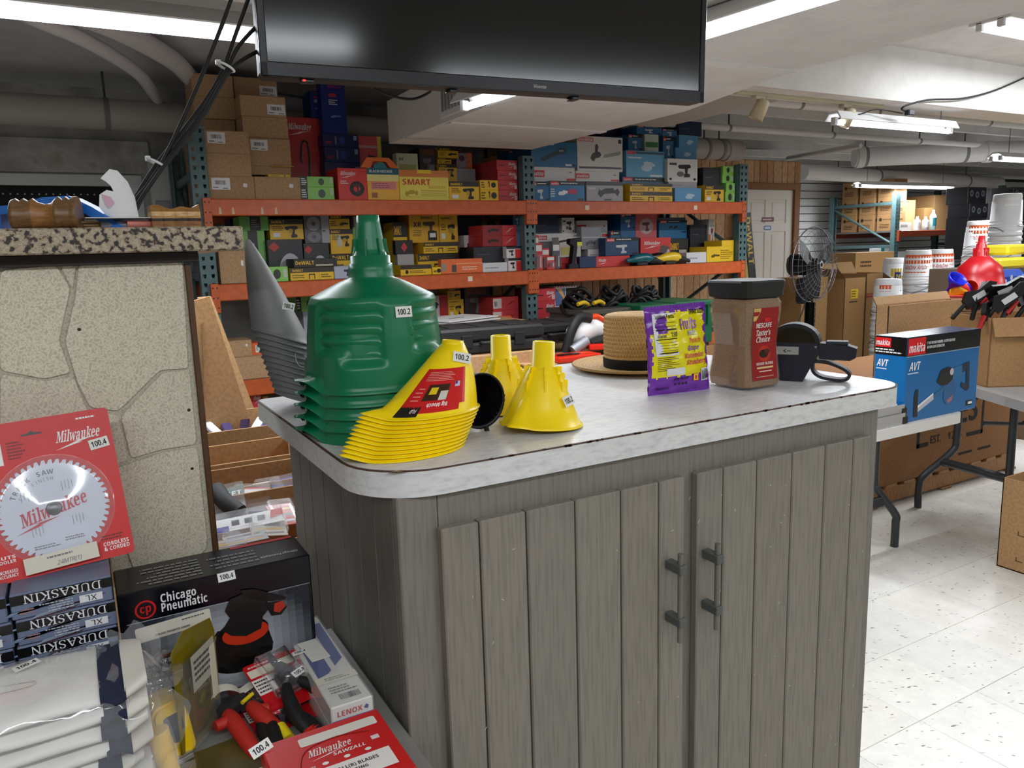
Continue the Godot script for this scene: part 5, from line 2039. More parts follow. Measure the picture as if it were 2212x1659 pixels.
func blade_card():
	var t := thing("blade_card", "red packaging card with round white saw blade leaning on the bar", "package", V(-.052, 1.0925, -1.138))
	t.rotation = V(-.3, .02, .055)
	var s := S()
	var W := .088
	prism(s, round_rect(-W, .0, W, .205, .006), -.0015, .0, K(.8, .12, .13))
	put("card", s, M.print, t)
	var F := T(V(0, 0, .0005))
	var p := S()
	var wt := K(.92, .91, .9)
	word(p, "Milwaukee", .02, .167, .0145, wt, F, "serif-bold", .0, .25, .052)
	shape(p, "bolt", .018, .157, .054, .013, wt, F)
	rect(p, -.09, .15, -.042, .187, wt, F)
	word(p, "TRACK SAW", -.086, .1775, .006, K(.75, .12, .13), F, "bold", .0004, .0, .042)
	word(p, "FINE FINISH", -.084, .1715, .0036, K(.6, .12, .13), F, "bold", .0004, .0, .028)
	rect(p, -.078, .153, -.047, .1685, K(.75, .12, .13), F, .0004)
	word(p, "48", -.062, .1605, .0062, wt, F, "bold", .0008, .0, .014, true)
	word(p, "TOOTH", -.062, .1548, .004, wt, F, "bold", .0008, .0, .022, true)
	fine_print(p, -.036, .155, -.015, .18, 6, K(.45, .06, .08), F)
	fine_print(p, .048, .193, .078, .198, 1, wt, F)
	for w in [["CUTS", .03], ["COOLER", .0245], ["INCREASED", .012], ["ACCURACY", .0065]]:
		word(p, w[0], -.07, w[1], .0042, wt, F, "bold", .0, .0, .022)
	rect(p, -.088, .024, -.073, .036, K(.5, .48, .46), F)
	rect(p, -.088, .006, -.073, .018, K(.35, .25, .22), F)
	word(p, "CORDLESS", .052, .0165, .0052, wt, F, "bold", .0, .0, .031)
	word(p, "& CORDED", .052, .01, .0052, wt, F, "bold", .0, .0, .031)
	fine_print(p, .05, .024, .084, .032, 2, K(.45, .06, .08), F)
	# hang hole
	flat(p, poly([-.018, .184, .006, .184, .006, .186, -.003, .187, -.006, .19, -.009, .187, -.018, .186]), K(.25, .24, .22), F)
	put("print", p, M.print, t)
	# the blade: 48 hooked teeth
	var b := S()
	var pg := PackedVector2Array()
	for i in 48:
		var a := TAU * i / 48.0
		pg.append(Vector2(cos(a), sin(a)) * .0592)
		pg.append(Vector2(cos(a + .02), sin(a + .02)) * .0655)
		pg.append(Vector2(cos(a + .075), sin(a + .075)) * .065)
		pg.append(Vector2(cos(a + .1), sin(a + .1)) * .0612)
	prism(b, pg, .0, .0014, K(.84, .86, .92), T(V(.004, .082, .0012)))
	var bl := put("blade", b, M.gloss, t)
	var q := S()
	var G := T(V(.004, .082, .0032))
	var rd := K(.78, .22, .28)
	word(q, "Milwaukee", -.042, -.009, .017, rd, G * Transform3D(Basis(V(0, 0, 1), .22), Vector3.ZERO), "serif-bold", .0, .2, .08)
	shape(q, "bolt", -.046, -.026, .052, .015, rd, G)
	var arc := "TRACK SAW"
	for i in arc.length():
		var a2 := deg_to_rad(152.0 - i * 8.2)
		word(q, arc[i], .0, .0, .0062, K(.45, .46, .52), G * Transform3D(Basis(V(0, 0, 1), a2 - PI / 2), V(cos(a2) * .046, sin(a2) * .046, 0)), "bold", .0, .0, .0, true)
	for i in "FINE FINISH".length():
		var a3 := deg_to_rad(150.0 - i * 6.5)
		word(q, "FINE FINISH"[i], .0, .0, .0042, K(.5, .51, .56), G * Transform3D(Basis(V(0, 0, 1), a3 - PI / 2), V(cos(a3) * .038, sin(a3) * .038, 0)), "normal", .0, .0, .0, true)
	for k in 4:
		for j in 4:
			var o := Vector2(.034, .0).rotated(TAU * k / 4.0 + .9)
			rect(q, o.x + j * .004 - .008, o.y - .006 + (j % 2) * .003, o.x + j * .004 - .0075, o.y + .007, K(.45, .45, .5), G)
	fine_print(q, -.03, -.05, .0, -.044, 2, K(.5, .5, .55), G)
	fine_print(q, .006, -.046, .03, -.04, 2, K(.5, .5, .55), G)
	put("etching", q, M.gloss, bl)
	var hb := S()
	lathe(hb, [[.0, .003], [.0062, .003], [.0075, .002], [.0085, .0022], [.0095, .0]], 20, K(.45, .45, .47), Transform3D(Basis(Vector3.RIGHT, PI / 2), V(.004, .082, .0032)))
	put("hub", hb, M.metal, bl)
	# clear dome over it
	var d := S()
	lathe(d, [[.0, .009], [.018, .0088], [.024, .0068], [.06, .0062], [.0675, .005], [.07, .0], [.072, .0]], 48, Color(1, 1, 1), Transform3D(Basis(Vector3.RIGHT, PI / 2), V(.004, .082, .0006)))
	put("blister", d, M.film, t)
	sticker(t, "100.4", Transform3D(Basis(V(0, 0, 1), .12), V(.07, .157, .0014)), .024, .014)
	var w2 := S()
	var X := Transform3D(Basis(V(0, 0, 1), .02), V(-.04, .004, .0095))
	box(w2, V(0, 0, -.0003), V(.085, .021, .0), K(.86, .83, .77), .0, X)
	var ws := put("paper_strip", w2, M.paper, t)
	var w3 := S()
	word(w3, "24MTR(1)", .036, .004, .0055, K(.45, .45, .5), X, "normal", .0004, .25, .028)
	fine_print(w3, .026, .013, .06, .018, 1, K(.5, .5, .5), X, .0004)
	put("handwriting", w3, M.paper, ws)

func glove_bundle():
	var names := ["lowest", "second", "third", "fourth", "fifth", "sixth", "seventh", "topmost"]
	rng.seed = 21
	for k in 8:
		var t := thing("work_glove", "white cotton work glove with navy cuff, %s of the bagged bundle" % names[k], "glove", V(-.042, .8515 + .0212 * k, 0), .0, "bagged white work gloves")
		var body := S()
		body.set_color(K(.9, .89, .87))
		body.set_smooth_group(0)
		var cuff := S()
		cuff.set_smooth_group(0)
		var rows := []
		var ph := rng.randf() * 6.0
		var shift := rng.randf_range(-.006, .008)
		var ring := func(x: float, big: float, lift: float):
			var r := PackedVector3Array()
			for j in 28:
				var a := TAU * j / 28.0
				var cz := signf(cos(a)) * pow(absf(cos(a)), .6)
				var sy := signf(sin(a)) * pow(absf(sin(a)), .8)
				var z := -.982 + cz * .074 * big + .0
				var y := .0106 + sy * .0104 + lift * (.6 + .4 * cz)
				y += .0025 * sin(x * 52.0 + ph + cz * 3.0) * (.5 + .5 * sy)
				r.append(V(x + shift, y, z))
			return r
		for i in 19:
			var x := -.34 + .355 * i / 18.0
			rows.append(ring.call(x, 1.0 - .06 * pow(i / 18.0, 3.0), .0))
		grid(body, rows, true)
		# a seam on the back of the hand
		put("hand", body, M.cloth, t)
		var seam := S()
		tube(seam, curve([V(-.2, .0225, -.985), V(-.13, .023, -.99), V(-.06, .0232, -.986), V(-.045, .0232, -.978), V(-.06, .023, -.972), V(-.13, .0232, -.976)], 5), .0008, 5, K(.82, .81, .79))
		put("seam", seam, M.cloth, t)
		var rc := []
		for i in 6:
			var x2 := .012 + .026 * i / 5.0
			rc.append(ring.call(x2, .97 + .05 * i / 5.0, .003 * sin(i * 1.3 + ph)))
		cuff.set_color(K(.13, .15, .23))
		grid(cuff, rc, true)
		put("cuff", cuff, M.cloth, t)
		var lin := S()
		lin.set_color(K(.84, .82, .78))
		lin.set_smooth_group(0)
		var rl := []
		for i in 3:
			rl.append(ring.call(.037 + .012 * i, 1.0 - .12 * i, .003 * sin(6.5 + ph) + .001 * i))
		grid(lin, rl, true)
		put("cuff_edge", lin, M.cloth, t)
	# the clear bag round them, loose and crumpled at the right end
	var bag := thing("clear_bag", "clear crumpled plastic bag round the white gloves", "bag", V(-.042, 0, 0))
	var b := S()
	b.set_smooth_group(0)
	var rw := []
	for i in 34:
		var u := i / 33.0
		var x3 := -.36 + .46 * u
		var r2 := PackedVector3Array()
		var loose := smoothstep(.78, 1.0, u)
		for j in 44:
			var a4 := TAU * j / 44.0
			var cz2 := signf(cos(a4)) * pow(absf(cos(a4)), .45)
			var sy2 := signf(sin(a4)) * pow(absf(sin(a4)), .45)
			var wr := .0015 * sin(a4 * 7.0 + u * 40.0) + loose * (.01 * sin(a4 * 3.0 + u * 31.0) + .006 * sin(a4 * 9.0 - u * 50.0))
			var hh: float = .089 * (1.0 - .35 * loose) + wr
			var ww: float = .084 * (1.0 - .25 * loose) + wr
			r2.append(V(x3 + .01 * loose * sin(a4 * 5.0), maxf(.8505, .939 + sy2 * hh), -.982 + cz2 * ww))
		rw.append(r2)
	grid(b, rw, true)
	put("film", b, M.film, bag)
	var flapm := S()
	flapm.set_smooth_group(0)
	var rf := []
	for i in 9:
		var rr := PackedVector3Array()
		for j in 13:
			var u2 := i / 8.0
			var v2 := j / 12.0
			rr.append(V(.03 + .055 * u2 + .006 * sin(v2 * 9.0), 1.03 - .12 * v2 + .006 * sin(u2 * 12.0 + v2 * 5.0), -1.05 + .15 * v2 + .008 * sin(u2 * 8.0 + v2 * 13.0)))
		rf.append(rr)
	grid(flapm, rf)
	put("loose_end", flapm, M.film, bag)
	var X := xf_face(V(-.075, 1.0305, -.97), V(1, 0, -.1), V(.1, 0, -1))
	sticker(bag, "100.4", X * Transform3D(Basis(V(0, 0, 1), .45), V(.018, .04, 0)), .026, .014)
	var cs := S()
	var X2 := xf_face(V(-.165, 1.0312, -.93), V(0, 0, -1), V(-1, 0, 0))
	rect(cs, -.01, -.045, .1, .05, K(.88, .88, .87), X2)
	word(cs, "INDUSTRIAL GLOVES", .005, -.03, .005, K(.3, .3, .32), X2, "bold", .0004, .0, .055)
	word(cs, "12 PAIRS COTTON ONLY", .005, -.018, .005, K(.3, .3, .32), X2, "bold", .0004, .0, .06)
	word(cs, "NO LINER", .005, -.006, .005, K(.3, .3, .32), X2, "bold", .0004, .0, .03)
	word(cs, "MADE IN INDIA", .005, .006, .005, K(.3, .3, .32), X2, "bold", .0004, .0, .042)
	put("insert_card", cs, M.paper, bag)

func tape_measure():
	var t := thing("tape_measure", "yellow tape measure with black lock button on the display table", "tape measure", V(.052, .8505, -1.03), .0)
	t.rotation = V(-.1, .25, .1)
	var ye := K(.95, .78, .03)
	var s := S()
	prism(s, round_rect(-.022, .0, .022, .078, .012, 5), -.03, .018, ye, I3, true)
	put("case", s, M.plastic, t)
	var f := S()
	prism(f, round_rect(-.019, .004, .019, .075, .011, 5), .018, .0225, K(.96, .8, .05), I3, true)
	put("front_shell", f, M.plastic, t)
	var b := S()
	prism(b, round_rect(-.0105, .04, .0115, .063, .004, 4), .0225, .0275, K(.06, .06, .06), I3, true)
	prism(b, round_rect(-.0045, .026, .006, .044, .002, 3), .0225, .0255, K(.05, .05, .05))
	for i in 4:
		box(b, V(-.008, .047 + i * .003, .0275), V(.009, .0482 + i * .003, .0282), K(.1, .1, .1))
	put("lock_button", b, M.rubber, t)
	var h := S()
	box(h, V(-.01, .001, .02), V(.012, .007, .034), K(.78, .77, .74), .001)
	box(h, V(-.01, -.0, .032), V(.012, .01, .0335), K(.72, .71, .69), .0005)
	put("end_hook", h, M.metal, t)
	# the olive blister card beside it
	var c := thing("blister_card", "olive-edged clear blister card standing beside the tape measure", "package", V(.087, .8505, -1.045), .95)
	var cs := S()
	prism(cs, poly([-.05, .0, .055, .0, .058, .128, .05, .15, -.02, .166, -.05, .15]), -.0012, .0, K(.5, .44, .08))
	put("card", cs, M.gloss, c)
	var cb := S()
	prism(cb, poly([-.035, .01, .035, .01, .035, .125, -.035, .125]), .0, .012, Color(1, 1, 1))
	put("blister", cb, M.clear, c)
	var cl := S()
	rect(cl, -.03, .085, .03, .135, K(.7, .69, .62), T(V(0, 0, .0128)))
	fine_print(cl, -.024, .095, .024, .128, 4, K(.3, .3, .3), T(V(0, 0, .0132)))
	box(cl, V(.016, .05, .0126), V(.03, .125, .0134), K(.86, .83, .74))
	put("label", cl, M.paper, c)
	# lettered card lying flat, and a yellow handle beside it
	var d := thing("lettered_card", "dark card with yellow lettering lying at the table front", "package", V(.098, .8508, -.955), .12)
	var ds := S()
	box(ds, V(-.075, .0, -.06), V(.045, .003, .06), K(.36, .33, .18), .001)
	put("card", ds, M.gloss, d)
	var dl := S()
	var X := xf_face(V(-.075, .0036, .06), V(1, 0, 0), V(0, 0, -1))
	word(dl, "DEWALT", -.012, .038, .017, K(.95, .76, .08), X, "bold", .0, .0, .092)
	rect(dl, .045, .006, .12, .034, K(.85, .83, .78), X)
	word(dl, "\"P.OD", .052, .012, .006, K(.5, .5, .52), X, "normal", .0004, .2, .03)
	put("print", dl, M.gloss, d)
	var yh := thing("utility_knife", "yellow utility knife standing under the plastic bag end", "knife", V(.04, .8505, -.965))
	var ys := S()
	tube(ys, curve([V(0, .0, 0), V(-.004, .03, .0), V(-.01, .075, -.004)], 4), .014, 12, K(.95, .76, .03))
	put("grip", ys, M.plastic, yh)

func plier(label: String, at: Vector3, turn: float, body: Color, grip: Color, ends: bool):
	var t := thing("pliers", label, "pliers", at, turn)
	var h := S()
	prism(h, poly([-.004, .0, -.003, .045, .0, .05, .003, .045, .004, .0]), .0, .008, K(.34, .34, .36), Transform3D(Basis(V(1, 0, 0), V(0, 0, -1), V(0, 1, 0)), Vector3.ZERO))
	prism(h, poly([-.016, -.022, -.014, .008, -.005, .025, .005, .025, .014, .008, .016, -.022]), .0, .011, K(.4, .4, .42), Transform3D(Basis(V(1, 0, 0), V(0, 0, -1), V(0, 1, 0)), Vector3.ZERO))
	put("jaws", h, M.brushed, t)
	var pv := S()
	lathe(pv, [[.0, .0135], [.005, .013], [.0055, .01]], 12, K(.6, .6, .6), T(V(0, 0, .004)))
	put("pivot", pv, M.metal, t)
	for s in [-1.0, 1.0]:
		var q := S()
		tube(q, curve([V(s * .01, .008, .018), V(s * .02, .01, .04), V(s * .026, .01, .075), V(s * .024, .009, .105)], 5), [.007, .0075, .008, .0085, .009, .0095, .01, .0102, .0102, .0102, .01, .0098, .0095, .0092, .009, .0085], 12, body)
		var hm := put("handle", q, M.rubber, t)
		if ends:
			var e := S()
			var c := Transform3D(Basis(Vector3.RIGHT, -1.15), V(s * .024, .0105, .11))
			lathe(e, [[.0098, -.006], [.0098, .01], [.0065, .0105], [.0055, .002], [.0, .0]], 18, grip, c)
			put("end_ring", e, M.rubber, hm)
		else:
			var e2 := S()
			tube(e2, [V(s * .014, .009, .026), V(s * .03, .01, .03)], [.01, .007], 10, grip)
			put("finger_guard", e2, M.rubber, hm)
	return t

func pliers_packs():
	var red := K(.74, .1, .1)
	# two carded pairs with black grips and red ring ends
	for i in 2:
		var c := thing("pliers_card", ["red and white card of black-gripped pliers, upper one against the sander box", "red and white card of black-gripped pliers, lower one"][i], "package", [V(.205, .885, -1.075), V(.188, .853, -1.055)][i], [.28, .12][i])
		c.rotation.x = [.42, .05][i]
		var s := S()
		prism(s, round_rect(-.042, -.05, .042, .045, .004), .0, .0015, K(.76, .11, .12), Transform3D(Basis(V(1, 0, 0), V(0, 0, -1), V(0, 1, 0)), Vector3.ZERO))
		put("card", s, M.gloss, c)
		var p := S()
		var X := xf_face(V(0, .0021, 0), V(1, 0, 0), V(0, 0, -1))
		rect(p, -.04, .02, .04, .034, K(.85, .82, .74), X)
		rect(p, -.042, -.012, -.006, .016, K(.88, .85, .82), X)
		fine_print(p, -.04, -.01, -.012, .014, 4, K(.3, .25, .25), X, .0004)
		fine_print(p, -.036, .036, .0, .042, 1, K(.9, .7, .7), X)
		flat(p, poly([.022, -.01, .036, -.008, .034, .012, .024, .01]), K(.88, .85, .84), X)
		put("print", p, M.gloss, c)
		if i == 0:
			sticker(c, "100.4", Transform3D(Basis(Vector3.RIGHT, -PI / 2) * Basis(V(0, 0, 1), .2), V(.016, .019, .012)), .022, .011)
		var pl: Node3D = plier(["black-gripped pliers with red ring ends on the upper card", "black-gripped pliers with red ring ends on the lower card"][i], [V(.207, .888, -1.068), V(.186, .8555, -1.035)][i], [.3, .1][i], K(.06, .06, .065), K(.8, .14, .08), true)
		pl.rotation.x = [.36, .03][i]
		var bl := S()
		bl.set_smooth_group(0)
		box(bl, V(-.026, .002, -.045), V(.026, .018, .032), Color(1, 1, 1), .008)
		put("blister", bl, M.film, c)
	var third: Node3D = plier("black-gripped pliers with red ring ends between the cards and the red box", V(.17, .852, -1.052), .24, K(.06, .06, .065), K(.8, .14, .08), true)
	third.rotation.x = .02
	# snips with red handles on a faded red card
	var k := thing("snips_card", "faded red card under the red-handled snips", "package", V(.118, .862, -1.105), .16)
	k.rotation.x = .30
	var ks := S()
	prism(ks, round_rect(-.045, -.06, .045, .05, .004), .0, .0015, K(.58, .15, .16), Transform3D(Basis(V(1, 0, 0), V(0, 0, -1), V(0, 1, 0)), Vector3.ZERO))
	put("card", ks, M.gloss, k)
	var kp := S()
	var KX := xf_face(V(0, .0021, 0), V(1, 0, 0), V(0, 0, -1))
	word(kp, "10x", -.04, .012, .008, K(.86, .6, .6), KX, "bold")
	rect(kp, .005, .036, .03, .042, K(.8, .72, .2), KX)
	for i in 2:
		disc(kp, -.034, -.012 - .022 * i, .006, .006, K(.75, .72, .72), KX, .0, 12)
	put("print", kp, M.gloss, k)
	var sn := thing("snips", "snips with red and yellow handles lying on the display table", "snips", V(.128, .87, -1.075), .1)
	sn.rotation.x = .12
	var hs := S()
	prism(hs, poly([-.002, .062, .01, .03, .012, .0, -.012, .0, -.008, .035]), .0, .008, K(.42, .42, .44), Transform3D(Basis(V(1, 0, 0), V(0, 0, -1), V(0, 1, 0)), V(-.008, 0, 0)))
	prism(hs, poly([-.018, .005, .022, .0, .026, -.028, .01, -.022, -.006, -.03, -.02, -.022]), .001, .012, K(.28, .28, .3), Transform3D(Basis(V(1, 0, 0), V(0, 0, -1), V(0, 1, 0)), Vector3.ZERO))
	put("blades", hs, M.brushed, sn)
	for q in [[-.01, .004, .115, red], [.022, .046, .105, red]]:
		var g := S()
		tube(g, curve([V(q[0], .008, .028), V(q[0] + (q[1] - q[0]) * .3, .006, .055), V(q[1], -.004, q[2])], 6), [.008, .009, .0098, .0104, .011, .0112, .0114, .0114, .0112, .011, .0106, .0098, .009], 12, K(.7, .14, .11))
		var gm := put("handle", g, M.rubber, sn)
		var gg := S()
		tube(gg, [V(q[0], .008, .042), V(q[0] + (-.02 if q[0] < 0 else .02), .008, .046)], [.009, .0075], 10, K(.7, .14, .11))
		put("finger_guard", gg, M.rubber, gm)
		if q[0] > 0:
			var ge := S()
			tube(ge, [V(q[1] - .005, .0, q[2] - .02), V(q[1], -.004, q[2] + .004)], [.0118, .0105], 12, K(.88, .78, .08))
			tube(ge, [V(.012, .014, .024), V(.03, .014, .012)], .003, 8, K(.88, .78, .08))
			put("yellow_end", ge, M.rubber, gm)
	# white paper strip wound round the snips
	var st := S()
	st.set_smooth_group(0)
	var rs := []
	for i in 15:
		var u := i / 14.0
		var a := lerpf(PI * 1.02, -.1, minf(u * 1.6, 1.0))
		var x := -.004 + .024 * cos(a) + maxf(.0, u - .62) * .13
		var y := .004 + .018 * maxf(.0, sin(a)) + .004 * sin(u * 9.0)
		rs.append(PackedVector3Array([V(x, y, .004 - u * .02), V(x, y + .002, -.01 - u * .02)]))
	st.set_color(K(.88, .86, .8))
	grid(st, rs)
	put("paper_strip", st, M.paper, sn)

func blade_boxes():
	for i in 2:
		var t := thing("hacksaw_blade_box", ["clear-lidded blue and white blade box lying underneath beside the cabinet", "clear-lidded blue and white blade box lying on top beside the cabinet"][i], "box", V(.233, .8505 + .03 * i, -.925 - .003 * (1 - i)))
		var s := S()
		box(s, V(0, 0, -.27), V(.057, .0285, 0), K(.84, .83, .8), .0015)
		put("carton", s, M.print, t)
		var p := S()
		var X := xf_face(V(.0, .0291, .0), V(1, 0, 0), V(0, 0, -1))
		var bl := K(.13, .22, .52)
		flat(p, poly([.006, .08, .022, .086, .052, .12, .054, .245, .006, .245]), bl, X)
		rect(p, .028, .085, .036, .25, K(.82, .82, .8), X, .0004)
		flat(p, round_rect(.026, .155, .037, .255, .004), K(.76, .76, .74), X, .0006)
		word(p, "LENOX", .012, .253, .006, K(.72, .35, .32), X, "bold", .0, .0, .03)
		word(p, "12", .009, .228, .006, K(.75, .8, .9), X, "bold", .0005)
		rect(p, .01, .205, .022, .212, K(.62, .7, .85), X, .0005)
		rect(p, .0, .06, .057, .078, K(.86, .84, .76), X, .0008)
		fine_print(p, .012, .064, .05, .074, 2, K(.55, .55, .55), X, .0012)
		bars(p, .018, .012, .046, .026, X, .0004, 16)
		fine_print(p, .01, .03, .05, .05, 3, K(.45, .45, .45), X, .0004)
		var L := Transform3D(Basis(V(1, 0, 0), .0), Vector3.ZERO)
		var E := T(V(0, 0, .0006))
		word(p, "LENOX", .008, .0135, .0075, K(.72, .14, .12), E, "bold", .0, .0, .034)
		flat(p, poly([.044, .016, .047, .021, .051, .018, .049, .0135]), bl, E)
		rect(p, .0, .003, .057, .009, K(.2, .32, .66), E)
		fine_print(p, .004, .004, .05, .008, 1, K(.8, .84, .92), E, .0004)
		put("print", p, M.print, t)
		var c := S()
		box(c, V(-.001, .0, -.271), V(.058, .0298 if i == 0 else .0305, .0012), Color(1, 1, 1), .001)
		put("clear_sleeve", c, M.film, t)
		if i == 1:
			sticker(t, "100.4", xf_face(V(.002, .0312, -.165), V(1, 0, -.1), V(.1, 0, -1)), .022, .011)
			var q := S()
			box(q, V(.02, .0308, -.19), V(.048, .0314, -.125), K(.86, .85, .82), .0, Transform3D(Basis(Vector3.UP, .08), Vector3.ZERO))
			put("paper_label", q, M.paper, t)
	var r := thing("saw_blade_box", "red carton of saw blades with white labels at the table front", "box", V(.138, .8505, -.765), .0)
	var rs := S()
	box(rs, V(0, 0, -.14), V(.15, .052, 0), K(.78, .11, .11), .002)
	put("carton", rs, M.print, r)
	var rp := S()
	var X3 := xf_face(V(.0, .0526, .0), V(1, 0, 0), V(0, 0, -1))
	var wt := K(.9, .88, .86)
	flat(rp, round_rect(.042, .108, .14, .126, .003), K(.86, .84, .8), X3)
	word(rp, "Milwaukee", .045, .083, .013, wt, X3, "serif-bold", .0004, .25, .052)
	shape(rp, "bolt", .046, .075, .046, .008, wt, X3)
	word(rp, "SAWZALL", .072, .072, .006, wt, X3, "bold", .0004, .2, .04)
	rect(rp, .122, .078, .132, .086, K(.85, .8, .8), X3)
	word(rp, "HEAVY DUTY", .026, .06, .005, wt, X3, "bold", .0004, .0, .022)
	for i in 3:
		disc(rp, .06 + i * .026, .064, .004, .003, wt, X3, .0, 10)
	rect(rp, .03, .02, .135, .056, wt, X3, .0002)
	word(rp, "SAWZALL(R) BLADES", .05, .042, .006, K(.15, .15, .16), X3, "bold", .0006, .0, .068)
	word(rp, "METAL CUTTING", .052, .032, .005, K(.15, .15, .16), X3, "bold", .0006, .0, .05)
	put("print", rp, M.print, r)
	var rt := S()
	tube(rt, curve([V(.03, .0524, -.06), V(.045, .0526, -.098), V(.085, .0526, -.108), V(.125, .0526, -.098)], 6), .0006, 4, K(.45, .05, .06))
	put("perforation", rt, M.matte, r)
	sticker(r, "100.4", Transform3D(Basis(Vector3.RIGHT, -.9) * Basis(V(0, 0, 1), .3), V(-.002, .05, -.13)) * T(V(.002, .002, .006)), .026, .014)

# ---------------------------------------------------------------- far right: fan, buckets, second rack
func bucket_mesh() -> Array:
	# a pail standing on its rim, bottom up
	var s := S()
	lathe(s, [[.0, .368], [.118, .368], [.126, .36], [.1315, .3], [.139, .12], [.141, .095], [.15, .092], [.15, .086], [.1425, .083], [.143, .062], [.152, .06], [.152, .054], [.144, .05], [.1445, .03], [.154, .028], [.154, .0], [.147, .0], [.135, .3], [.0, .31]], 28, K(.9, .9, .9))
	var h := S()
	var pts := []
	for i in 17:
		var a := PI * i / 16.0
		pts.append(V(cos(a) * .156, .045 + .03 * sin(a * 2.0) + .03 * sin(a), sin(a) * .158))
	tube(h, pts, .0028, 5, K(.45, .45, .46))
	return [mesh_of(s), mesh_of(h)]

func bucket_stack(base: Vector3, n: int, pitch: float, turn: float, label: String, top_label: String, prints: int):
	var m := bucket_mesh()
	for i in n:
		var top := i == n - 1
		var t := thing("bucket", top_label if top else label, "bucket", base + V(sin(i * 2.1) * .004, pitch * i, cos(i * 1.7) * .004), turn + i * .35 if not top else turn, "upturned white buckets in nested stacks")
		put_mesh("pail", m[0], M.soft_plastic, t)
		put_mesh("wire_handle", m[1], M.metal, t, Transform3D(Basis(Vector3.UP, i * .5), Vector3.ZERO))
		if top and prints > 0:
			var p := S()
			bend = .1462
			bend_taper = -.0415
			var X := I3
			var og := K(.88, .36, .12)
			if prints == 1:
				bent_rect(p, -.22, .285, .22, .318, og, X, .001, 24)
				bent_rect(p, -.22, .225, .22, .262, og, X, .001, 24)
				for q in 3:
					word(p, "AutoZone", -.21 + q * .145, .165, .042, K(.78, .16, .12), X, "bold", .0016, .35, .13)
				bent_rect(p, -.22, .128, .22, .14, og, X, .001, 24)
			elif prints == 2:
				bent_rect(p, -.16, .27, -.03, .31, og, X, .001, 8)
				bent_rect(p, -.16, .215, -.03, .25, og, X, .001, 8)
				word(p, "Auto", -.155, .165, .04, K(.78, .16, .12), X, "bold", .0016, .3, .11)
				bent_rect(p, -.16, .13, -.03, .145, og, X, .001, 8)
				bent_rect(p, .05, .13, .12, .3, K(.82, .82, .82), X, .0006, 6)
				bent_rect(p, .07, .2, .1, .25, K(.08, .08, .08), X, .0012, 4)
				for q in 5:
					bent_rect(p, .14, .13 + q * .038, .175, .158 + q * .038, K(.85, .34, .16), X, .0008, 4)
			elif prints == 3:
				bent_rect(p, -.1, .05, .02, .16, K(.9, .76, .12), X, .001, 8)
				bent_rect(p, -.13, .16, -.01, .25, K(.9, .76, .12), X, .001, 8)
				bent_rect(p, -.085, .12, -.02, .21, K(.14, .2, .52), X, .0016, 6)
				word(p, "N", -.068, .14, .045, K(.88, .8, .3), X, "bold", .0022)
			bend = .0
			bend_taper = .0
			put("print", p, M.print, t)

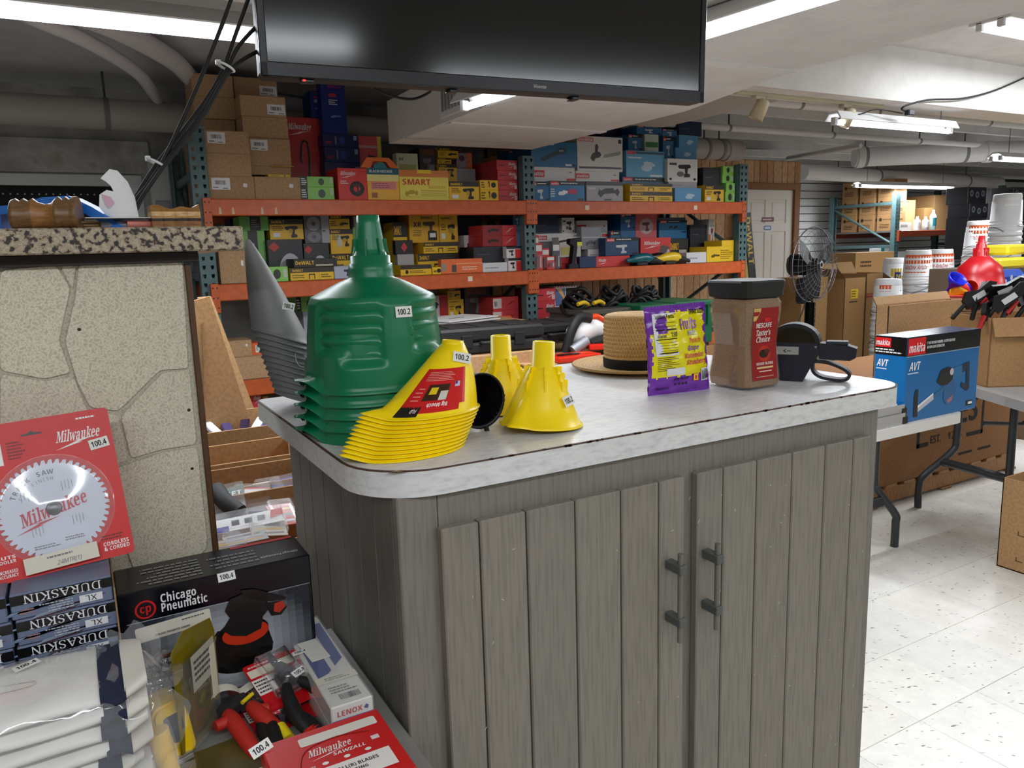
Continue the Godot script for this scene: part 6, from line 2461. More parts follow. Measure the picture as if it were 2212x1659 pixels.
func build_far_right():
	# pedestal fan
	var at: Vector3 = V(6.023, .726, -4.965)
	at.y = .0
	var f := thing("pedestal_fan", "black pedestal fan with round wire guard before the white door wall", "fan", at, .15)
	var hub: float = V(6.142, 1.281, -5.008).y
	var b := S()
	lathe(b, [[.0, .05], [.05, .05], [.26, .015], [.27, .0], [.0, .0]], 24, K(.09, .09, .1))
	put("base", b, M.rubber, f)
	var po := S()
	tube(po, [V(0, .04, 0), V(0, hub - .35, 0)], .045, 14, K(.1, .1, .11))
	tube(po, [V(0, hub - .36, 0), V(0, hub - .1, 0)], .03, 12, K(.16, .16, .17))
	put("pole", po, M.metal, f)
	var mo := S()
	tube(mo, [V(0, hub, -.22), V(0, hub, -.2), V(0, hub, -.05), V(0, hub, .0)], [.05, .1, .1, .07], 16, K(.08, .08, .09))
	box(mo, V(-.1, hub - .36, -.1), V(.02, hub - .12, .0), K(.11, .11, .12), .02)
	put("motor", mo, M.rubber, f)
	for k in 3:
		var bl := S()
		var rot := Transform3D(Basis(V(0, 0, 1), deg_to_rad(25.0 + 120.0 * k)), V(0, hub, .03))
		var rows := []
		for i in 7:
			var r := .05 + .26 * i / 6.0
			var hw := .045 + .045 * sin(PI * (.15 + .6 * i / 6.0))
			var row := PackedVector3Array()
			for j in 5:
				var u := (j / 4.0 - .5) * 2.0
				row.append(rot * V(r, u * hw, u * .03))
			rows.append(row)
		bl.set_smooth_group(0)
		bl.set_color(K(.24, .24, .24))
		grid(bl, rows)
		put("blade", bl, M.brushed, f)
	var cp := S()
	lathe(cp, [[.0, .055], [.04, .05], [.055, .03], [.055, .0]], 16, K(.07, .07, .08), Transform3D(Basis(Vector3.RIGHT, PI / 2), V(0, hub, .05)))
	disc(cp, .0, hub, .03, .03, K(.75, .75, .75), T(V(0, 0, .1065)), .0, 16, .7)
	put("hub_cap", cp, M.plastic, f)
	var gd := S()
	var R := .345
	for q in [[R, .02, .006], [R * .96, .07, .0016], [R * .86, .09, .0016], [R * .72, .105, .0016], [R * .58, .115, .0016], [R * .44, .12, .0016], [R * .3, .122, .002], [R * .16, .122, .003], [R * .9, -.06, .0016], [R * .7, -.09, .0016], [R * .5, -.11, .0016]]:
		var ring := []
		for i in 41:
			var a := TAU * i / 40.0
			ring.append(V(cos(a) * q[0], hub + sin(a) * q[0], q[1]))
		tube(gd, ring, q[2], 5, K(.55, .55, .56), I3, false)
	for i in 36:
		var a2 := TAU * i / 36.0
		var d := V(cos(a2), sin(a2), 0)
		tube(gd, [V(0, hub, .122) + d * R * .16, V(0, hub, .115) + d * R * .58, V(0, hub, .08) + d * R * .92, V(0, hub, .02) + d * R], .0012, 4, K(.55, .55, .56), I3, false)
	put("wire_guard", gd, M.metal, f)
	var cd := S()
	tube(cd, curve([V(-.04, hub - .1, -.05), V(-.1, hub - .3, .02), V(-.22, hub - .5, .03), V(-.3, hub - .6, .02), V(-.12, .3, .0), V(-.05, .06, .0)], 6), .006, 6, K(.06, .06, .06))
	put("cord", cd, M.rubber, f)
	# tall brown cartons behind the fan
	var data := [
		["tall_carton", "tall open brown carton with yellow sticker behind the fan", V(7.168, .611, -5.464), .34, V(7.344, 1.097, -5.461).y, .34, [["b", .16, 70.0], ["l", .16, 40.0]], 0],
		["tall_carton", "tall open brown carton with red stripe right of the yellow-stickered one", V(7.545, .582, -5.48), .28, V(7.704, 1.131, -5.499).y, .34, [["b", .14, 60.0], ["r", .16, -25.0]], 1],
		["tall_carton", "tall closed brown carton with printed number behind the fan pole", V(6.531, .703, -5.49), .4, V(6.641, 1.126, -5.512).y, .34, [], 2],
		["tall_carton", "brown carton with red stripe standing between the fan pole and the stickered carton", V(7.417, .564, -5.897), .3, V(7.557, 1.081, -5.92).y, .3, [["f", .12, -60.0]], 1],
		["brown_carton", "wide brown carton on the lower level behind the tall open cartons", V(8.972, .767, -6.694), .8, V(9.222, 1.333, -6.665).y, .4, [], 3],
	]
	for d2 in data:
		var p0: Vector3 = d2[2]
		var c := thing(d2[0], d2[1], "box", V(p0.x, .0, p0.z))
		carton_body(c, V(0, 0, -d2[5]), V(d2[3], d2[4], .0), not d2[6].is_empty(), "a9814f" if d2[7] != 1 else "a07a4c", d2[6])
		var pr := S()
		var F := T(V(0, 0, .002))
		match d2[7]:
			0:
				rect(pr, .1, d2[4] - .22, .22, d2[4] - .12, K(.88, .72, .12), F)
				fine_print(pr, .11, d2[4] - .21, .21, d2[4] - .13, 3, K(.35, .25, .05), F, .0005)
				fine_print(pr, .08, d2[4] - .27, .26, d2[4] - .24, 1, K(.15, .12, .1), F)
			1:
				rect(pr, .0, d2[4] - .26, d2[3], d2[4] - .24, K(.6, .22, .18), F)
				rect(pr, .0, d2[4] - .23, d2[3], d2[4] - .215, K(.6, .22, .18), F)
			2:
				word(pr, "10.0Z890", -.52, .0, .05, K(.25, .18, .12), Transform3D(Basis(V(0, 1, 0), V(-1, 0, 0), V(0, 0, 1)), V(.22, d2[4] - .1, .002)), "bold", .0, .0, .42)
				fine_print(pr, .05, d2[4] - .62, .3, d2[4] - .58, 1, K(.25, .18, .12), F)
			3:
				fine_print(pr, .1, d2[4] - .2, .4, d2[4] - .1, 2, K(.25, .18, .12), F)
		put("print", pr, M.matte, c)
	# buckets
	var s1: Vector3 = V(7.332, .865, -5.073)
	var top1: float = V(7.357, 1.092, -5.104).y
	bucket_stack(V(s1.x, top1 - .368 - .055 * 12, s1.z), 13, .055, -.5, "white bucket nested in the stack with half printed top bucket", "upturned white bucket half printed with orange bars and a black symbol", 2)
	var s2: Vector3 = V(8.011, 1.072, -5.199)
	var top2: float = V(8.044, 1.37, -5.239).y
	bucket_stack(V(s2.x, top2 - .368 - .055 * 17, s2.z), 18, .055, -.6, "white bucket nested under the lettered bucket with three orange bars", "upturned white bucket with orange bars and slanted red lettering", 1)
	var s3: Vector3 = V(8.613, 1.045, -5.322)
	var top3: float = V(8.648, 1.367, -5.365).y
	bucket_stack(V(s3.x, top3 - .368 - .055 * 17, s3.z), 18, .055, -.9, "white bucket nested under the second lettered bucket behind the red funnels", "upturned lettered white bucket partly behind the red funnels", 1)
	var s4: Vector3 = V(8.358, 1.05, -5.698)
	var top4: float = V(8.383, 1.279, -5.729).y
	bucket_stack(V(s4.x, top4 - .368 - .055 * 17, s4.z), 18, .055, -.4, "white bucket nested under the one with yellow and blue print", "upturned white bucket with yellow and blue print", 3)
	var s5: Vector3 = V(8.813, 1.296, -5.026)
	var top5: float = V(8.854, 1.667, -5.076).y
	bucket_stack(V(s5.x, top5 - .368 - .055 * 22, s5.z), 23, .055, -.4, "white bucket nested under the lettered bucket above the red funnel spout", "upturned lettered white bucket above the red funnel spout", 1)
	var s6: Vector3 = V(8.456, 1.443, -4.558)
	var top6: float = V(8.508, 1.916, -4.621).y
	bucket_stack(V(s6.x, maxf(.0, top6 - .368 - .055 * 27), s6.z), 28, .055, .3, "plain white bucket in the tallest nested stack with wire handles", "topmost plain white bucket of the tallest nested stack", 0)
	second_rack()
	red_funnels()

func second_rack():
	var rk := thing("pallet_rack", "second teal and rust-orange rack with brown cartons at the slatted wall", "rack")
	var X: float = V(10.546, 1.604, -7.2).x
	var zb := -8.35
	for x in [X, X + 2.7]:
		rack_frame(rk, x, -7.2, zb, 2.17 if x == X else 2.3)
	var rust := K(.62, .26, .16)
	for y in [1.49 + V(11.116, 1.616, -7.2).y - 1.49, .95]:
		rack_beam(rk, X, X + 2.7, y, -7.215, 1.0, rust, .085)
		rack_beam(rk, X, X + 2.7, y, zb + .02, -1.0, rust, .085)
		var d := S()
		box(d, V(X + .05, y - .02, zb + .03), V(X + 2.65, y, -7.2), K(.42, .42, .42))
		put("deck", d, M.matte, rk)
	var deck: float = V(11.116, 1.616, -7.2).y
	# stacked printed cartons, four wide and three high
	var one := thing("brown_carton", "printed brown carton with round emblem stacked on the second rack", "box", Vector3.ZERO, .0, "emblem cartons on the second rack")
	var b := S()
	box(b, V(0, 0, -.26), V(.3, .25, .0), C("a87f52"), .003)
	put("carton", b, M.carton, one)
	var p := S()
	for q in [T(V(0, 0, .0015)), xf_face(V(-.0015, 0, -.26), V(0, 0, 1), V(0, 1, 0))]:
		disc(p, .06, .17, .026, .026, K(.2, .14, .08), q, .0, 12)
		word(p, "Huhtamaki", .1, .16, .022, K(.25, .17, .1), q, "bold", .0, .0, .13)
		fine_print(p, .05, .04, .22, .11, 3, K(.3, .2, .12), q)
	put("print", p, M.matte, one)
	var first := true
	for r in 3:
		for c in 5:
			var at := V(X + .1 + c * .303 + (.03 if r == 1 else .0), deck + .001 + r * .251, -7.95 - .03 * (c % 2))
			if r == 2 and c == 4:
				continue
			if first:
				one.position = at
				first = false
			else:
				copy(one, at, .0)
	for r in 3:
		for c in 3:
			copy(one, V(X - .06, deck + .001 + r * .251, -7.45 - c * .31 + .13), PI / 2 * .0 + .0 if false else .0, "printed brown carton with round emblem at the frame of the second rack").position.x = X + .06
	# bright white cartons and loose cartons farther along
	var more := [
		[1.3, .25, .36, "d8d2cc", "white shrink-wrapped carton, upper one under the far tube lamp", .252],
		[1.3, .25, .36, "d6d0ca", "white shrink-wrapped carton, lower one under the far tube lamp", .0],
		[1.72, .36, .46, "b8895a", "brown carton with pointed open flaps on the second rack", .0],
		[2.06, .22, .34, "97703f", "narrow brown carton with small label on the second rack", .0],
		[1.68, .3, .12, "cfcac4", "low white printed carton at the front of the second rack", .0],
	]
	for i in more.size():
		var m: Array = more[i]
		var zf: float = [-7.45, -7.45, -7.5, -7.45, -7.3][i]
		var t := thing("far_carton", m[4], "box", V(X + m[0] - 1.2, deck + .001 + m[5], zf))
		t.position.x = [V(10.823, 1.821, -7.6).x, V(10.823, 1.821, -7.6).x, V(11.045, 1.815, -7.5).x, V(11.561, 1.812, -7.5).x, V(10.73, 1.672, -7.3).x][i]
		carton_body(t, V(0, 0, -.12 if i == 4 else -.4), V(m[1], m[2] if i > 1 else .25, .0), i == 2, m[3], [["b", .1, 60.0], ["l", .1, 45.0]] if i == 2 else [])
		var q2 := S()
		fine_print(q2, m[1] * .15, .05, m[1] * .8, .09, 2, K(.4, .35, .35), T(V(0, 0, .002)))
		put("print", q2, M.matte, t)
	var big := [
		["tall_carton", V(11.961, 1.743, -7.6).x, deck + .001, -7.55, .5, V(12.284, 2.161, -7.6).y - deck, "b38a5a", "large brown carton on the second rack before black boxes", .5],
		["far_carton", V(12.972, 1.749, -7.9).x, deck + .001, -7.9, .4, .42, "a57e52", "brown carton half hidden behind the large one on the second rack", .35],
	]
	for g in big:
		var t2 := thing(g[0], g[7], "box", V(g[1], g[2], g[3]))
		carton_body(t2, V(0, 0, -g[8]), V(g[4], g[5], .0), false, g[6])
	for i in 3:
		var bt := thing("spray_bottle", ["white bottle standing first on the second rack", "clear bottle standing second on the second rack", "teal and white bottle standing third on the second rack"][i], "bottle", V([V(11.114, 1.666, -7.26).x, V(11.318, 1.664, -7.26).x, V(11.503, 1.662, -7.26).x][i], deck + .001, -7.27))
		var s := S()
		var hh: float = [.2, .2, .3][i]
		lathe(s, [[.0, .0], [.045, .0], [.048, .01], [.048, hh * .7], [.02, hh * .85], [.02, hh], [.0, hh]], 14, [K(.85, .85, .85), K(.62, .6, .58), K(.6, .68, .68)][i])
		put("bottle", s, M.plastic, bt)
		var l := S()
		bend = .0486
		bent_rect(l, -.05, hh * .2, .05, hh * .6, [K(.75, .75, .78), K(.8, .8, .75), K(.1, .42, .45)][i], I3, .0, 8)
		bend = .0
		put("label", l, M.print, bt)
	# lower level: teal and white packs
	for i in 3:
		var w := thing("white_pack", ["white and teal pack standing on the lower level of the second rack", "white printed carton on the lower level of the second rack", "small teal and white pack under the white one on the second rack"][i], "pack", V([V(9.734, 1.297, -7.5).x, V(9.979, 1.29, -7.5).x, V(9.563, 1.235, -7.35).x][i], .951, [-7.5, -7.5, -7.3][i]))
		w.position.x = [X + .08, X + .36, X + .12][i]
		var s3 := S()
		box(s3, V(0, 0, -.2), V([.25, .42, .26][i], [.42, .36, .14][i], 0), K(.86, .86, .86), .004)
		put("carton", s3, M.print, w)
		var s4 := S()
		var F := T(V(0, 0, .002))
		rect(s4, .0, .0, .08, [.42, .0001, .14][i], K(.16, .52, .54), F)
		fine_print(s4, .1, .06, [.24, .36, .24][i], .12, 2, K(.3, .3, .32), F, .0005)
		put("print", s4, M.print, w)
	# black boxes with round lamps printed on them, piled at the right
	for i in 5:
		var q: Array = [[2092, 402, 2150, 440], [2096, 440, 2140, 476], [2092, 476, 2140, 512], [2188, 404, 2240, 440], [2150, 405, 2188, 436]][i]
		var a: Vector3 = [V(10.409, 1.927, -6.117), V(10.41, 1.746, -6.081), V(10.369, 1.566, -6.069), V(11.147, 1.942, -5.939), V(11.362, 1.967, -6.289)][i]
		var tp: float = [V(10.433, 2.144, -6.147).y, V(10.431, 1.932, -6.106).y, V(10.389, 1.746, -6.093).y, V(11.169, 2.139, -5.966).y, V(11.382, 2.145, -6.313).y][i]
		var bb := thing("black_box", ["black box with round lamp prints, topmost of the far right pile", "black box with round lamp prints, second of the far right pile", "black box with round lamp prints, third of the far right pile", "black box behind the tallest bucket stack", "black box between the lamp pile and the bucket stack"][i], "box", V(a.x, (a.y if i < 2 else 1.2), a.z))
		var hh2: float = tp - bb.position.y
		var s5 := S()
		box(s5, V(0, 0, -.3), V(.42, hh2, 0), K(.08, .08, .09), .004)
		put("carton", s5, M.print, bb)
		var s6 := S()
		var F2 := T(V(0, 0, .002))
		for c in 3:
			disc(s6, .08 + c * .13, hh2 - .08 - .02 * (c % 2), .04, .04, K(.38, .4, .42), F2, .0, 14)
			disc(s6, .08 + c * .13, hh2 - .08 - .02 * (c % 2), .026, .026, K(.16, .17, .18), F2, .0005, 14)
		put("print", s6, M.print, bb)
	# hidden support: a plain shelf unit under the pile
	var un := thing("dark_shelf_unit", "dark shelf unit under the black lamp boxes", "shelf unit", V(V(10.369, 1.566, -6.069).x - .05, 0, V(10.369, 1.566, -6.069).z + .02))
	var us := S()
	box(us, V(0, 1.16, -.7), V(1.6, 1.198, .0), K(.2, .2, .2), .004)
	put("shelf", us, M.wood, un)
	for q3 in [[.0, -.04], [1.56, -.04], [.0, -.7], [1.56, -.7]]:
		var lg := S()
		box(lg, V(q3[0], 0, q3[1]), V(q3[0] + .04, 1.16, q3[1] + .04), K(.2, .2, .2), .003)
		put("post", lg, M.wood, un)
	# yellow bagged goods at the edge
	for i in 2:
		var a3: Vector3 = [V(6.762, 1.248, -3.607), V(6.491, 1.191, -3.515)][i]
		var y := thing("yellow_bag", ["yellow plastic-wrapped sponge, upper one beside the buckets", "yellow plastic-wrapped sponge, lower one beside the buckets"][i], "package", V(a3.x, [1.335, 1.23][i], a3.z))
		var s7 := S()
		box(s7, V(0, 0, -.25), V(.5, .085, 0), K(.92, .85, .24), .03)
		put("sponge", s7, M.gloss, y)
	var bl := thing("blue_bag", "blue plastic packages beside the red funnels", "package", V(V(6.263, 1.031, -3.378).x, 1.0, V(6.263, 1.031, -3.378).z))
	var s8 := S()
	box(s8, V(0, 0, -.25), V(.4, .23, .0), K(.16, .28, .62), .06)
	put("bag", s8, M.gloss, bl)
	var s9 := S()
	for i in 4:
		disc(s9, .06 + .08 * i, .14 + .03 * (i % 2), .02, .02, K(.7, .74, .82), T(V(0, 0, .002)), .0, 10)
	put("print", s9, M.gloss, bl)
	# the bench these stand on
	var bn := thing("side_bench", "brown bench under the red funnels and yellow packages", "bench", V(V(6.049, 1.034, -3.615).x - .1, 0, V(6.049, 1.034, -3.615).z - .2))
	var sb := S()
	box(sb, V(0, .93, -.35), V(1.9, .998, 1.1), K(.52, .4, .28), .006)
	put("top", sb, M.wood, bn)
	var sb2 := S()
	box(sb2, V(.05, .0, -.3), V(1.85, .93, 1.0), K(.45, .35, .25), .006)
	put("base", sb2, M.wood, bn)
	var yb := S()
	box(yb, V(.55, .999, -.3), V(1.25, 1.229, .1), K(.4, .34, .28), .004)
	put("riser", yb, M.wood, bn)

func red_funnels():
	# nested red drain funnels with ribbed spout
	for i in 3:
		var a: Vector3 = V(6.213, 1.01, -3.519)
		var t := thing("red_funnel", ["large red funnel on top of the nested red funnels", "large red funnel, middle one of the nested red funnels", "large red funnel, lowest of the nested red funnels"][i], "funnel", V(a.x, 1.0 + .03 * (2 - i), a.z), .3 * i, "nested large red funnels")
		var s := S()
		lathe(s, [[.205, .0], [.205, .012], [.19, .016], [.165, .15], [.15, .2], [.075, .275], [.052, .285], [.05, .33], [.04, .335], [.036, .375], [.028, .38], [.022, .44], [.018, .44], [.02, .38], [.045, .28], [.145, .19], [.185, .012]], 32, K(.66, .07, .09))
		put("cone", s, M.plastic, t)
		var e := S()
		for k in 6:
			var an := TAU * k / 6.0
			box(e, V(.03, .285, -.003), V(.055, .345, .003), K(.7, .08, .09), .001, Transform3D(Basis(Vector3.UP, an), Vector3.ZERO))
		put("rib", e, M.plastic, t)
	# small coloured funnels in a red basin
	var q: Vector3 = V(5.651, 1.047, -3.376)
	var bs := thing("red_basin", "shallow red basin holding small coloured funnels", "basin", V(q.x, 1.0, q.z))
	var bm := S()
	lathe(bm, [[.0, .0], [.1, .0], [.155, .07], [.165, .075], [.16, .08], [.098, .008], [.0, .008]], 28, K(.72, .1, .12))
	put("basin", bm, M.plastic, bs)
	var cols := [[K(.1, .12, .72), "blue", -.05, .03, 2.6], [K(.86, .76, .16), "yellow", .02, .0, .6], [K(.76, .14, .12), "red", .07, -.01, .75], [K(.14, .12, .62), "dark blue", .13, -.03, .9], [K(.8, .2, .14), "bright red", .17, .02, 1.9]]
	for c in cols:
		var f := thing("small_funnel", "small %s plastic funnel in the red basin" % c[1], "funnel", V(q.x + c[2], 1.1, q.z + c[3]))
		var s2 := S()
		lathe(s2, [[.008, -.11], [.01, -.06], [.016, -.045], [.062, .02], [.066, .045], [.063, .045], [.059, .02], [.013, -.04], [.006, -.11]], 24, c[0])
		put("cone", s2, M.plastic, f)
		f.rotation = V(.5, .0, [.25, -.3, -.9, -1.0, 1.1][cols.find(c)])
		if c[1] == "blue":
			f.position.y = 1.17
			f.rotation = V(.75, 0, .15)

# ---------------------------------------------------------------- television, cables, track spots
func build_overhead():
	var tv := thing("television", "switched-off black flat television hanging above the counter", "television")
	var a: Vector3 = V(.304, 1.783, -1.345)
	var b: Vector3 = V(1.185, 1.782, -1.262)
	var u := (b - a)
	u.y = .0
	var n := u.normalized().cross(Vector3.UP)
	var w := u.length()
	var base := V(a.x, (a.y + b.y) / 2.0, a.z)
	var X := Transform3D(Basis(u.normalized(), Vector3.UP, u.normalized().cross(Vector3.UP)), base)
	# the bottom edge falls a little to the right, the set leans forward
	X = X * Transform3D(Basis(V(0, 0, 1), atan2(b.y - a.y, w)), V(0, (a.y - b.y) / 2.0, 0)) * Transform3D(Basis(Vector3.RIGHT, .03), Vector3.ZERO)
	var h := .452
	var s := S()
	box(s, V(0, 0, -.05), V(w, h, -.004), K(.035, .035, .04), .006)
	box(s, V(w * .15, h * .2, -.075), V(w * .85, h * .9, -.05), K(.04, .04, .045), .01)
	tv.transform = X
	put("case", s, M.soft_plastic, tv)
	var g := S()
	box(g, V(.012, .022, -.004), V(w - .012, h - .012, -.001), Color(1, 1, 1))
	put("screen", g, M.screen, tv)
	var z := S()
	for q in [[.0, .0, w, .023], [.0, h - .012, w, h], [.0, .0, .0125, h], [w - .0125, .0, w, h]]:
		box(z, V(q[0], q[1], -.006), V(q[2], q[3], .002), K(.045, .045, .05), .0015)
	put("bezel", z, M.plastic, tv)
	var l := S()
	word(l, "Hisense", w * .555, .0075, .0062, K(.7, .7, .72), T(V(0, 0, .0026)), "bold", .0, .0, .026)
	put("name", l, M.print, tv)
	var e := S()
	box(e, V(w * .072, -.006, -.02), V(w * .098, .0, -.004), K(.12, .12, .13), .002)
	put("sensor", e, M.plastic, tv)
	var led := S()
	box(led, V(w * .076, -.004, -.0035), V(w * .081, -.0015, -.0028), Color(1, 1, 1))
	put("standby_led", led, M.standby_led, tv)
	for x in [.37, .655]:
		var f := S()
		box(f, V(w * x, -.007, -.035), V(w * (x + .018), .0, -.01), K(.05, .05, .05), .002)
		put("foot_mount", f, M.plastic, tv)
	var m := S()
	box(m, V(w * .42, h * .85, -.1), V(w * .58, h + .06, -.075), K(.1, .1, .1), .003)
	put("mount", m, M.metal, tv)
	# a cable dangling below the set
	var c := S()
	tube(c, curve([V(.505, 1.795, -1.4), V(.544, 1.779, -1.4), V(.589, 1.775, -1.4), V(.614, 1.784, -1.38), V(.615, 1.792, -1.36)], 6), .0026, 7, K(.05, .05, .05))
	tag(put("power_cable", c, M.rubber), "black cable drooping below the television", "cable")
	# bundle of cables from the bar up to the set
	var pts := [
		[V(.095, 1.58, -1.36), V(.14, 1.637, -1.36), V(.202, 1.752, -1.36), V(.254, 1.861, -1.36), V(.282, 1.927, -1.36)],
		[V(.088, 1.57, -1.37), V(.131, 1.634, -1.37), V(.185, 1.7, -1.37), V(.24, 1.774, -1.37), V(.276, 1.852, -1.37), V(.308, 1.926, -1.37)],
		[V(.099, 1.57, -1.36), V(.136, 1.63, -1.36), V(.19, 1.695, -1.36), V(.246, 1.777, -1.36), V(.277, 1.83, -1.365), V(.321, 1.877, -1.38)],
		[V(.091, 1.564, -1.35), V(.142, 1.633, -1.35), V(.203, 1.705, -1.35), V(.25, 1.778, -1.35), V(.277, 1.806, -1.36), V(.319, 1.834, -1.38)],
	]
	for i in 4:
		var cb := S()
		tube(cb, curve(pts[i], 7), .0031, 8, K(.05, .05, .055))
		tag(put("video_cable", cb, M.rubber), ["black cable rising apart from the bundle left of the television", "black cable of the tied bundle that passes up beside the television", "black cable of the tied bundle that turns to the upper television edge", "black cable of the tied bundle that bends to the middle of the television edge"][i], "cable")
	for q in [[V(.135, 1.643, -1.36), .9, "white cable tie round the cables just above the bar"], [V(.252, 1.794, -1.355), 1.0, "white cable tie round the cables beside the television"]]:
		var ty := S()
		var ring := []
		for j in 17:
			var an := TAU * j / 16.0
			ring.append(q[0] + V(cos(an) * .012, cos(an) * -.006, sin(an) * .013))
		tube(ty, ring, .0022, 6, K(.88, .88, .88))
		box(ty, V(-.015, .002, -.004), V(-.007, .01, .004), K(.88, .88, .88), .001, T(q[0]))
		tag(put("cable_tie", ty, M.plastic), q[2], "cable tie")
	# track with two spots under the beam
	var tr := thing("spot_track", "cream light track with two spot heads under the white beam", "track light")
	var ta: Vector3 = V(3.534, 2.375, -3.495)
	var tb: Vector3 = V(4.886, 2.375, -3.539)
	var ts := S()
	box(ts, V(ta.x, 2.366, -3.52), V(tb.x, 2.385, -3.48), K(.82, .79, .68), .002)
	put("rail", ts, M.soft_plastic, tr)
	for xx in [V(3.733, 2.32, -3.5).x, V(4.531, 2.298, -3.5).x]:
		var sp := S()
		box(sp, V(xx - .05, 2.345, -3.525), V(xx + .03, 2.367, -3.475), K(.84, .82, .74), .004)
		tube(sp, [V(xx, 2.345, -3.5), V(xx, 2.31, -3.5)], .012, 8, K(.84, .82, .74))
		var sm := put("spot_head", sp, M.soft_plastic, tr)
		var cn := S()
		lathe(cn, [[.0, .07], [.03, .07], [.038, .06], [.046, -.05], [.04, -.05], [.034, .02], [.0, .02]], 18, K(.8, .75, .62), Transform3D(Basis(V(0, 0, 1), -.35) * Basis(Vector3.RIGHT, .3), V(xx, 2.28, -3.5)))
		put("shade", cn, M.soft_plastic, sm)
	# cord and plug box on the beam
	var cd := S()
	tube(cd, curve([V(6.357, 2.667, -3.32), V(5.893, 2.52, -3.32), V(5.509, 2.44, -3.32), V(5.143, 2.407, -3.32), V(4.922, 2.364, -3.32), V(4.871, 2.335, -3.34), V(4.986, 2.325, -3.36)], 6), .0065, 8, K(.1, .1, .11))
	tag(put("extension_cord", cd, M.rubber), "thick black cord swagged across the white beam", "cord")
	var pb := thing("plug_box", "grey plug connector hanging under the white beam", "connector", V(4.956, 2.317, -3.34))
	var ps := S()
	box(ps, V(-.03, -.02, -.02), V(.03, .018, .02), K(.22, .24, .27), .006)
	put("body", ps, M.plastic, pb)
	var cd2 := S()
	tube(cd2, curve([V(4.913, 2.312, -3.36), V(4.704, 2.332, -3.4), V(4.598, 2.304, -3.44), V(4.501, 2.286, -3.47), V(4.415, 2.267, -3.49)], 5), .004, 7, K(.12, .12, .13))
	tag(put("lamp_cord", cd2, M.rubber), "thin dark cord from the plug connector to the hanging lamp", "cord")

# ---------------------------------------------------------------- pallet rack
# a steel post of the rack: folded channel whose face has two rows of keyholes
func post_mesh(h: float, w := .095, d := .075) -> ArrayMesh:
	var s := S()
	var teal := K(.33, .44, .45)
	box(s, V(-w / 2, 0, -d), V(-w / 2 + .003, h, -.003), teal)
	box(s, V(w / 2 - .003, 0, -d), V(w / 2, h, -.003), teal)
	box(s, V(-w / 2, 0, -d), V(-w / 2 + .02, h, -d + .003), teal)
	box(s, V(w / 2 - .02, 0, -d), V(w / 2, h, -d + .003), teal)
	var n := int(h / .052)
	var p := h / n
	s.set_color(teal)
	for i in n:
		var y := i * p
		for c in [[-w / 2, -w / 4, .0], [.0, w / 4, w / 2]]:
			var m: float = c[1]
			# face with a keyhole: wide above, narrow below
			var a := poly([m - .0095, y + .034, m - .0095, y + .024, m - .005, y + .01, m + .005, y + .01, m + .0095, y + .024, m + .0095, y + .034])
			for q in [[c[0], y, c[2], y + .01], [c[0], y + .034, c[2], y + p]]:
				quad(s, V(q[0], q[1], 0), V(q[0], q[3], 0), V(q[2], q[3], 0), V(q[2], q[1], 0))
			quad(s, V(c[0], y + .01, 0), V(c[0], y + .034, 0), V(a[0].x, a[0].y, 0), V(a[1].x, a[1].y, 0))
			tri(s, V(c[0], y + .01, 0), V(a[1].x, a[1].y, 0), V(a[2].x, a[2].y, 0))
			quad(s, V(c[2], y + .034, 0), V(c[2], y + .01, 0), V(a[4].x, a[4].y, 0), V(a[5].x, a[5].y, 0))
			tri(s, V(c[2], y + .01, 0), V(a[3].x, a[3].y, 0), V(a[4].x, a[4].y, 0))
	return mesh_of(s)

func rack_frame(rack: Node3D, x: float, zf: float, zb: float, h: float):
	var pm := post_mesh(h)
	put_mesh("post", pm, M.enamel, rack, T(V(x, 0, zf)))
	put_mesh("post", pm, M.enamel, rack, Transform3D(Basis(Vector3.UP, PI), V(x, 0, zb)))
	var teal := K(.32, .43, .44)
	var ys := [.12, .75, 1.37, 1.99]
	for i in 4:
		var b := S()
		box(b, V(x - .014, ys[i], zb + .06), V(x + .014, ys[i] + .045, zf - .06), teal, .003)
		put("brace", b, M.enamel, rack)
		if i < 3:
			var e := S()
			var a := V(x, ys[i] + .06, zf - .07)
			var c := V(x, ys[i + 1] - .03, zb + .07)
			if i % 2 == 1:
				a = V(x, ys[i] + .06, zb + .07)
				c = V(x, ys[i + 1] - .03, zf - .07)
			tube(e, [a, c], .018, 4, teal)
			put("brace", e, M.enamel, rack)

func rack_beam(rack: Node3D, x0: float, x1: float, top: float, z: float, face: float, col: Color, tall := .1):
	# face: +1 looks at the aisle in front, -1 at the wall; a plate with hooks at either end
	var b := S()
	var za := z if face > 0 else z - .045
	box(b, V(x0 + .04, top - tall, za - .0), V(x1 - .04, top, za + .045), col, .006)
	box(b, V(x0 + .04, top - .03, za - .02), V(x1 - .04, top - .004, za), col, .003)
	var o := put("beam", b, M.enamel, rack)
	for x in [x0 - .002, x1 - .046]:
		var e := S()
		box(e, V(x, top - tall - .07, za + .006), V(x + .048, top + .006, za + .05), col, .003)
		for k in 3:
			for ex in [.012, .036]:
				disc(e, x + ex, top - tall - .04 + k * .06, .005, .006, K(.06, .04, .04), T(V(0, 0, za + .0505)), .0, 6)
		put("end_plate", e, M.enamel, o)

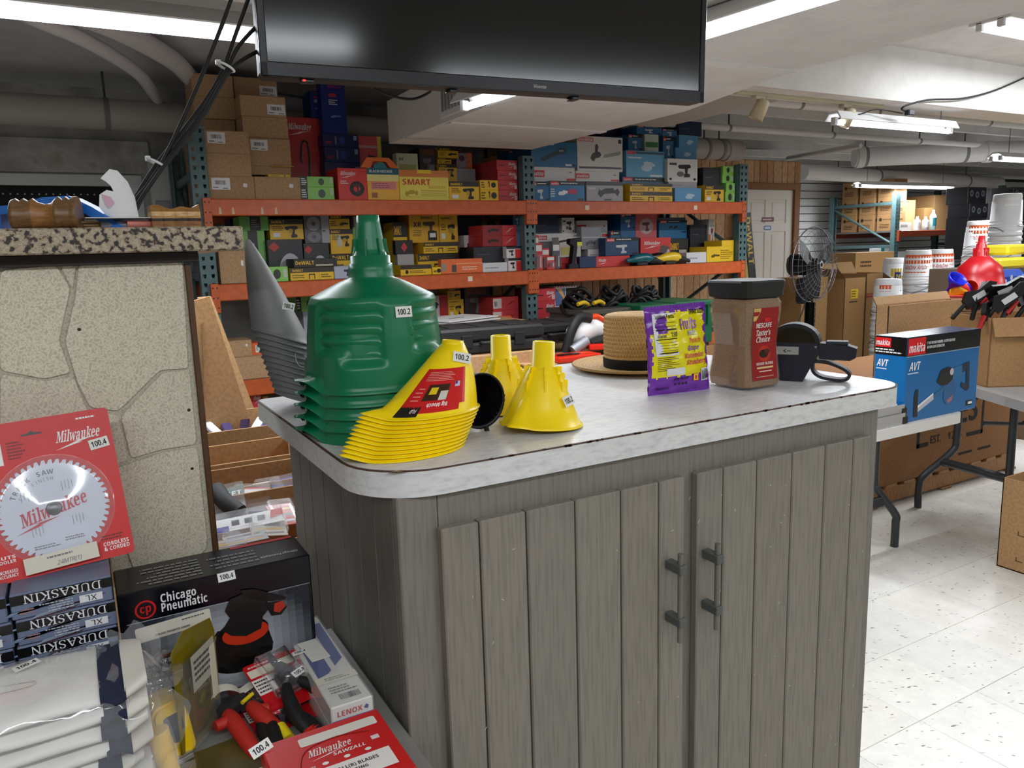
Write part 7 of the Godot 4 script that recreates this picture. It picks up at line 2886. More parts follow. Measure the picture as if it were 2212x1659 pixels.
func build_rack():
	var rack := thing("pallet_rack", "teal and orange steel pallet rack full of boxed tools", "rack")
	for x in [.725, 2.99, 5.16]:
		rack_frame(rack, x, -4.99, -6.06, 2.27 if x < 1.0 else 2.17)
	var orange := K(.8, .37, .17)
	for bay in [[.725, 2.99], [2.99, 5.16]]:
		for y in [1.85, 1.343, .742]:
			rack_beam(rack, bay[0], bay[1], y, -5.005, 1.0, orange)
			rack_beam(rack, bay[0], bay[1], y, -6.04, -1.0, orange)
			var d := S()
			box(d, V(bay[0] + .05, y - .022, -6.02), V(bay[1] - .05, y, -5.0), K(.25, .23, .22))
			put("deck", d, M.matte, rack)
	# small labels on the beams
	var lb := S()
	for p in [V(2.465, 1.306, -4.957), V(3.484, 1.801, -4.957), V(4.579, 1.802, -4.957), V(3.019, 1.306, -4.957)]:
		rect(lb, p.x - .018, p.y - .018, p.x + .018, p.y + .016, K(.88, .84, .74), T(V(0, 0, -4.9585)))
	put("paper_label", lb, M.paper, rack)
	var sc := S()
	for p in [V(.817, 1.78, -4.957), V(.891, 1.78, -4.957), V(1.062, 1.78, -4.957), V(1.145, 1.779, -4.957)]:
		flat(sc, poly([p.x - .008, p.y - .02, p.x + .01, p.y - .022, p.x + .006, p.y + .018, p.x - .004, p.y + .02]), K(.85, .72, .6), T(V(0, 0, -4.9585)))
	put("scuff", sc, M.paper, rack)
	for r in goods:
		shelf_box(r)
	build_loose_goods()

const SIL := {
	"drill": [.0, .78, .06, .92, .74, .97, .86, .88, .84, .72, .66, .66, .64, .3, .8, .24, .8, .02, .4, .0, .4, .22, .47, .28, .46, .62, .1, .64],
	"grinder": [.0, .42, .06, .62, .22, .64, .3, .8, .44, .72, .92, .68, 1.0, .56, .96, .4, .44, .42, .34, .26, .1, .22, .02, .3],
	"saw": [.05, .3, .12, .52, .25, .66, .2, .84, .34, .96, .72, .92, .98, .7, .94, .52, .8, .5, .74, .2, .55, .06, .26, .06],
	"chainsaw": [.0, .18, .1, .4, .28, .52, .3, .92, .42, .98, .5, .8, .44, .56, .6, .5, .66, .36, .56, .22, .3, .16, .24, .0, .1, .02],
	"blower": [.0, .02, .06, .26, .62, .74, .74, .98, .98, .92, 1.0, .64, .8, .5, .62, .44, .12, .0],
	"machine": [.0, .3, .06, .8, .14, .62, .34, .84, .7, .88, .78, .66, .92, .86, 1.0, .5, .9, .12, .8, .4, .3, .34, .14, .02],
	"bolt": [.0, .0, .62, .52, .5, .52, 1.0, 1.0, .4, .7, .52, .7],
	"hammer": [.0, .05, .05, .46, .1, .18, .34, .34, .46, .46, .4, .62, .46, .9, .62, .88, .74, .76, 1.0, .92, .98, .5, .92, .48, .9, .7, .78, .6, .78, .24, .62, .16, .54, .3, .34, .22, .1, .06],
}

func shape(st: SurfaceTool, kind: String, x: float, y: float, w: float, h: float, col: Color, xf: Transform3D, z := .0):
	var p := PackedVector2Array()
	var a: Array = SIL[kind]
	for i in range(0, a.size(), 2):
		p.append(Vector2(x + a[i] * w, y + a[i + 1] * h))
	flat(st, p, col, xf, z)

var body_cols := {
	"kraft": "c09b74", "kraftS": "bd9870", "kraftL": "c29c76", "kraftL2": "bc966f", "kraftR": "c19c75", "dwmini": "f0c020", "dwmini2": "eebc1c", "snake": "c8363a", "boschT": "152a78", "bosch": "141f55",
	"lime": "88c85a", "limes": "8acb5c", "milwG": "d8322e", "pink": "dc5a5c", "bnd": "f0b43a", "smart": "ead85a", "olive": "d8d8b8", "darkpack": "3a3034", "dwalt": "e8b81e", "dwtool": "eab922", "dwtool2": "e6b41c",
	"plum": "9a8a98", "orangeP": "d8683a", "greyb": "a8a6a8", "makb": "1c5f92", "milwS": "c2343a", "blower": "2a6c9c", "makw": "dad6d2", "chainsaw": "dcd9d4", "makg": "1a70a6", "greym": "a09c9c", "sky": "62a4cc",
	"makband": "2a6488", "dwalt2": "e8b822", "whtool": "d8d6d2", "skys": "5c98c4", "blackb": "26262c", "maks": "2c6c96", "gsnow": "c8d4c8", "navy": "1a2a48", "limeblk": "74b855", "blade": "2e2c30", "blade2": "2c2c30",
	"discs": "5a5a5e", "dwband": "26231e", "greyt": "b0b2c4", "dwxr": "deaa20", "blackd": "242226", "dwband2": "e4b420", "orange": "e8703a", "whiteb": "d6d6d8", "milwD": "c8333a", "whdrill": "dcd4d2", "milwW": "d4c8c8",
	"clearc": "8a8c90", "bookb": "d0ccc0", "maknav": "22466e", "milwSaw": "cf3a36", "milwb": "c05a5c", "makt": "2a6e9a", "whdrill2": "c8c4c0", "dwL": "ecc428", "milwF": "d03a38", "navyF": "20365e", "milwP": "b23236",
	"orangeW": "dd6434", "makBig": "e0dcd8",
}

func shelf_box(r: Array):
	var style: String = r[0]
	var called: String = r[9]
	if called == "":
		called = "cardboard_carton" if style.begins_with("kraft") else "tool_box"
	var w: float = r[2] - r[1]
	var t := thing(called, r[8], "box", V(r[1], r[3], r[6]))
	t.set_meta("group", "brown cartons on the pallet rack" if style.begins_with("kraft") else "boxed tools on the pallet rack")
	var b := S()
	box(b, V(0, 0, -r[7]), V(w, r[5] - r[3], 0), C(body_cols[style]), .002)
	put("carton", b, M.carton if style.begins_with("kraft") else M.print, t)
	if style == "dwL":
		var st := S()
		box(st, V(w * .55, r[5] - r[3], -r[7]), V(w, r[5] - r[3] + .05, 0), C("ecc428"), .002)
		put("raised_end", st, M.print, t)
	var p := S()
	deco(style, p, w, r[5] - r[4], T(V(0, r[4] - r[3], .0008)), r[7])
	put("print", p, M.print, t)

func deco(style: String, p: SurfaceTool, w: float, h: float, F: Transform3D, dep: float):
	var k := K(.05, .05, .055)
	var wt := K(.9, .9, .9)
	var red := K(.82, .14, .14)
	var ye := K(.95, .74, .1)
	var z := .0006
	match style:
		"kraftL", "kraftL2", "kraftR", "kraftS", "kraft":
			if style != "kraft" and style != "kraftS":
				var x0 := w * .06 if style != "kraftR" else w * .58
				var y0 := h * (.42 if style != "kraftR" else .12)
				var lw := w * .40
				var lh := h * .50
				if w < .12:
					lw = w * .8
				rect(p, x0, y0, x0 + lw, y0 + lh, wt, F)
				bars(p, x0 + lw * .2, y0 + lh * .42, x0 + lw * .8, y0 + lh * .78, F, z, 14)
				fine_print(p, x0 + lw * .08, y0 + lh * .1, x0 + lw * .45, y0 + lh * .28, 1, K(.3, .3, .32), F, z)
				fine_print(p, x0 + lw * .6, y0 + lh * .04, x0 + lw * .95, y0 + lh * .2, 1, K(.3, .3, .32), F, z)
			if style == "kraftL2" or style == "kraftS":
				flat(p, poly([w * .74, h * .55, w * .83, h * .52, w * .84, h * .68, w * .76, h * .71]), wt, F)
			rect(p, .002, h * .985, w - .002, h * .995, K(.5, .38, .27), F)
		"dwmini", "dwmini2":
			disc(p, w * .74, h * .5, h * .3, h * .3, k, F, .0, 10)
			word(p, "1" if style == "dwmini2" else "DeWALT", w * .12 if style == "dwmini" else w * .42, h * .3, h * (.3 if style == "dwmini" else .6), k, F, "bold", z, .0, w * (.4 if style == "dwmini" else .1))
			if style == "dwmini2":
				fine_print(p, w * .05, h * .15, w * .3, h * .85, 3, k, F)
		"snake":
			word(p, "Milwaukee", w * .05, h * .86, h * .065, wt, F, "serif-bold", z, .25, w * .62)
			shape(p, "bolt", w * .05, h * .79, w * .62, h * .06, wt, F)
			var kk := K(.16, .1, .11)
			var pts := [V(w * .52, h * .2, 0), V(w * .58, h * .55, 0), V(w * .55, h * .72, 0), V(w * .44, h * .74, 0), V(w * .38, h * .68, 0), V(w * .34, h * .52, 0), V(w * .36, h * .48, 0)]
			for i in pts.size() - 1:
				var d: Vector3 = (pts[i + 1] - pts[i]).normalized()
				var s := V(-d.y, d.x, 0) * .007
				p.set_color(kk)
				quad(p, F * (pts[i] - s), F * (pts[i] + s), F * (pts[i + 1] + s), F * (pts[i + 1] - s))
			shape(p, "machine", w * .32, h * .1, w * .36, h * .12, K(.35, .09, .1), F)
			rect(p, w * .4, h * .02, w * .62, h * .1, K(.6, .6, .62), F)
		"boschT":
			word(p, "BOSCH", w * .3, h * .9, h * .045, K(.75, .15, .3), F, "bold", z, .0, w * .55)
			rect(p, w * .3, h * .72, w * .62, h * .79, K(.75, .14, .2), F)
			fine_print(p, w * .3, h * .56, w * .7, h * .68, 3, wt, F)
			shape(p, "grinder", w * .35, h * .28, w * .42, h * .12, K(.35, .5, .75), F)
		"bosch":
			word(p, "BOSCH", w * .08, h * .2, h * .22, K(.75, .15, .25), F, "bold", z, .0, w * .16)
			rect(p, w * .34, h * .2, w * .38, h * .8, K(.45, .5, .6), F)
			rect(p, w * .46, h * .25, w * .6, h * .75, K(.16, .28, .62), F)
			rect(p, w * .86, h * .55, w * .95, h * .9, K(.5, .6, .75), F)
		"lime":
			rect(p, .0, .0, w * .2, h, k, F)
			fine_print(p, w * .02, h * .15, w * .18, h * .85, 4, wt, F, z)
			disc(p, w * .62, h * .5, h * .3, h * .34, K(.25, .3, .22), F, .0, 10)
			rect(p, w * .88, h * .4, w * .97, h * .9, K(.7, .78, .65), F)
		"limes":
			disc(p, w * .48, h * .5, h * .26, h * .34, K(.2, .24, .18), F, .0, 10)
			rect(p, w * .78, h * .25, w * .95, h * .8, K(.75, .8, .72), F)
		"limeblk":
			rect(p, w * .36, .0, w * .72, h, K(.16, .15, .16), F)
			fine_print(p, w * .4, h * .2, w * .68, h * .8, 4, K(.6, .55, .55), F, z)
		"milwG":
			word(p, "Milwaukee", w * .08, h * .78, h * .11, wt, F, "serif-bold", z, .25, w * .52)
			shape(p, "bolt", w * .08, h * .68, w * .5, h * .09, wt, F)
			disc(p, w * .64, h * .36, w * .26, h * .24, k, F, .0, 14, .45)
			shape(p, "drill", w * .5, h * .2, w * .3, h * .34, K(.3, .06, .06), F, z)
			fine_print(p, w * .08, h * .5, w * .36, h * .62, 2, wt, F)
		"pink":
			rect(p, w * .82, .0, w, h, K(.88, .78, .35), F)
			rect(p, .0, h * .62, w * .8, h * .7, K(.85, .65, .65), F)
			shape(p, "grinder", w * .3, h * .1, w * .45, h * .4, K(.2, .12, .25), F)
		"bnd":
			rect(p, .0, h * .8, w, h, K(.1, .36, .42), F)
			word(p, "BLACK+DECKER", w * .08, h * .86, h * .08, wt, F, "bold", z, .0, w * .72)
			rect(p, w * .12, h * .34, w * .9, h * .58, K(.86, .52, .5), F)
			fine_print(p, w * .16, h * .37, w * .86, h * .55, 3, K(.6, .3, .4), F, z)
			rect(p, w * .12, h * .08, w * .3, h * .24, K(.65, .35, .25), F)
			rect(p, w * .0, h * .6, w, h * .8, K(.92, .86, .55), F)
			prism(p, poly([w * -.18, h * 1.0, w * .02, h * 1.32, w * .72, h * 1.32, w * .98, h * 1.06, w * .98, h * 1.0, w * .74, h * 1.02, w * .62, h * 1.2, w * .22, h * 1.2, w * .12, h * 1.0]), -.03, .0, K(.88, .42, .16), F)
			flat(p, poly([w * .2, h * 1.0, w * .3, h * 1.16, w * .56, h * 1.16, w * .66, h * 1.0]), K(.12, .45, .5), F)
		"smart":
			rect(p, -.002, h * .78, w + .002, h, K(.85, .5, .24), F)
			rect(p, w * .36, h * .9, w * .64, h * 1.02, K(.95, .8, .2), F, z)
			word(p, "SMART", w * .06, h * .52, h * .19, K(.8, .2, .14), F, "bold", z, .0, w * .56)
			word(p, "kutter", w * .58, h * .4, h * .11, K(.82, .7, .2), F, "bold", z, .2, w * .36)
			shape(p, "machine", w * .1, h * .12, w * .26, h * .26, K(.72, .6, .14), F, z)
			for i in 3:
				rect(p, w * .42, h * (.32 - i * .07), w * .95, h * (.335 - i * .07), K(.55, .42, .12), F, z)
			rect(p, .0, h * .12, w, h * .13, K(.8, .68, .2), F, z)
		"olive":
			rect(p, w * .1, h * .1, w * .9, h * .5, K(.72, .72, .45), F)
			word(p, "kit", w * .12, h * .68, h * .12, k, F, "bold", z)
		"darkpack":
			rect(p, w * .08, h * .75, w * .9, h * .95, K(.45, .22, .14), F)
			shape(p, "drill", w * .2, h * .1, w * .6, h * .55, K(.42, .4, .42), F)
			rect(p, w * .6, h * .12, w * .9, h * .4, K(.5, .48, .5), F, z)
		"dwalt":
			rect(p, .0, h * .72, w, h, k, F)
			word(p, "DeWALT", w * .08, h * .76, h * .17, ye, F, "bold", z, .0, w * .5)
			shape(p, "grinder", w * .5, h * .14, w * .42, h * .45, k, F)
			fine_print(p, w * .06, h * .2, w * .42, h * .6, 3, K(.35, .27, .05), F)
		"dwtool", "dwtool2":
			if w > h * 1.2:
				rect(p, .0, h * .74, w, h, K(.16, .14, .1), F)
				word(p, "DeWALT", w * .06, h * .79, h * .14, ye, F, "bold", z, .0, w * .38)
			else:
				word(p, "DeWALT", w * .1, h * .84, h * .08, k, F, "bold", z, .0, w * .6)
			shape(p, "drill", w * .44, h * .08, w * .46, h * .6, k, F)
			disc(p, w * .62, h * .42, h * .12, h * .12, K(.75, .6, .15), F, z, 10)
			rect(p, w * .1, h * .12, w * .3, h * .32, wt if style == "dwtool" else ye, F)
			if style == "dwtool2":
				flat(p, poly([w * .3, h * .1, w * .52, h * .1, w * .44, h * .7, w * .26, h * .7]), K(.8, .78, .7), F, z)
			fine_print(p, w * .08, h * .42, w * .4, h * .68, 3, K(.4, .3, .05), F, z)
		"dwalt2":
			rect(p, .0, h * .62, w, h, K(.2, .18, .14), F)
			word(p, "DeWALT", w * .05, h * .7, h * .2, ye, F, "bold", z, .0, w * .24)
			rect(p, w * .66, .0, w * .665, h * .62, K(.5, .4, .1), F)
			for x in [.42, .54]:
				rect(p, w * x, h * .08, w * (x + .018), h * .5, k, F, z)
			rect(p, w * .42, h * .42, w * .56, h * .5, k, F, z)
			fine_print(p, w * .04, h * .15, w * .34, h * .5, 2, K(.45, .35, .05), F, z)
			fine_print(p, w * .7, h * .15, w * .96, h * .5, 2, K(.45, .35, .05), F, z)
		"dwband", "dwband2":
			if style == "dwband":
				word(p, "DeWALT", w * .04, h * .3, h * .42, ye, F, "bold", z, .0, w * .42)
				rect(p, w * .5, h * .1, w * .9, h * .3, K(.7, .68, .6), F)
			else:
				rect(p, .0, h * .6, w, h, K(.2, .18, .14), F)
				disc(p, w * .2, h * .35, h * .16, h * .2, k, F, .0, 10)
				fine_print(p, w * .3, h * .2, w * .9, h * .5, 2, K(.4, .3, .05), F)
		"dwxr":
			word(p, "XR", w * .14, h * .56, h * .18, k, F, "bold", z, .0, w * .26)
			word(p, "DeWALT", w * .4, h * .86, h * .1, k, F, "bold", z, .0, w * .4)
			shape(p, "drill", w * .45, h * .3, w * .5, h * .48, K(.3, .24, .1), F)
			rect(p, w * .62, h * .04, w * .92, h * .4, k, F, z)
			rect(p, w * .68, h * .16, w * .88, h * .32, wt, F, z * 2)
			fine_print(p, w * .12, h * .2, w * .5, h * .45, 4, K(.4, .3, .05), F, z)
		"plum":
			disc(p, w * .55, h * .65, w * .3, h * .2, K(.35, .1, .2), F, .0, 12)
		"greyt":
			shape(p, "drill", w * .4, h * .2, w * .3, h * .55, K(.15, .15, .22), F)
			fine_print(p, w * .7, h * .2, w * .95, h * .8, 4, K(.5, .5, .6), F)
		"makb", "maks", "makg", "makt", "maknav":
			rect(p, .0, h * .8, w, h, k, F)
			rect(p, w * .03, h * .78, w * .26, h * .97, red, F, z)
			if w > .12:
				word(p, "makita", w * .05, h * .82, h * .1, wt, F, "bold", z * 2, .15, w * .2)
				fine_print(p, w * .32, h * .84, w * .85, h * .95, 1, wt, F, z)
			if style == "makg":
				shape(p, "grinder", w * .24, h * .2, w * .5, h * .45, wt, F)
				flat(p, poly([w * .5, h * .38, w * .78, h * .36, w * .78, h * .6, w * .52, h * .62]), K(.68, .18, .28), F, z)
				fine_print(p, w * .03, h * .2, w * .16, h * .65, 4, wt, F)
			elif style == "makt":
				for x in [.34, .52]:
					shape(p, "machine", w * x, h * .3, w * .14, h * .3, K(.1, .16, .2), F)
			else:
				shape(p, "drill", w * .3, h * .12, w * .4, h * .5, K(.75, .78, .8), F)
			rect(p, w * .8, h * .05, w * .96, h * .15, k, F, z)
		"makband":
			rect(p, .0, h * .25, w, h, k, F)
			rect(p, w * .02, h * .3, w * .24, h * .95, red, F, z)
			word(p, "makita", w * .04, h * .45, h * .3, wt, F, "bold", z * 2, .15, w * .17)
			fine_print(p, w * .3, h * .45, w * .95, h * .8, 1, wt, F, z)
		"blower":
			shape(p, "blower", w * .2, h * .22, w * .58, h * .58, K(.22, .27, .3), F)
			word(p, "makita", w * .6, h * .62, h * .07, wt, F, "bold", z, .15, w * .1)
			rect(p, w * .74, h * .05, w * .88, h * .12, wt, F)
			rect(p, w * .9, h * .05, w * .98, h * .12, k, F)
		"makw":
			rect(p, .0, h * .25, w * .3, h * .75, red, F)
			word(p, "makita", w * .02, h * .36, h * .28, wt, F, "bold", z, .15, w * .25)
			rect(p, w * .8, .0, w, h * .18, red, F)
			fine_print(p, w * .86, h * .55, w * .95, h * .75, 1, K(.6, .4, .4), F)
		"chainsaw":
			rect(p, w * .02, h * .84, w * .35, h * .96, K(.85, .45, .42), F)
			word(p, "makita", w * .04, h * .86, h * .08, wt, F, "bold", z, .15, w * .28)
			shape(p, "chainsaw", w * .28, h * .28, w * .36, h * .52, K(.32, .32, .33), F)
			var bar := poly([w * .56, h * .38, w * .58, h * .48, w * .94, h * .6, w * .96, h * .54, w * .92, h * .48])
			flat(p, bar, K(.62, .62, .6), F)
			rect(p, w * .03, h * .06, w * .97, h * .12, K(.35, .35, .36), F)
			rect(p, w * .9, h * .82, w * .97, h * .94, K(.25, .22, .24), F)
		"greym":
			rect(p, .0, h * .8, w, h, K(.22, .21, .22), F)
			shape(p, "machine", w * .3, h * .2, w * .6, h * .55, K(.14, .14, .15), F)
			word(p, "makita", w * .05, h * .6, h * .12, wt, F, "bold", z, .1, w * .18)
			rect(p, w * .48, h * .06, w * .68, h * .14, K(.3, .3, .3), F, z)
		"sky", "skys":
			shape(p, "saw", w * .36, h * .2, w * .4, h * .42, K(.72, .82, .88), F)
			if style == "sky":
				rect(p, w * .02, h * .86, w * .24, h * .98, K(.8, .35, .4), F)
				rect(p, w * .25, h * .88, w * .98, h * .96, K(.25, .35, .42), F)
				fine_print(p, w * .04, h * .68, w * .4, h * .8, 1, wt, F)
				rect(p, w * .62, h * .03, w * .95, h * .1, wt, F)
		"whtool":
			shape(p, "drill", w * .34, h * .2, w * .5, h * .58, K(.1, .1, .11), F)
			rect(p, w * .06, h * .72, w * .3, h * .82, K(.25, .25, .3), F)
			disc(p, w * .42, h * .34, w * .12, h * .12, K(.4, .4, .4), F, z, 10)
			disc(p, w * .1, h * .12, w * .05, h * .06, k, F, .0, 8)
			disc(p, w * .9, h * .12, w * .05, h * .06, k, F, .0, 8)
		"gsnow":
			rect(p, w * .05, .0, w * .95, h * .4, K(.25, .5, .25), F)
		"blade", "blade2":
			disc(p, w * .62, h * .16, w * .34, h * .5, K(.72, .72, .74), F, .0, 20)
			if style == "blade":
				disc(p, w * .62, h * .2, w * .16, h * .24, K(.78, .16, .18), F, z, 16)
				rect(p, w * .52, h * .2, w * .72, h * .26, wt, F, z * 2)
			else:
				disc(p, w * .62, h * .16, w * .16, h * .2, k, F, z, 16)
			flat(p, poly([w * .02, h * .82, w * .18, h * .94, w * .34, h * .82, w * .18, h * .7]), K(.75, .2, .18), F, z)
		"discs":
			disc(p, w * .55, h * .7, w * .4, h * .25, K(.6, .6, .63), F, .0, 16, .3)
			disc(p, w * .55, h * .22, w * .4, h * .2, K(.5, .5, .53), F, .0, 16, .3)
		"blackd":
			flat(p, poly([w * .5, h * .85, w * .68, h * .5, w * .5, h * .15, w * .32, h * .5]), K(.78, .24, .2), F)
		"orange":
			rect(p, .0, h * .2, w * .12, h * .7, K(.6, .55, .5), F)
			rect(p, w * .25, h * .1, w * .36, h * .6, K(.35, .3, .3), F)
			rect(p, w * .36, h * .65, w, h * .69, K(.95, .75, .6), F)
			fine_print(p, w * .5, h * .2, w * .9, h * .5, 2, K(.95, .8, .7), F)
		"orangeW":
			rect(p, w * .25, h * .2, w * .85, h * .8, K(.88, .88, .84), F)
			rect(p, w * .3, h * .35, w * .45, h * .7, K(.55, .72, .7), F, z)
		"whiteb":
			fine_print(p, w * .1, h * .3, w * .7, h * .6, 1, K(.6, .6, .65), F)
		"milwS", "milwF":
			word(p, "Milwaukee", w * (.06 if style == "milwF" else .55), h * .5, h * .26, wt, F, "serif-bold", z, .25, w * (.22 if style == "milwF" else .36))
			shape(p, "bolt", w * (.06 if style == "milwF" else .6), h * .22, w * .25, h * .2, wt, F)
			if style == "milwS":
				rect(p, w * .08, h * .42, w * .4, h * .5, K(.3, .05, .06), F)
				rect(p, w * .82, h * .1, w * .96, h * .48, K(.85, .7, .7), F)
		"milwD":
			rect(p, .0, .0, w * .58, h, K(.55, .1, .12), F)
			shape(p, "machine", w * .14, h * .25, w * .32, h * .5, K(.16, .04, .05), F, z)
			shape(p, "bolt", w * .64, h * .2, w * .3, h * .6, K(.88, .6, .6), F)
		"whdrill":
			rect(p, w * .6, .0, w, h * .75, red, F)
			shape(p, "drill", w * .15, h * .2, w * .4, h * .5, k, F, z)
			rect(p, .0, h * .8, w, h, k, F)
		"whdrill2":
			shape(p, "drill", w * .38, h * .1, w * .4, h * .6, K(.55, .14, .16), F)
			rect(p, w * .02, h * .05, w * .3, h * .45, K(.78, .42, .15), F)
			rect(p, w * .72, h * .8, w * .95, h * .98, K(.88, .86, .6), F, z)
			rect(p, w * .78, h * .05, w * .98, h * .3, K(.92, .86, .45), F, z)
		"milwW":
			rect(p, w * .5, .0, w, h, K(.72, .14, .16), F)
			shape(p, "saw", w * .08, h * .3, w * .4, h * .4, K(.2, .2, .2), F)
		"clearc":
			rect(p, w * .05, h * .5, w * .95, h * .54, K(.75, .75, .77), F)
			shape(p, "machine", w * .2, h * .12, w * .5, h * .3, K(.35, .35, .37), F)
		"bookb":
			flat(p, poly([.0, h * .82, w * 1.02, h, w * 1.02, h * .9, .0, h * .72]), k, F)
			rect(p, w * .1, h * .1, w * .5, h * .5, K(.75, .72, .4), F)
		"milwSaw":
			word(p, "Milwaukee", w * .1, h * .62, h * .18, wt, F, "serif-bold", z, .25, w * .52)
			shape(p, "bolt", w * .1, h * .4, w * .55, h * .18, wt, F)
			disc(p, w * .78, h * .22, w * .18, h * .26, K(.7, .68, .66), F, .0, 14)
			shape(p, "saw", w * .58, h * .1, w * .38, h * .5, K(.35, .3, .3), F, z)
		"milwb":
			disc(p, w * .5, h * .45, w * .34, h * .36, K(.72, .62, .62), F, .0, 14)
			shape(p, "drill", w * .3, h * .22, w * .4, h * .42, K(.35, .2, .2), F, z)
		"dwL":
			fine_print(p, w * .5, h * .15, w * .95, h * .8, 5, K(.6, .46, .06), F)
			shape(p, "grinder", w * .16, h * .2, w * .32, h * .4, K(.35, .28, .08), F)
		"milwP":
			rect(p, w * .0, h * .15, w * .33, h * .9, K(.75, .7, .68), F)
			bars(p, w * .04, h * .3, w * .16, h * .7, F, z, 6)
			shape(p, "bolt", w * .5, h * .3, w * .4, h * .4, K(.45, .08, .1), F)
		"makBig":
			word(p, "makita", w * .02, h * .06, h * .2, K(.85, .15, .13), F, "bold", z, .2, w * .9)
			rect(p, w * .05, h * .34, w * .45, h * .92, K(.35, .42, .58), F)
			flat(p, poly([w * .1, h * .92, w * .3, h * .92, w * .45, h * .6, w * .45, h * .5]), K(.85, .65, .4), F, z)
			rect(p, w * .48, h * .6, w * .98, h * .92, k, F)
			rect(p, w * .6, h * .62, w * .97, h * .68, wt, F, z)
			shape(p, "saw", w * .6, h * .34, w * .3, h * .22, K(.4, .42, .45), F)
			for i in 9:
				flat(p, poly([w * (.02 + i * .11), h * .95, w * (.07 + i * .11), h * .95, w * (.1 + i * .11), h, w * (.05 + i * .11), h]), K(.75, .16, .14), F, z)
		"navyF":
			rect(p, w * .05, h * .6, w * .9, h * .75, K(.12, .2, .35), F)
		"blackb", "navy", "greyb", "orangeP":
			rect(p, w * .1, h * .4, w * .5, h * .46, K(.3, .32, .36), F)

func build_loose_goods():
	# blister packs on the middle shelf by the middle post
	for i in 5:
		var a: Vector3 = [V(3.054, 1.383, -4.99), V(3.134, 1.38, -5.02), V(3.164, 1.372, -4.99), V(3.234, 1.377, -5.02), V(3.076, 1.382, -5.06)][i]
		a.y = 1.344
		var t := thing("blister_pack", ["clear blister pack with red card at the middle post", "clear blister pack with red diamond card", "low clear blister pack with white corners", "tall clear blister pack with black lid", "red and white blister pack behind the others at the middle post"][i], "pack", a, .1 * i - .2, "blister packs on the middle shelf")
		var h: float = [.2, .16, .1, .2, .26][i]
		var c := S()
		box(c, V(-.035, .0, -.004), V(.035, h, .0), K(.8, .22, .22) if i != 3 else K(.35, .33, .36), .001)
		put("card", c, M.print, t)
		var b := S()
		box(b, V(-.028, .01, .0), V(.028, h * .6, .03), Color(1, 1, 1), .008)
		put("blister", b, M.clear, t)
		var p := S()
		rect(p, -.03, h * .7, .03, h * .92, K(.88, .86, .86), T(V(0, 0, .001)))
		tube(p, [V(-.012, .02, .012), V(-.012, h * .5, .012)], .006, 6, K(.6, .3, .3))
		tube(p, [V(.012, .02, .012), V(.012, h * .5, .012)], .006, 6, K(.75, .75, .76))
		put("bit", p, M.plastic, t)
	# loose tools lying on the middle shelf
	var d := thing("cordless_drill", "black upright drill handle with yellow tag before a white box", "drill", V(3.366, 1.428, -5.000))
	d.position.y = 1.344
	var s := S()
	prism(s, poly([-.045, .0, .04, .0, .04, .03, .015, .04, .035, .17, .075, .19, .07, .235, -.03, .225, -.035, .19, .0, .17, -.02, .04, -.045, .03]), -.025, .025, K(.08, .08, .09))
	put("body", s, M.rubber, d)
	var tg := S()
	rect(tg, .03, .17, .075, .2, K(.85, .85, .3), T(V(0, 0, .027)))
	put("tag", tg, M.print, d)
	for q in [[1383, 570, "0c6068", "teal and black screwdriver lying on the middle shelf", "0a1214"], [1438, 566, "e8c02a", "yellow and black grinder lying on the middle shelf", "1a1814"], [1415, 569, "16181c", "black power tool lying between two others on the middle shelf", "24262c"]]:
		var px: Array = q
		var w: Vector3 = {1383: V(4.029, 1.353, -4.99), 1438: V(4.326, 1.362, -4.99), 1415: V(4.237, 1.353, -5.06)}[px[0]]
		w.y = 1.344
		var g := thing("power_tool", px[3], "power tool", w)
		var b2 := S()
		tube(b2, curve([V(-.15, .04, 0), V(-.08, .05, 0), V(.02, .06, 0), V(.1, .05, .01)], 4), [.016, .018, .02, .024, .03, .034, .036, .038, .04, .042, .04, .036, .03], 10, C(px[2]))
		put("housing", b2, M.plastic, g)
		var b3 := S()
		tube(b3, [V(.08, .04, .01), V(.14, .035, .02), V(.2, .02, .02)], [.03, .022, .014], 10, C(px[4]))
		box(b3, V(-.06, .0, -.03), V(.05, .03, .03), C(px[4]), .006)
		put("head", b3, M.rubber, g)

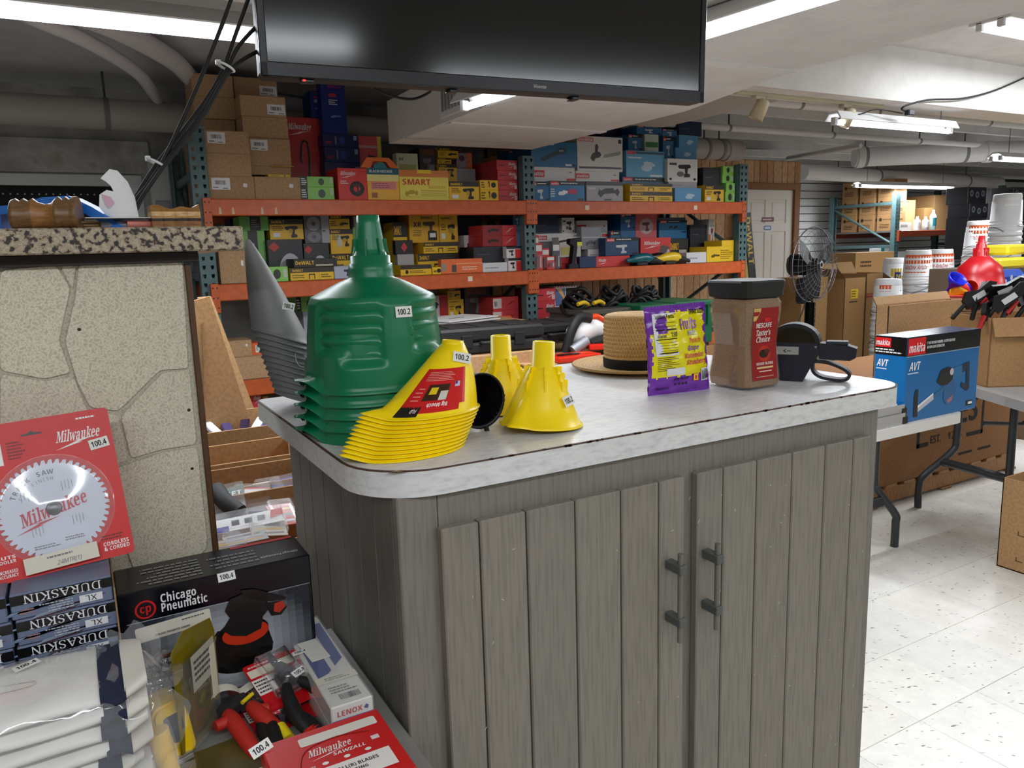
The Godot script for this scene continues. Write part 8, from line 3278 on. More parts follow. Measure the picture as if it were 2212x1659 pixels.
# ---------------------------------------------------------------- tables at the right
func carton_body(t: Node3D, lo: Vector3, hi: Vector3, open_top: bool, col := "c0986c", flaps := []):
	var c := C(col)
	var s := S()
	var th := .006
	if open_top:
		box(s, lo, V(hi.x, lo.y + th, hi.z), c)
		box(s, V(lo.x, lo.y, lo.z), V(lo.x + th, hi.y, hi.z), c, .001)
		box(s, V(hi.x - th, lo.y, lo.z), V(hi.x, hi.y, hi.z), c, .001)
		box(s, V(lo.x, lo.y, lo.z), V(hi.x, hi.y, lo.z + th), c, .001)
		box(s, V(lo.x, lo.y, hi.z - th), V(hi.x, hi.y, hi.z), c, .001)
	else:
		box(s, lo, hi, c, .004)
	put("body", s, M.carton, t)
	# flaps: [side letter, length, angle from level]
	for f in flaps:
		var q := S()
		var L: float = f[1]
		var a: float = deg_to_rad(f[2])
		var dy := sin(a) * L
		var dx := cos(a) * L
		q.set_color(Color(c.r * 1.02, c.g * 1.02, c.b * 1.02))
		var A: Vector3
		var B: Vector3
		var D: Vector3
		match f[0]:
			"f":
				A = V(lo.x, hi.y, hi.z); B = V(hi.x, hi.y, hi.z); D = V(0, dy, dx)
			"b":
				A = V(hi.x, hi.y, lo.z); B = V(lo.x, hi.y, lo.z); D = V(0, dy, -dx)
			"l":
				A = V(lo.x, hi.y, lo.z); B = V(lo.x, hi.y, hi.z); D = V(-dx, dy, 0)
			"r":
				A = V(hi.x, hi.y, hi.z); B = V(hi.x, hi.y, lo.z); D = V(dx, dy, 0)
		var nn := (B - A).cross(D).normalized() * .003
		quad(q, A + nn, A + D + nn, B + D + nn, B + nn)
		quad(q, A - nn, B - nn, B + D - nn, A + D - nn)
		quad(q, A + D + nn, A + D - nn, B + D - nn, B + D + nn)
		put("flap", q, M.carton, t)

func leg_part(t: Node3D, pts: Array, r := .019):
	var s := S()
	tube(s, curve(pts, 6), r, 10, K(.2, .21, .22))
	put("leg", s, M.enamel, t)

func build_tables():
	var t := thing("folding_table", "white folding table with grey curved legs under the blue tool box", "table")
	var s := S()
	var lay := Transform3D(Basis(V(1, 0, 0), V(0, 0, -1), V(0, 1, 0)), Vector3.ZERO)
	prism(s, round_rect(2.65, 1.95, 3.414, 3.75, .05, 6), .675, .72, K(.86, .85, .83), lay, true)
	put("top", s, M.soft_plastic, t)
	for z in [-2.235, -3.45]:
		leg_part(t, [V(3.275, .676, z - .05), V(3.275, .36, z - .05), V(3.285, .3, z - .04), V(3.375, .17, z), V(3.385, .12, z), V(3.385, .0, z)])
		leg_part(t, [V(2.83, .676, z - .05), V(2.83, .36, z - .05), V(2.82, .3, z - .04), V(2.73, .17, z), V(2.72, .12, z), V(2.72, .0, z)])
		var b := S()
		box(b, V(2.8, .215, z - .035), V(3.31, .265, z - .015), K(.2, .21, .22), .004)
		put("crossbar", b, M.enamel, t)
		var bk := S()
		tube(bk, [V(3.05, .68, z - .5), V(3.05, .42, z - .06)], .012, 8, K(.22, .23, .24))
		put("brace", bk, M.enamel, t)
	# the long blue tool box standing on it
	var bx := thing("blue_tool_box", "blue carton with hammer drill print and black band on the folding table", "box", V(3.0, .72, -1.974))
	var bs := S()
	box(bs, V(0, 0, -.148), V(.53, .364, .0), C("0f66a4"), .003)
	put("carton", bs, M.gloss, bx)
	var p := S()
	var F := T(V(0, 0, .0008))
	var wt := K(.92, .92, .92)
	var k := K(.05, .05, .06)
	rect(p, .001, .285, .529, .3635, k, F)
	rect(p, .0, .281, .53, .285, K(.55, .62, .68), F)
	rect(p, .005, .288, .125, .36, K(.84, .13, .15), F, .0006)
	word(p, "makita", .012, .3, .036, wt, F, "bold", .0012, .12, .105)
	word(p, "1\" AVT ROTARY HAMMER, ACCEPTS SDS-PLUS", .135, .328, .0115, wt, F, "bold", .0006, .0, .2)
	word(p, "W/ HEPA DUST EXTRACTOR", .135, .308, .0115, wt, F, "bold", .0006, .0, .125)
	word(p, "AVT", .02, .222, .036, wt, F, "bold", .0006, .2, .07)
	rect(p, .012, .208, .085, .213, K(.75, .82, .88), F, .0006)
	rect(p, .45, .02, .498, .045, k, F, .0006)
	rect(p, .465, .027, .495, .038, wt, F, .0012)
	# printed hammer drill
	flat(p, poly([.2, .1, .355, .165, .345, .135, .21, .085]), K(.16, .38, .55), F, .0006)
	flat(p, poly([.085, .055, .2, .105, .205, .08, .09, .035]), K(.72, .72, .74), F, .0008)
	flat(p, poly([.085, .062, .2, .11, .2, .101, .087, .052]), K(.9, .9, .92), F, .001)
	flat(p, poly([.067, .018, .095, .018, .092, .135, .075, .14, .065, .11]), k, F, .0012)
	flat(p, poly([.22, .155, .245, .205, .295, .215, .335, .205, .335, .155, .3, .135, .25, .135]), K(.1, .1, .11), F, .0012)
	disc(p, .325, .19, .014, .016, K(.75, .72, .72), F, .0016, 12)
	flat(p, poly([.335, .205, .41, .215, .43, .2, .42, .165, .335, .155]), K(.14, .42, .62), F, .0014)
	flat(p, poly([.4, .215, .455, .225, .465, .1, .445, .09, .4, .115, .405, .135, .44, .12, .435, .19, .405, .175]), K(.1, .16, .22), F, .0016)
	flat(p, poly([.275, .135, .345, .155, .365, .1, .35, .055, .3, .045, .275, .07]), K(.16, .36, .56), F, .001)
	flat(p, poly([.3, .065, .345, .085, .34, .06, .31, .05]), K(.62, .42, .48), F, .0014)
	var Lf := xf_face(V(-.0008, 0, -.148), V(0, 0, 1), V(0, 1, 0))
	rect(p, .001, .285, .147, .3635, k, Lf)
	rect(p, .003, .318, .075, .358, K(.84, .13, .15), Lf, .0006)
	word(p, "makita", .006, .326, .022, wt, Lf, "bold", .0012, .12, .062)
	fine_print(p, .004, .292, .135, .314, 2, wt, Lf, .0006)
	word(p, "AVT", .012, .235, .03, wt, Lf, "bold", .0006, .2, .05)
	rect(p, .01, .222, .06, .227, K(.75, .82, .88), Lf, .0006)
	var Tp := xf_face(V(0, .3648, 0), V(1, 0, 0), V(0, 0, -1))
	rect(p, .0, .0, .53, .148, K(.1, .16, .34), Tp)
	flat(p, poly([.0, .0, .22, .0, .3, .148, .0, .148]), K(.45, .52, .62), Tp, .0005)
	put("print", p, M.gloss, bx)
	# two silver channels lying before it
	for i in 2:
		var a := thing("aluminium_rail", ["ribbed aluminium rail with black end lying on top before the blue carton", "ribbed aluminium rail with black end lying underneath before the blue carton"][i], "rail", V(2.74, .72 + (1 - i) * .036, -1.962 + i * .006), .02)
		var q := S()
		box(q, V(0, .0, .0), V(.235, .03, .0 - .09), K(.8, .8, .8), .002)
		for j in 4:
			box(q, V(0, .029, -.08 + j * .02), V(.235, .034, -.074 + j * .02), K(.85, .85, .85), .001)
		put("channel", q, M.brushed, a)
		var e := S()
		box(e, V(.235, -.0, -.092), V(.275, .035, .002), K(.07, .07, .08), .004)
		put("end_cap", e, M.plastic, a)
	# second, greyer table standing askew
	var t2 := thing("folding_table", "grey folding table standing askew under the brown cartons", "table")
	var s2 := S()
	var ca := cos(.504)
	var sa := sin(.504)
	var lay2 := Transform3D(Basis(V(ca, 0, sa), V(sa, 0, -ca), V(0, 1, 0)), V(3.78, 0, -1.83))
	prism(s2, round_rect(.0, .0, 1.83, .76, .04, 6), .672, .72, K(.72, .72, .72), lay2, true)
	put("top", s2, M.soft_plastic, t2)
	leg_part(t2, [V(4.17, .672, -2.42), V(4.17, .4, -2.42), V(4.15, .32, -2.43), V(4.02, .19, -2.5), V(4.006, .13, -2.517), V(4.006, .0, -2.517)])
	leg_part(t2, [V(4.03, .672, -2.06), V(4.03, .36, -2.06), V(4.035, .28, -2.05), V(4.09, .16, -1.96), V(4.1, .12, -1.95), V(4.1, .0, -1.95)])
	leg_part(t2, [V(5.35, .672, -1.7), V(5.35, .36, -1.7), V(5.33, .28, -1.72), V(5.25, .16, -1.8), V(5.24, .12, -1.8), V(5.24, .0, -1.8)])
	leg_part(t2, [V(5.2, .672, -1.35), V(5.2, .36, -1.35), V(5.22, .28, -1.33), V(5.27, .16, -1.25), V(5.28, .12, -1.25), V(5.28, .0, -1.25)])
	var cb := S()
	tube(cb, [V(4.1, .265, -2.455), V(4.05, .265, -2.04)], .024, 4, K(.2, .21, .22))
	put("crossbar", cb, M.enamel, t2)
	var cb2 := S()
	tube(cb2, [V(4.11, .52, -2.25), V(4.32, .5, -2.17), V(4.62, .668, -2.02)], .012, 8, K(.22, .23, .24))
	put("brace", cb2, M.enamel, t2)
	# lettered carton on a pallet under the tables
	var am := thing("lettered_carton", "large brown carton with black lettering in a frame on a pallet", "box", V(3.72, .125, -2.62))
	carton_body(am, V(0, 0, -.95), V(1.45, .54, .0), false, "8f6238")
	var ap := S()
	var AF := T(V(0, 0, .0012))
	var ink := K(.07, .06, .06)
	word(ap, "AMES", .47, .27, .155, ink, AF, "bold", .0006, .0, .52)
	word(ap, "EST.", .53, .185, .045, ink, AF, "bold", .0006, .0, .1)
	word(ap, "1774", .7, .185, .045, ink, AF, "bold", .0006, .0, .14)
	for q2 in [[.4, .47, 1.06, .495], [.4, .175, .425, .495], [1.04, .175, 1.06, .495], [.4, .175, .51, .2], [.89, .175, 1.06, .2]]:
		rect(ap, q2[0], q2[1], q2[2], q2[3], ink, AF, .0003)
	for i in 3:
		rect(ap, .62 + .2 * i, .07, .76 + .2 * i, .085, ink, AF)
	put("print", ap, M.matte, am)
	var pal := thing("pallet", "wooden pallet under the large lettered carton", "pallet")
	for zz in [-2.63, -3.1, -3.5]:
		var st := S()
		box(st, V(3.7, .015, zz - .04), V(5.2, .105, zz), K(.62, .46, .28), .004)
		put("stringer", st, M.pine, pal)
	for i in 9:
		var bd := S()
		box(bd, V(3.7 + i * .165, .105, -3.57), V(3.8 + i * .165, .1245, -2.62), K(.66, .5, .32), .003)
		put("deck_board", bd, M.pine, pal)
	for i in 3:
		var bd2 := S()
		box(bd2, V(3.7 + i * .7, .0, -3.57), V(3.8 + i * .7, .0155, -2.62), K(.6, .45, .28), .003)
		put("bottom_board", bd2, M.pine, pal)
	# open carton on top of it
	var c1 := thing("open_carton", "open brown carton standing high behind the blue carton", "box", V(V(3.991, 1.046, -2.75).x, .667, -2.75))
	var cw: float = V(4.699, .997, -2.75).x - V(3.991, 1.046, -2.75).x
	carton_body(c1, V(0, 0, -.08), V(cw, V(4.286, 1.123, -2.75).y - .667, .0), true, "c29a6e", [["b", .05, 60.0]])
	var c2 := thing("open_carton", "low brown carton with folded flap between the coffee jar and the blue carton", "box", V(V(3.849, .959, -3.000).x, .72, -2.85))
	c2.position.x = 2.72
	carton_body(c2, V(0, 0, -.45), V(.66, .2, .0), true, "b98f62", [["r", .1, -10.0]])
	# cartons on the askew table
	var c3 := thing("open_carton", "tall open brown carton heaped with black hand tools on the grey table", "box", V(4.06, .72, -2.22), -.504)
	carton_body(c3, V(0, 0, -.36), V(.42, .36, .0), true, "b78c5e", [["f", .1, -70.0], ["r", .16, 35.0]])
	var c4 := thing("cardboard_carton", "plain brown carton at the end of the grey table", "box", V(4.32, .72, -1.92), -.45)
	carton_body(c4, V(0, 0, -.3), V(.45, .3, .0), false, "bd9266")
	# heaped tools: black staplers with white labels and red tips
	rng.seed = 44
	for i in 14:
		var lab: String = "black hand tool with white label heaped in the tall open carton"
		var g := thing("hand_tool", lab, "hand tool", Vector3.ZERO, .0, "black hand tools heaped in the carton")
		var hb := S()
		prism(hb, poly([.0, .0, .16, .015, .2, .05, .17, .075, .1, .062, .04, .085, .0, .05]), -.012, .012, K(.06, .06, .07))
		put("body", hb, M.plastic, g)
		var hl := S()
		rect(hl, .05, .02, .12, .05, K(.85, .85, .86), T(V(0, 0, .0128)))
		put("label", hl, M.paper, g)
		var hg := S()
		tube(hg, [V(.0, .03, 0), V(-.09, .0, 0)], .012, 8, K(.68, .1, .1) if i % 3 == 0 else K(.1, .1, .11))
		put("grip", hg, M.rubber, g)
		var u := float(i % 7) / 6.0
		var row := i / 7
		var base := V(4.08 + .34 * u * .87, 1.06 + .035 * row + .1 * u + .02 * (i % 2), -2.26 + .34 * u * .49 - .1 * row)
		g.transform = Transform3D(Basis.from_euler(V(rng.randf_range(-.3, .3), rng.randf_range(-.9, .1), rng.randf_range(.35, .75))), base)
	# carton on the floor near the aisle with yellow and blue packs
	var c5 := thing("open_carton", "open brown carton on the floor with yellow and blue packs", "box", V(3.551, .0, -1.84), -.05)
	carton_body(c5, V(0, 0, -.5), V(.7, .42, .0), true, "b89064")
	c5.rotation.y = -PI / 2
	c5.position = V(3.552, .0, -1.84)
	var cp := S()
	put_c5(c5, cp)
	for i in 4:
		var pk := thing("tool_pack", ["yellow pack lying in the floor carton", "blue pack lying in the floor carton", "yellow pack at the back of the floor carton", "blue pack at the back of the floor carton"][i], "pack", V(3.68 + .05 * (i % 2), .33, -1.72 + .13 * i), .4 * i, "packs in the floor carton")
		var ks := S()
		box(ks, V(-.09, 0, -.05), V(.09, .09, .05), [K(.85, .68, .12), K(.12, .22, .62)][i % 2], .012)
		put("pack", ks, M.gloss, pk)
		var kp := S()
		box(kp, V(-.05, .09, -.03), V(.05, .095, .03), K(.1, .1, .12), .002)
		put("insert", kp, M.print, pk)
	# blue-labelled packet hanging at the cabinet's right end
	var hp := thing("hanging_packet", "clear packet with blue card hanging behind the cabinet end", "packet", V(1.345, .6, -1.02))
	var hs := S()
	box(hs, V(-.035, .0, -.01), V(.03, .11, .0), K(.16, .26, .7), .002)
	put("card", hs, M.gloss, hp)
	var hf := S()
	box(hf, V(-.036, -.01, -.014), V(.035, .32, .004), Color(1, 1, 1), .004)
	put("film", hf, M.film, hp)
	hp.rotation.y = .2

func put_c5(c5: Node3D, cp: SurfaceTool):
	# printed marks on the long side that faces the aisle
	var G := T(V(0, 0, .001))
	for q in [[.08, .05], [.08, .17], [.18, .05], [.18, .17]]:
		rect(cp, q[0], q[1], q[0] + .03, q[1] + .004, K(.35, .26, .18), G)
		rect(cp, q[0], q[1], q[0] + .004, q[1] + .02, K(.35, .26, .18), G)
	rect(cp, .24, .06, .4, .14, K(.4, .34, .26), G)
	rect(cp, .25, .07, .39, .13, K(.62, .52, .38), G, .0004)
	put("print", cp, M.matte, c5)

# kind of print, x0, x1, foot, foot of the print, top, front, depth, label, name
var goods := [
	["kraftL2", .78, 1.046, 1.851, 1.851, 1.99, -5.04, .3, "brown carton with barcode label and small white sticker, lowest beside the teal post", ""],
	["kraftS", 1.048, 1.33, 1.851, 1.851, 1.991, -5.04, .3, "plain brown carton with one small white sticker under two small yellow boxes", ""],
	["kraft", .78, 1.036, 1.99, 1.991, 2.123, -5.04, .3, "plain brown carton under the one with a label at its upper left", ""],
	["kraftL", .78, 1.034, 2.123, 2.124, 2.255, -5.04, .117, "brown carton with big barcode label jutting over the teal post top", ""],
	["kraft", 1.055, 1.303, 2.011, 2.012, 2.065, -5.14, .22, "plain brown carton behind the two small yellow boxes", ""],
	["kraftL", 1.048, 1.309, 2.065, 2.107, 2.234, -5.14, .22, "brown carton with barcode label beside the tall red box", ""],
	["kraft", 1.029, 1.309, 2.234, 2.235, 2.368, -5.16, .22, "plain brown carton beneath the one with labels on two sides", ""],
	["kraftR", 1.026, 1.305, 2.368, 2.369, 2.493, -5.16, .22, "brown carton with barcode label at its lower right, second from the top", ""],
	["kraftR", 1.044, 1.318, 1.851, 2.528, 2.649, -5.4, .3, "topmost brown carton with barcode label at its right corner", ""],
	["kraft", .78, 1.028, 2.503, 2.504, 2.637, -5.34, .3, "topmost plain brown carton beneath the bending pipe", ""],
	["kraft", .78, 1.03, 2.371, 2.372, 2.503, -5.34, .3, "plain brown carton second from the top of the left stack", ""],
	["kraft", .78, 1.024, 1.851, 2.164, 2.371, -5.36, .28, "plain brown carton mostly hidden behind a labelled carton", ""],
	["kraft", .78, .823, 2.149, 2.151, 2.374, -5.66, .3, "brown carton at the back of the shelf behind the teal post, upper one", ""],
	["kraftL", .78, .801, 1.851, 1.851, 2.149, -5.66, .3, "brown carton at the back of the shelf behind the teal post, lower one", ""],
	["dwmini", 1.173, 1.312, 2.065, 2.066, 2.06, -5.1, .1, "small yellow box, upper of two beside the tall red box", ""],
	["dwmini", 1.145, 1.284, 1.991, 1.996, 2.011, -5.09, .1, "small yellow box, lower of two beside the tall red box", ""],
	["snake", 1.371, 1.62, 1.851, 1.851, 2.429, -5.46, .16, "tall red box printed with a drain snake", "tall_tool_box"],
	["boschT", 1.591, 1.758, 2.315, 2.315, 2.644, -5.34, .097, "tall dark blue box standing on two dark blue boxes", "tall_tool_box"],
	["boschT", 1.545, 1.628, 2.429, 2.43, 2.605, -5.44, .2, "tall dark blue box half hidden behind the other tall blue box", "tall_tool_box"],
	["bosch", 1.582, 1.833, 2.226, 2.227, 2.315, -5.34, .117, "dark blue box directly under the tall blue box", ""],
	["bosch", 1.588, 1.836, 2.127, 2.128, 2.226, -5.34, .117, "dark blue box, second under the tall blue box", ""],
	["bosch", 1.583, 1.835, 1.851, 1.851, 2.127, -5.34, .117, "dark blue box standing behind the red grinder box", ""],
	["lime", 1.332, 1.545, 1.932, 1.933, 1.998, -5.04, .24, "lime green box with black end, upper of two beside the brown cartons", ""],
	["lime", 1.33, 1.546, 1.851, 1.851, 1.932, -5.04, .24, "lime green box with black end, lower of two beside the brown cartons", ""],
	["milwG", 1.575, 1.771, 1.851, 1.851, 2.056, -5.04, .26, "red box with a round tool printed between lime and yellow boxes", ""],
	["pink", 1.848, 2.015, 2.101, 2.102, 2.316, -5.39, .2, "pale red box with yellow edge behind the orange-handled box", ""],
	["pink", 1.841, 2.009, 1.851, 1.851, 2.101, -5.39, .2, "red box standing under the pale red box", ""],
	["bnd", 1.773, 1.997, 1.851, 1.851, 2.061, -5.04, .2, "yellow kit box with teal band and orange carry handle", "kit_box"],
	["smart", 2.000, 2.365, 1.851, 1.851, 2.053, -5.04, .237, "pale yellow box with red capital lettering and orange lid", "lettered_box"],
	["olive", 2.083, 2.244, 1.851, 2.045, 2.194, -5.28, .08, "white and olive packet leaning behind the pale yellow box", ""],
	["darkpack", 2.282, 2.411, 1.851, 2.055, 2.244, -5.34, .2, "dark tool pack behind the pale yellow box", ""],
	["dwalt", 2.431, 2.596, 2.179, 2.18, 2.253, -5.34, .22, "yellow box on top of the pile beneath the white duct", ""],
	["dwalt", 2.425, 2.537, 2.132, 2.137, 2.179, -5.34, .22, "small yellow box in the middle of the pile beneath the white duct", ""],
	["dwtool", 2.413, 2.56, 1.851, 2.034, 2.132, -5.3, .057, "yellow box printed with a black tool beneath the white duct", ""],
	["plum", 2.603, 2.684, 2.11, 2.113, 2.227, -5.39, .2, "grey and purple pack beside a narrow orange box", ""],
	["orangeP", 2.684, 2.734, 2.11, 2.114, 2.229, -5.39, .2, "narrow orange box beside the grey and purple pack", ""],
	["greyb", 2.539, 2.743, 1.851, 1.851, 2.11, -5.36, .2, "plain grey box behind the yellow boxes of the upper shelf", ""],
	["dwalt", 3.045, 3.127, 1.851, 2.153, 2.242, -5.56, .22, "wide yellow box high up behind the red stack", ""],
	["makb", 2.832, 2.905, 1.851, 1.851, 2.148, -5.54, .2, "narrow blue box behind the red stack", ""],
	["milwS", 2.764, 2.935, 2.071, 2.072, 2.143, -5.06, .26, "red box, topmost of the red stack by the middle post", ""],
	["milwS", 2.769, 2.935, 2.002, 2.003, 2.071, -5.06, .26, "red box, second of the red stack by the middle post", ""],
	["milwS", 2.77, 2.935, 1.932, 1.933, 2.002, -5.06, .26, "red box, third of the red stack by the middle post", ""],
	["milwS", 2.772, 2.935, 1.851, 1.851, 1.932, -5.06, .26, "red box, lowest of the red stack by the middle post", ""],
	["milwS", 2.794, 2.926, 1.851, 2.033, 2.156, -5.36, .177, "red box tilted behind the yellow pair", ""],
	["dwtool", 2.367, 2.604, 1.851, 1.851, 1.984, -5.04, .24, "yellow and black box with a drill print beside the pale yellow box", ""],
	["dwmini2", 2.613, 2.759, 1.929, 1.93, 1.997, -5.04, .24, "yellow box, upper of a pair beside the red stack", ""],
	["dwmini2", 2.614, 2.761, 1.851, 1.851, 1.929, -5.04, .24, "yellow box, lower of a pair beside the red stack", ""],
	["makb", 3.045, 3.212, 2.111, 2.191, 2.257, -5.39, .167, "blue box lying above the red stack", ""],
	["blower", 3.092, 3.505, 2.111, 2.114, 2.298, -5.12, .267, "blue carton with a leaf blower print", "large_tool_box"],
	["makw", 3.087, 3.485, 2.002, 2.011, 2.111, -5.12, .3, "low white box with red logo under the leaf blower carton", ""],
	["chainsaw", 3.51, 3.948, 2.089, 2.093, 2.354, -5.12, .3, "big white carton printed with a chainsaw", "large_tool_box"],
	["makw", 3.494, 3.914, 2.004, 2.015, 2.089, -5.12, .3, "low white box with red logo under the chainsaw carton", ""],
	["makb", 3.045, 3.194, 1.851, 1.851, 1.995, -5.04, .24, "narrow blue box with a white tool beside the middle post", ""],
	["makg", 3.198, 3.519, 1.851, 1.851, 2.002, -5.04, .26, "blue box with a grinder print and black band", ""],
	["greym", 3.536, 3.889, 1.851, 1.851, 2.004, -5.04, .26, "grey box with a black machine printed on it", ""],
	["sky", 4.000, 4.396, 2.054, 2.055, 2.264, -5.14, .3, "light blue carton with a pale saw print", "large_tool_box"],
	["makband", 3.958, 4.397, 1.997, 2.01, 2.054, -5.14, .3, "low blue box with black band and red logo under the light blue carton", ""],
	["dwalt2", 3.959, 4.396, 1.931, 1.932, 1.997, -5.04, .26, "yellow box, upper of two under the light blue carton", ""],
	["dwalt2", 3.958, 4.401, 1.851, 1.851, 1.931, -5.04, .26, "yellow box, lower of two under the light blue carton", ""],
	["whtool", 4.397, 4.728, 2.02, 2.021, 2.208, -5.1, .24, "white carton printed with a black grinder", ""],
	["greyb", 4.408, 4.724, 1.966, 1.971, 2.02, -5.1, .2, "low white-grey box under the carton with a black grinder", ""],
	["skys", 4.426, 4.717, 1.851, 1.851, 1.966, -5.04, .2, "small light blue box beside the tall yellow one", ""],
	["dwtool", 4.758, 4.977, 1.851, 1.851, 1.993, -5.04, .2, "yellow box printed with a sander beside the lime stack", ""],
	["limes", 4.982, 5.105, 2.091, 2.091, 2.157, -5.06, .2, "lime green box, topmost of the stack at the right post", ""],
	["limes", 4.977, 5.105, 2.016, 2.017, 2.091, -5.06, .2, "lime green box, second of the stack at the right post", ""],
	["limes", 5.003, 5.105, 1.941, 1.941, 2.016, -5.04, .2, "lime green box, third of the stack at the right post", ""],
	["limes", 4.994, 5.105, 1.851, 1.851, 1.941, -5.04, .2, "lime green box, lowest of the stack at the right post", ""],
	["blackb", 4.773, 4.975, 1.993, 2.000, 2.143, -5.08, .22, "black case beside the lime green stack", ""],
	["maks", 4.177, 4.324, 2.264, 2.294, 2.425, -5.34, .2, "small blue box with white print in the upper blue pile", ""],
	["gsnow", 4.337, 4.488, 2.264, 2.324, 2.43, -5.32, .2, "white and green box in the upper blue pile", ""],
	["maks", 4.551, 4.673, 1.851, 2.238, 2.423, -5.34, .2, "blue box beside the white and green box", ""],
	["skys", 4.717, 4.934, 2.333, 2.339, 2.44, -5.32, .2, "light blue box, upper of two above the black grinder carton", ""],
	["skys", 4.675, 4.919, 2.208, 2.24, 2.333, -5.32, .2, "light blue box, lower of two above the black grinder carton", ""],
	["makb", 4.27, 4.54, 2.43, 2.432, 2.5, -5.34, .217, "blue box lying on the upper blue pile", ""],
	["maks", 4.546, 4.711, 2.423, 2.424, 2.484, -5.34, .2, "small pale blue box near the top of the upper blue pile", ""],
	["navy", 4.727, 4.994, 2.44, 2.449, 2.562, -5.34, .24, "dark blue box topmost at the right end", ""],
	["navy", 4.066, 4.344, 1.851, 2.3, 2.508, -5.56, .3, "dark blue carton behind the chainsaw carton", ""],
	["navy", 4.4, 5.105, 1.851, 1.851, 2.375, -5.66, .3, "wide dark blue carton at the back of the upper shelf", ""],
	["navy", 2.266, 2.935, 1.851, 1.851, 2.124, -5.74, .2, "wide dark carton at the back behind the red stack", ""],
	["kraftS", .798, .968, 1.344, 1.344, 1.545, -5.04, .3, "brown carton on the middle shelf behind the grey funnels", ""],
	["limeblk", .99, 1.179, 1.673, 1.674, 1.766, -5.34, .2, "green pack with black middle, upper one on the middle shelf", ""],
	["limeblk", .978, 1.146, 1.344, 1.344, 1.673, -5.34, .2, "green pack with black middle, lower one on the middle shelf", ""],
	["dwtool", 1.182, 1.406, 1.612, 1.613, 1.747, -5.34, .24, "yellow box with a round saw print on the middle shelf", ""],
	["blade", 1.148, 1.379, 1.344, 1.344, 1.612, -5.29, .14, "black saw blade pack with red diamond and red hub", ""],
	["blade2", 1.385, 1.559, 1.344, 1.344, 1.583, -5.29, .14, "black saw blade pack with a bare steel blade", ""],
	["discs", 1.412, 1.53, 1.583, 1.585, 1.771, -5.34, .16, "clear pack of steel discs on the middle shelf", ""],
	["greyb", 1.53, 1.586, 1.583, 1.589, 1.77, -5.34, .16, "pale grey narrow pack beside the clear disc pack", ""],
	["dwalt", 1.588, 1.733, 1.676, 1.676, 1.773, -5.34, .2, "yellow box under the beam left of the green spout", ""],
	["dwtool2", 1.587, 1.751, 1.507, 1.546, 1.676, -5.34, .2, "yellow and black box with a white tag left of the green spout", ""],
	["greyb", 1.763, 1.898, 1.689, 1.69, 1.763, -5.34, .2, "light grey box right under the upper beam", ""],
	["limeblk", 1.753, 1.874, 1.507, 1.523, 1.689, -5.34, .2, "green pack beside the green spout", ""],
	["dwalt", 1.569, 1.801, 1.344, 1.344, 1.507, -5.32, .2, "yellow box with black lettering behind the grey box", ""],
	["dwband", 1.254, 1.539, 1.426, 1.427, 1.482, -5.06, .2, "black box with yellow lettering lying on the middle shelf pile", ""],
	["limes", 1.076, 1.209, 1.344, 1.344, 1.437, -5.04, .2, "lime green box with white label at the front of the middle shelf", ""],
	["dwalt2", 1.223, 1.506, 1.344, 1.344, 1.424, -5.04, .24, "long yellow and black box at the front of the middle shelf", ""],
	["greyt", 1.51, 1.668, 1.344, 1.344, 1.426, -5.04, .2, "pale grey box with a small dark tool print", ""],
	["dwalt", 2.05, 2.157, 1.344, 1.344, 1.719, -5.34, .2, "narrow yellow box right of the green spout", ""],
	["dwxr", 2.176, 2.411, 1.57, 1.578, 1.768, -5.34, .22, "yellow box with large black letters and a tool photo", ""],
	["dwtool", 2.415, 2.567, 1.571, 1.571, 1.77, -5.34, .22, "tall yellow box with black tools printed down its side", ""],
	["dwalt2", 2.247, 2.522, 1.49, 1.491, 1.57, -5.26, .28, "flat yellow and black box under the lettered yellow box", ""],
	["blackd", 2.038, 2.173, 1.491, 1.491, 1.59, -5.28, .057, "black box with a red diamond beside the green spout", ""],
	["greyb", 2.049, 2.177, 1.344, 1.344, 1.491, -5.28, .057, "white low box under the black diamond box", ""],
	["dwalt2", 2.206, 2.511, 1.344, 1.344, 1.49, -5.28, .2, "yellow box under the flat yellow and black box", ""],
	["dwband2", 1.974, 2.205, 1.344, 1.344, 1.416, -5.04, .22, "yellow and black box at the front right of the green spout", ""],
	["dwmini", 2.212, 2.279, 1.344, 1.344, 1.395, -5.04, .2, "small yellow box at the front beside an orange box", ""],
	["orange", 2.281, 2.608, 1.344, 1.344, 1.447, -5.04, .057, "orange box at the front of the middle shelf", ""],
	["whiteb", 2.611, 2.815, 1.344, 1.344, 1.411, -5.04, .2, "low white box at the front beside the orange box", ""],
	["makb", 3.045, 3.121, 1.344, 1.69, 1.775, -5.34, .2, "blue box on top of two red boxes by the middle post", ""],
	["milwD", 2.653, 2.935, 1.605, 1.605, 1.682, -5.1, .237, "red box with black print, upper of two by the middle post", ""],
	["milwD", 2.65, 2.935, 1.528, 1.529, 1.605, -5.1, .237, "red box with black print, lower of two by the middle post", ""],
	["blackb", 2.57, 2.845, 1.411, 1.429, 1.528, -5.1, .237, "plain black box under the two red boxes", ""],
	["whdrill", 2.811, 2.935, 1.439, 1.44, 1.524, -5.04, .057, "white and red box with a drill print by the middle post", ""],
	["whdrill", 2.824, 2.935, 1.344, 1.344, 1.439, -5.04, .057, "white and red box, lower one by the middle post", ""],
	["milwW", 2.615, 2.769, 1.344, 1.437, 1.618, -5.34, .2, "white and red box behind the two red boxes", ""],
	["navy", 2.719, 2.935, 1.344, 1.344, 1.764, -5.66, .097, "dark carton at the back of the middle shelf by the middle post", ""],
	["navy", 1.006, 2.768, 1.344, 1.344, 1.775, -5.76, .21, "long dark carton along the back of the middle shelf", ""],
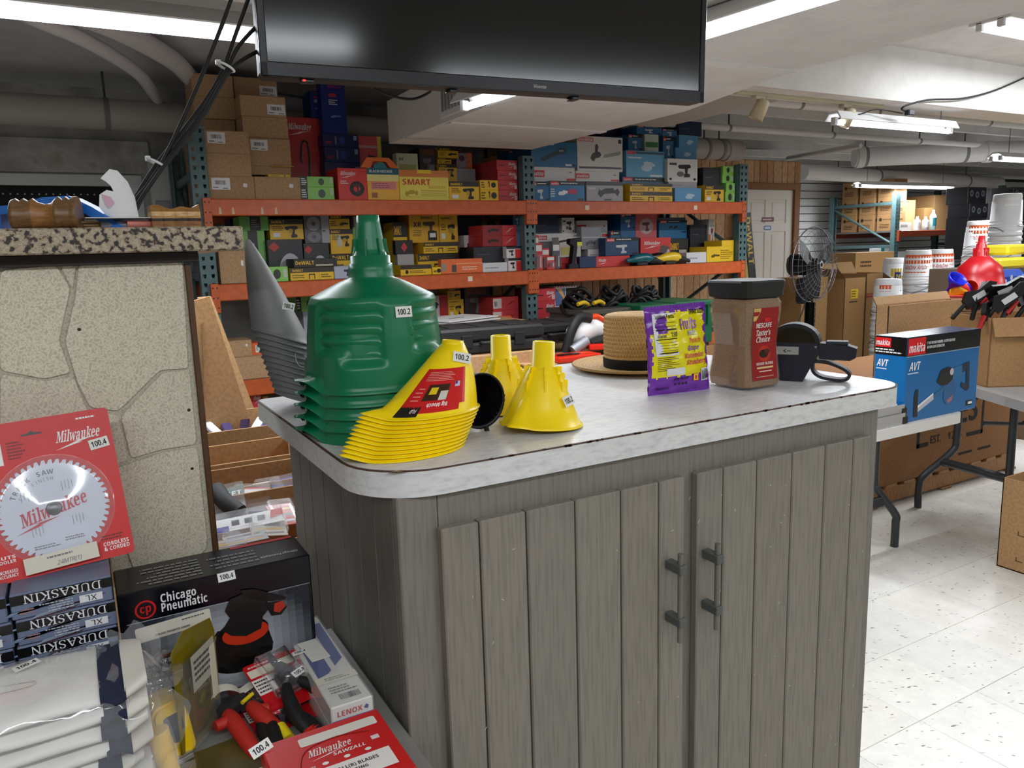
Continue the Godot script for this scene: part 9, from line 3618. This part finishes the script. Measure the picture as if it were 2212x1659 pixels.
	["navy", 3.221, 3.465, 1.62, 1.622, 1.771, -5.34, .25, "dark blue box under the upper beam right of the middle post", ""],
	["whtool", 3.501, 3.623, 1.62, 1.622, 1.744, -5.34, .22, "small white box with a tool photo right of the middle post", ""],
	["makw", 3.2, 3.655, 1.554, 1.555, 1.62, -5.31, .25, "low white box with red strip right of the middle post", ""],
	["greyb", 3.202, 3.669, 1.344, 1.344, 1.554, -5.32, .25, "dull grey carton behind the hanging blister packs", ""],
	["makw", 3.672, 3.986, 1.344, 1.586, 1.722, -5.38, .2, "white box with red logo behind a clear case", ""],
	["clearc", 3.62, 3.818, 1.485, 1.487, 1.668, -5.24, .067, "clear grey plastic case of bits", ""],
	["bookb", 3.336, 3.545, 1.431, 1.431, 1.585, -5.14, .1, "white box with black lid edge behind the upright drill", ""],
	["maknav", 3.786, 4.127, 1.428, 1.428, 1.573, -5.14, .097, "dark blue box with red logo on the middle shelf", ""],
	["milwSaw", 4.146, 4.471, 1.344, 1.413, 1.566, -5.14, .25, "red box with a circular saw printed on it", ""],
	["dwband", 4.565, 4.777, 1.344, 1.416, 1.556, -5.26, .2, "yellow box with black lettered band beside the red saw box", ""],
	["makb", 4.094, 4.251, 1.566, 1.644, 1.776, -5.34, .2, "blue box standing under the upper beam", ""],
	["milwb", 4.253, 4.486, 1.566, 1.583, 1.771, -5.34, .1, "red blister card of a drill under the upper beam", ""],
	["makt", 4.512, 4.832, 1.556, 1.602, 1.718, -5.34, .22, "blue box with two batteries printed on it", ""],
	["makband", 3.988, 4.089, 1.344, 1.581, 1.635, -5.34, .2, "narrow box with red logo between blue boxes", ""],
	["blackb", 4.834, 5.033, 1.344, 1.519, 1.674, -5.3, .2, "black box at the right of the middle shelf", ""],
	["whdrill2", 5.035, 5.105, 1.344, 1.476, 1.72, -5.28, .2, "white carton with a red drill photo at the right post", ""],
	["whiteb", 4.558, 4.783, 1.344, 1.344, 1.433, -5.04, .16, "low white box at the front right of the middle shelf", ""],
	["dwL", 4.788, 5.105, 1.344, 1.344, 1.477, -5.04, .22, "yellow box with a step in its top at the right post", ""],
	["milwF", 3.62, 3.956, 1.344, 1.344, 1.427, -5.04, .2, "flat red box with white lettering at the front of the middle shelf", ""],
	["navyF", 3.461, 3.62, 1.344, 1.344, 1.431, -5.04, .2, "flat blue box beside the flat red box", ""],
	["milwS", 3.289, 3.435, 1.344, 1.344, 1.425, -5.04, .16, "small red box beside the blister packs", ""],
	["whiteb", 3.682, 3.868, 1.344, 1.403, 1.485, -5.24, .12, "low white box behind the flat red box", ""],
	["navy", 3.905, 5.105, 1.344, 1.344, 1.754, -5.66, .3, "long dark carton along the back of the right middle shelf", ""],
	["milwW", 2.315, 2.458, .741, 1.026, 1.179, -5.34, .2, "white and red box on the lower shelf under the beam", ""],
	["dwtool", 2.46, 2.59, .741, 1.003, 1.14, -5.34, .2, "yellow box with a tool print on the lower shelf", ""],
	["dwalt", 2.46, 2.568, 1.14, 1.141, 1.231, -5.34, .2, "yellow box on top of another on the lower shelf", ""],
	["darkpack", 2.601, 2.809, .741, 1.005, 1.229, -5.34, .2, "dark blister packs hanging in the lower shelf", ""],
	["milwP", 2.717, 2.935, 1.054, 1.055, 1.152, -5.1, .237, "red box with pale label, upper of two on the lower shelf", ""],
	["milwP", 2.713, 2.935, .741, .946, 1.054, -5.1, .237, "red box with pale label, lower of two on the lower shelf", ""],
	["orangeW", 2.621, 2.84, .741, .883, 1.013, -5.04, .057, "orange carton with white label on the lower shelf", ""],
	["milwS", 3.045, 3.233, 1.103, 1.107, 1.202, -5.04, .3, "red box, topmost of three right of the middle post on the lower shelf", ""],
	["milwS", 3.045, 3.226, 1.005, 1.008, 1.103, -5.04, .3, "red box, second of three right of the middle post on the lower shelf", ""],
	["milwS", 3.045, 3.211, .741, .913, 1.005, -5.04, .3, "red box, lowest of three right of the middle post on the lower shelf", ""],
	["makBig", 3.244, 3.475, .947, .976, 1.211, -5.08, .3, "white box with big red slanted lettering and a saw photo", "lettered_box"],
	["whiteb", 3.213, 3.608, .741, .783, .947, -5.02, .3, "white carton lid under the big lettered box", ""],
	["lime", 1.321, 1.48, 1.122, 1.124, 1.226, -5.34, .2, "green box on the lower shelf behind the green funnel", ""],
	["greyt", 1.36, 1.504, .741, .994, 1.122, -5.34, .2, "grey box on the lower shelf behind the green funnel", ""],
	["blackb", 1.373, 2.721, .741, .741, 1.004, -5.66, .3, "long dark carton along the back of the lower shelf", ""],
	["kraftS", .797, .947, .886, .903, .99, -5.04, .2, "brown box behind the folded cardboard on the lower shelf", ""],
	["kraft", .78, 1.093, .741, .741, .886, -5.02, .28, "wide brown carton flap at the front of the lower shelf", ""],
	["orangeW", .949, 1.038, .886, .887, .964, -5.06, .15, "small orange box on the lower shelf beside a brown box", ""],
	["milwS", .865, .979, .2, .561, .642, -5.04, .2, "red box below the lower beam near the counter corner", ""],
	["dwalt2", .981, 1.116, .2, .576, .621, -5.04, .2, "yellow box below the lower beam near the counter corner", ""],
]
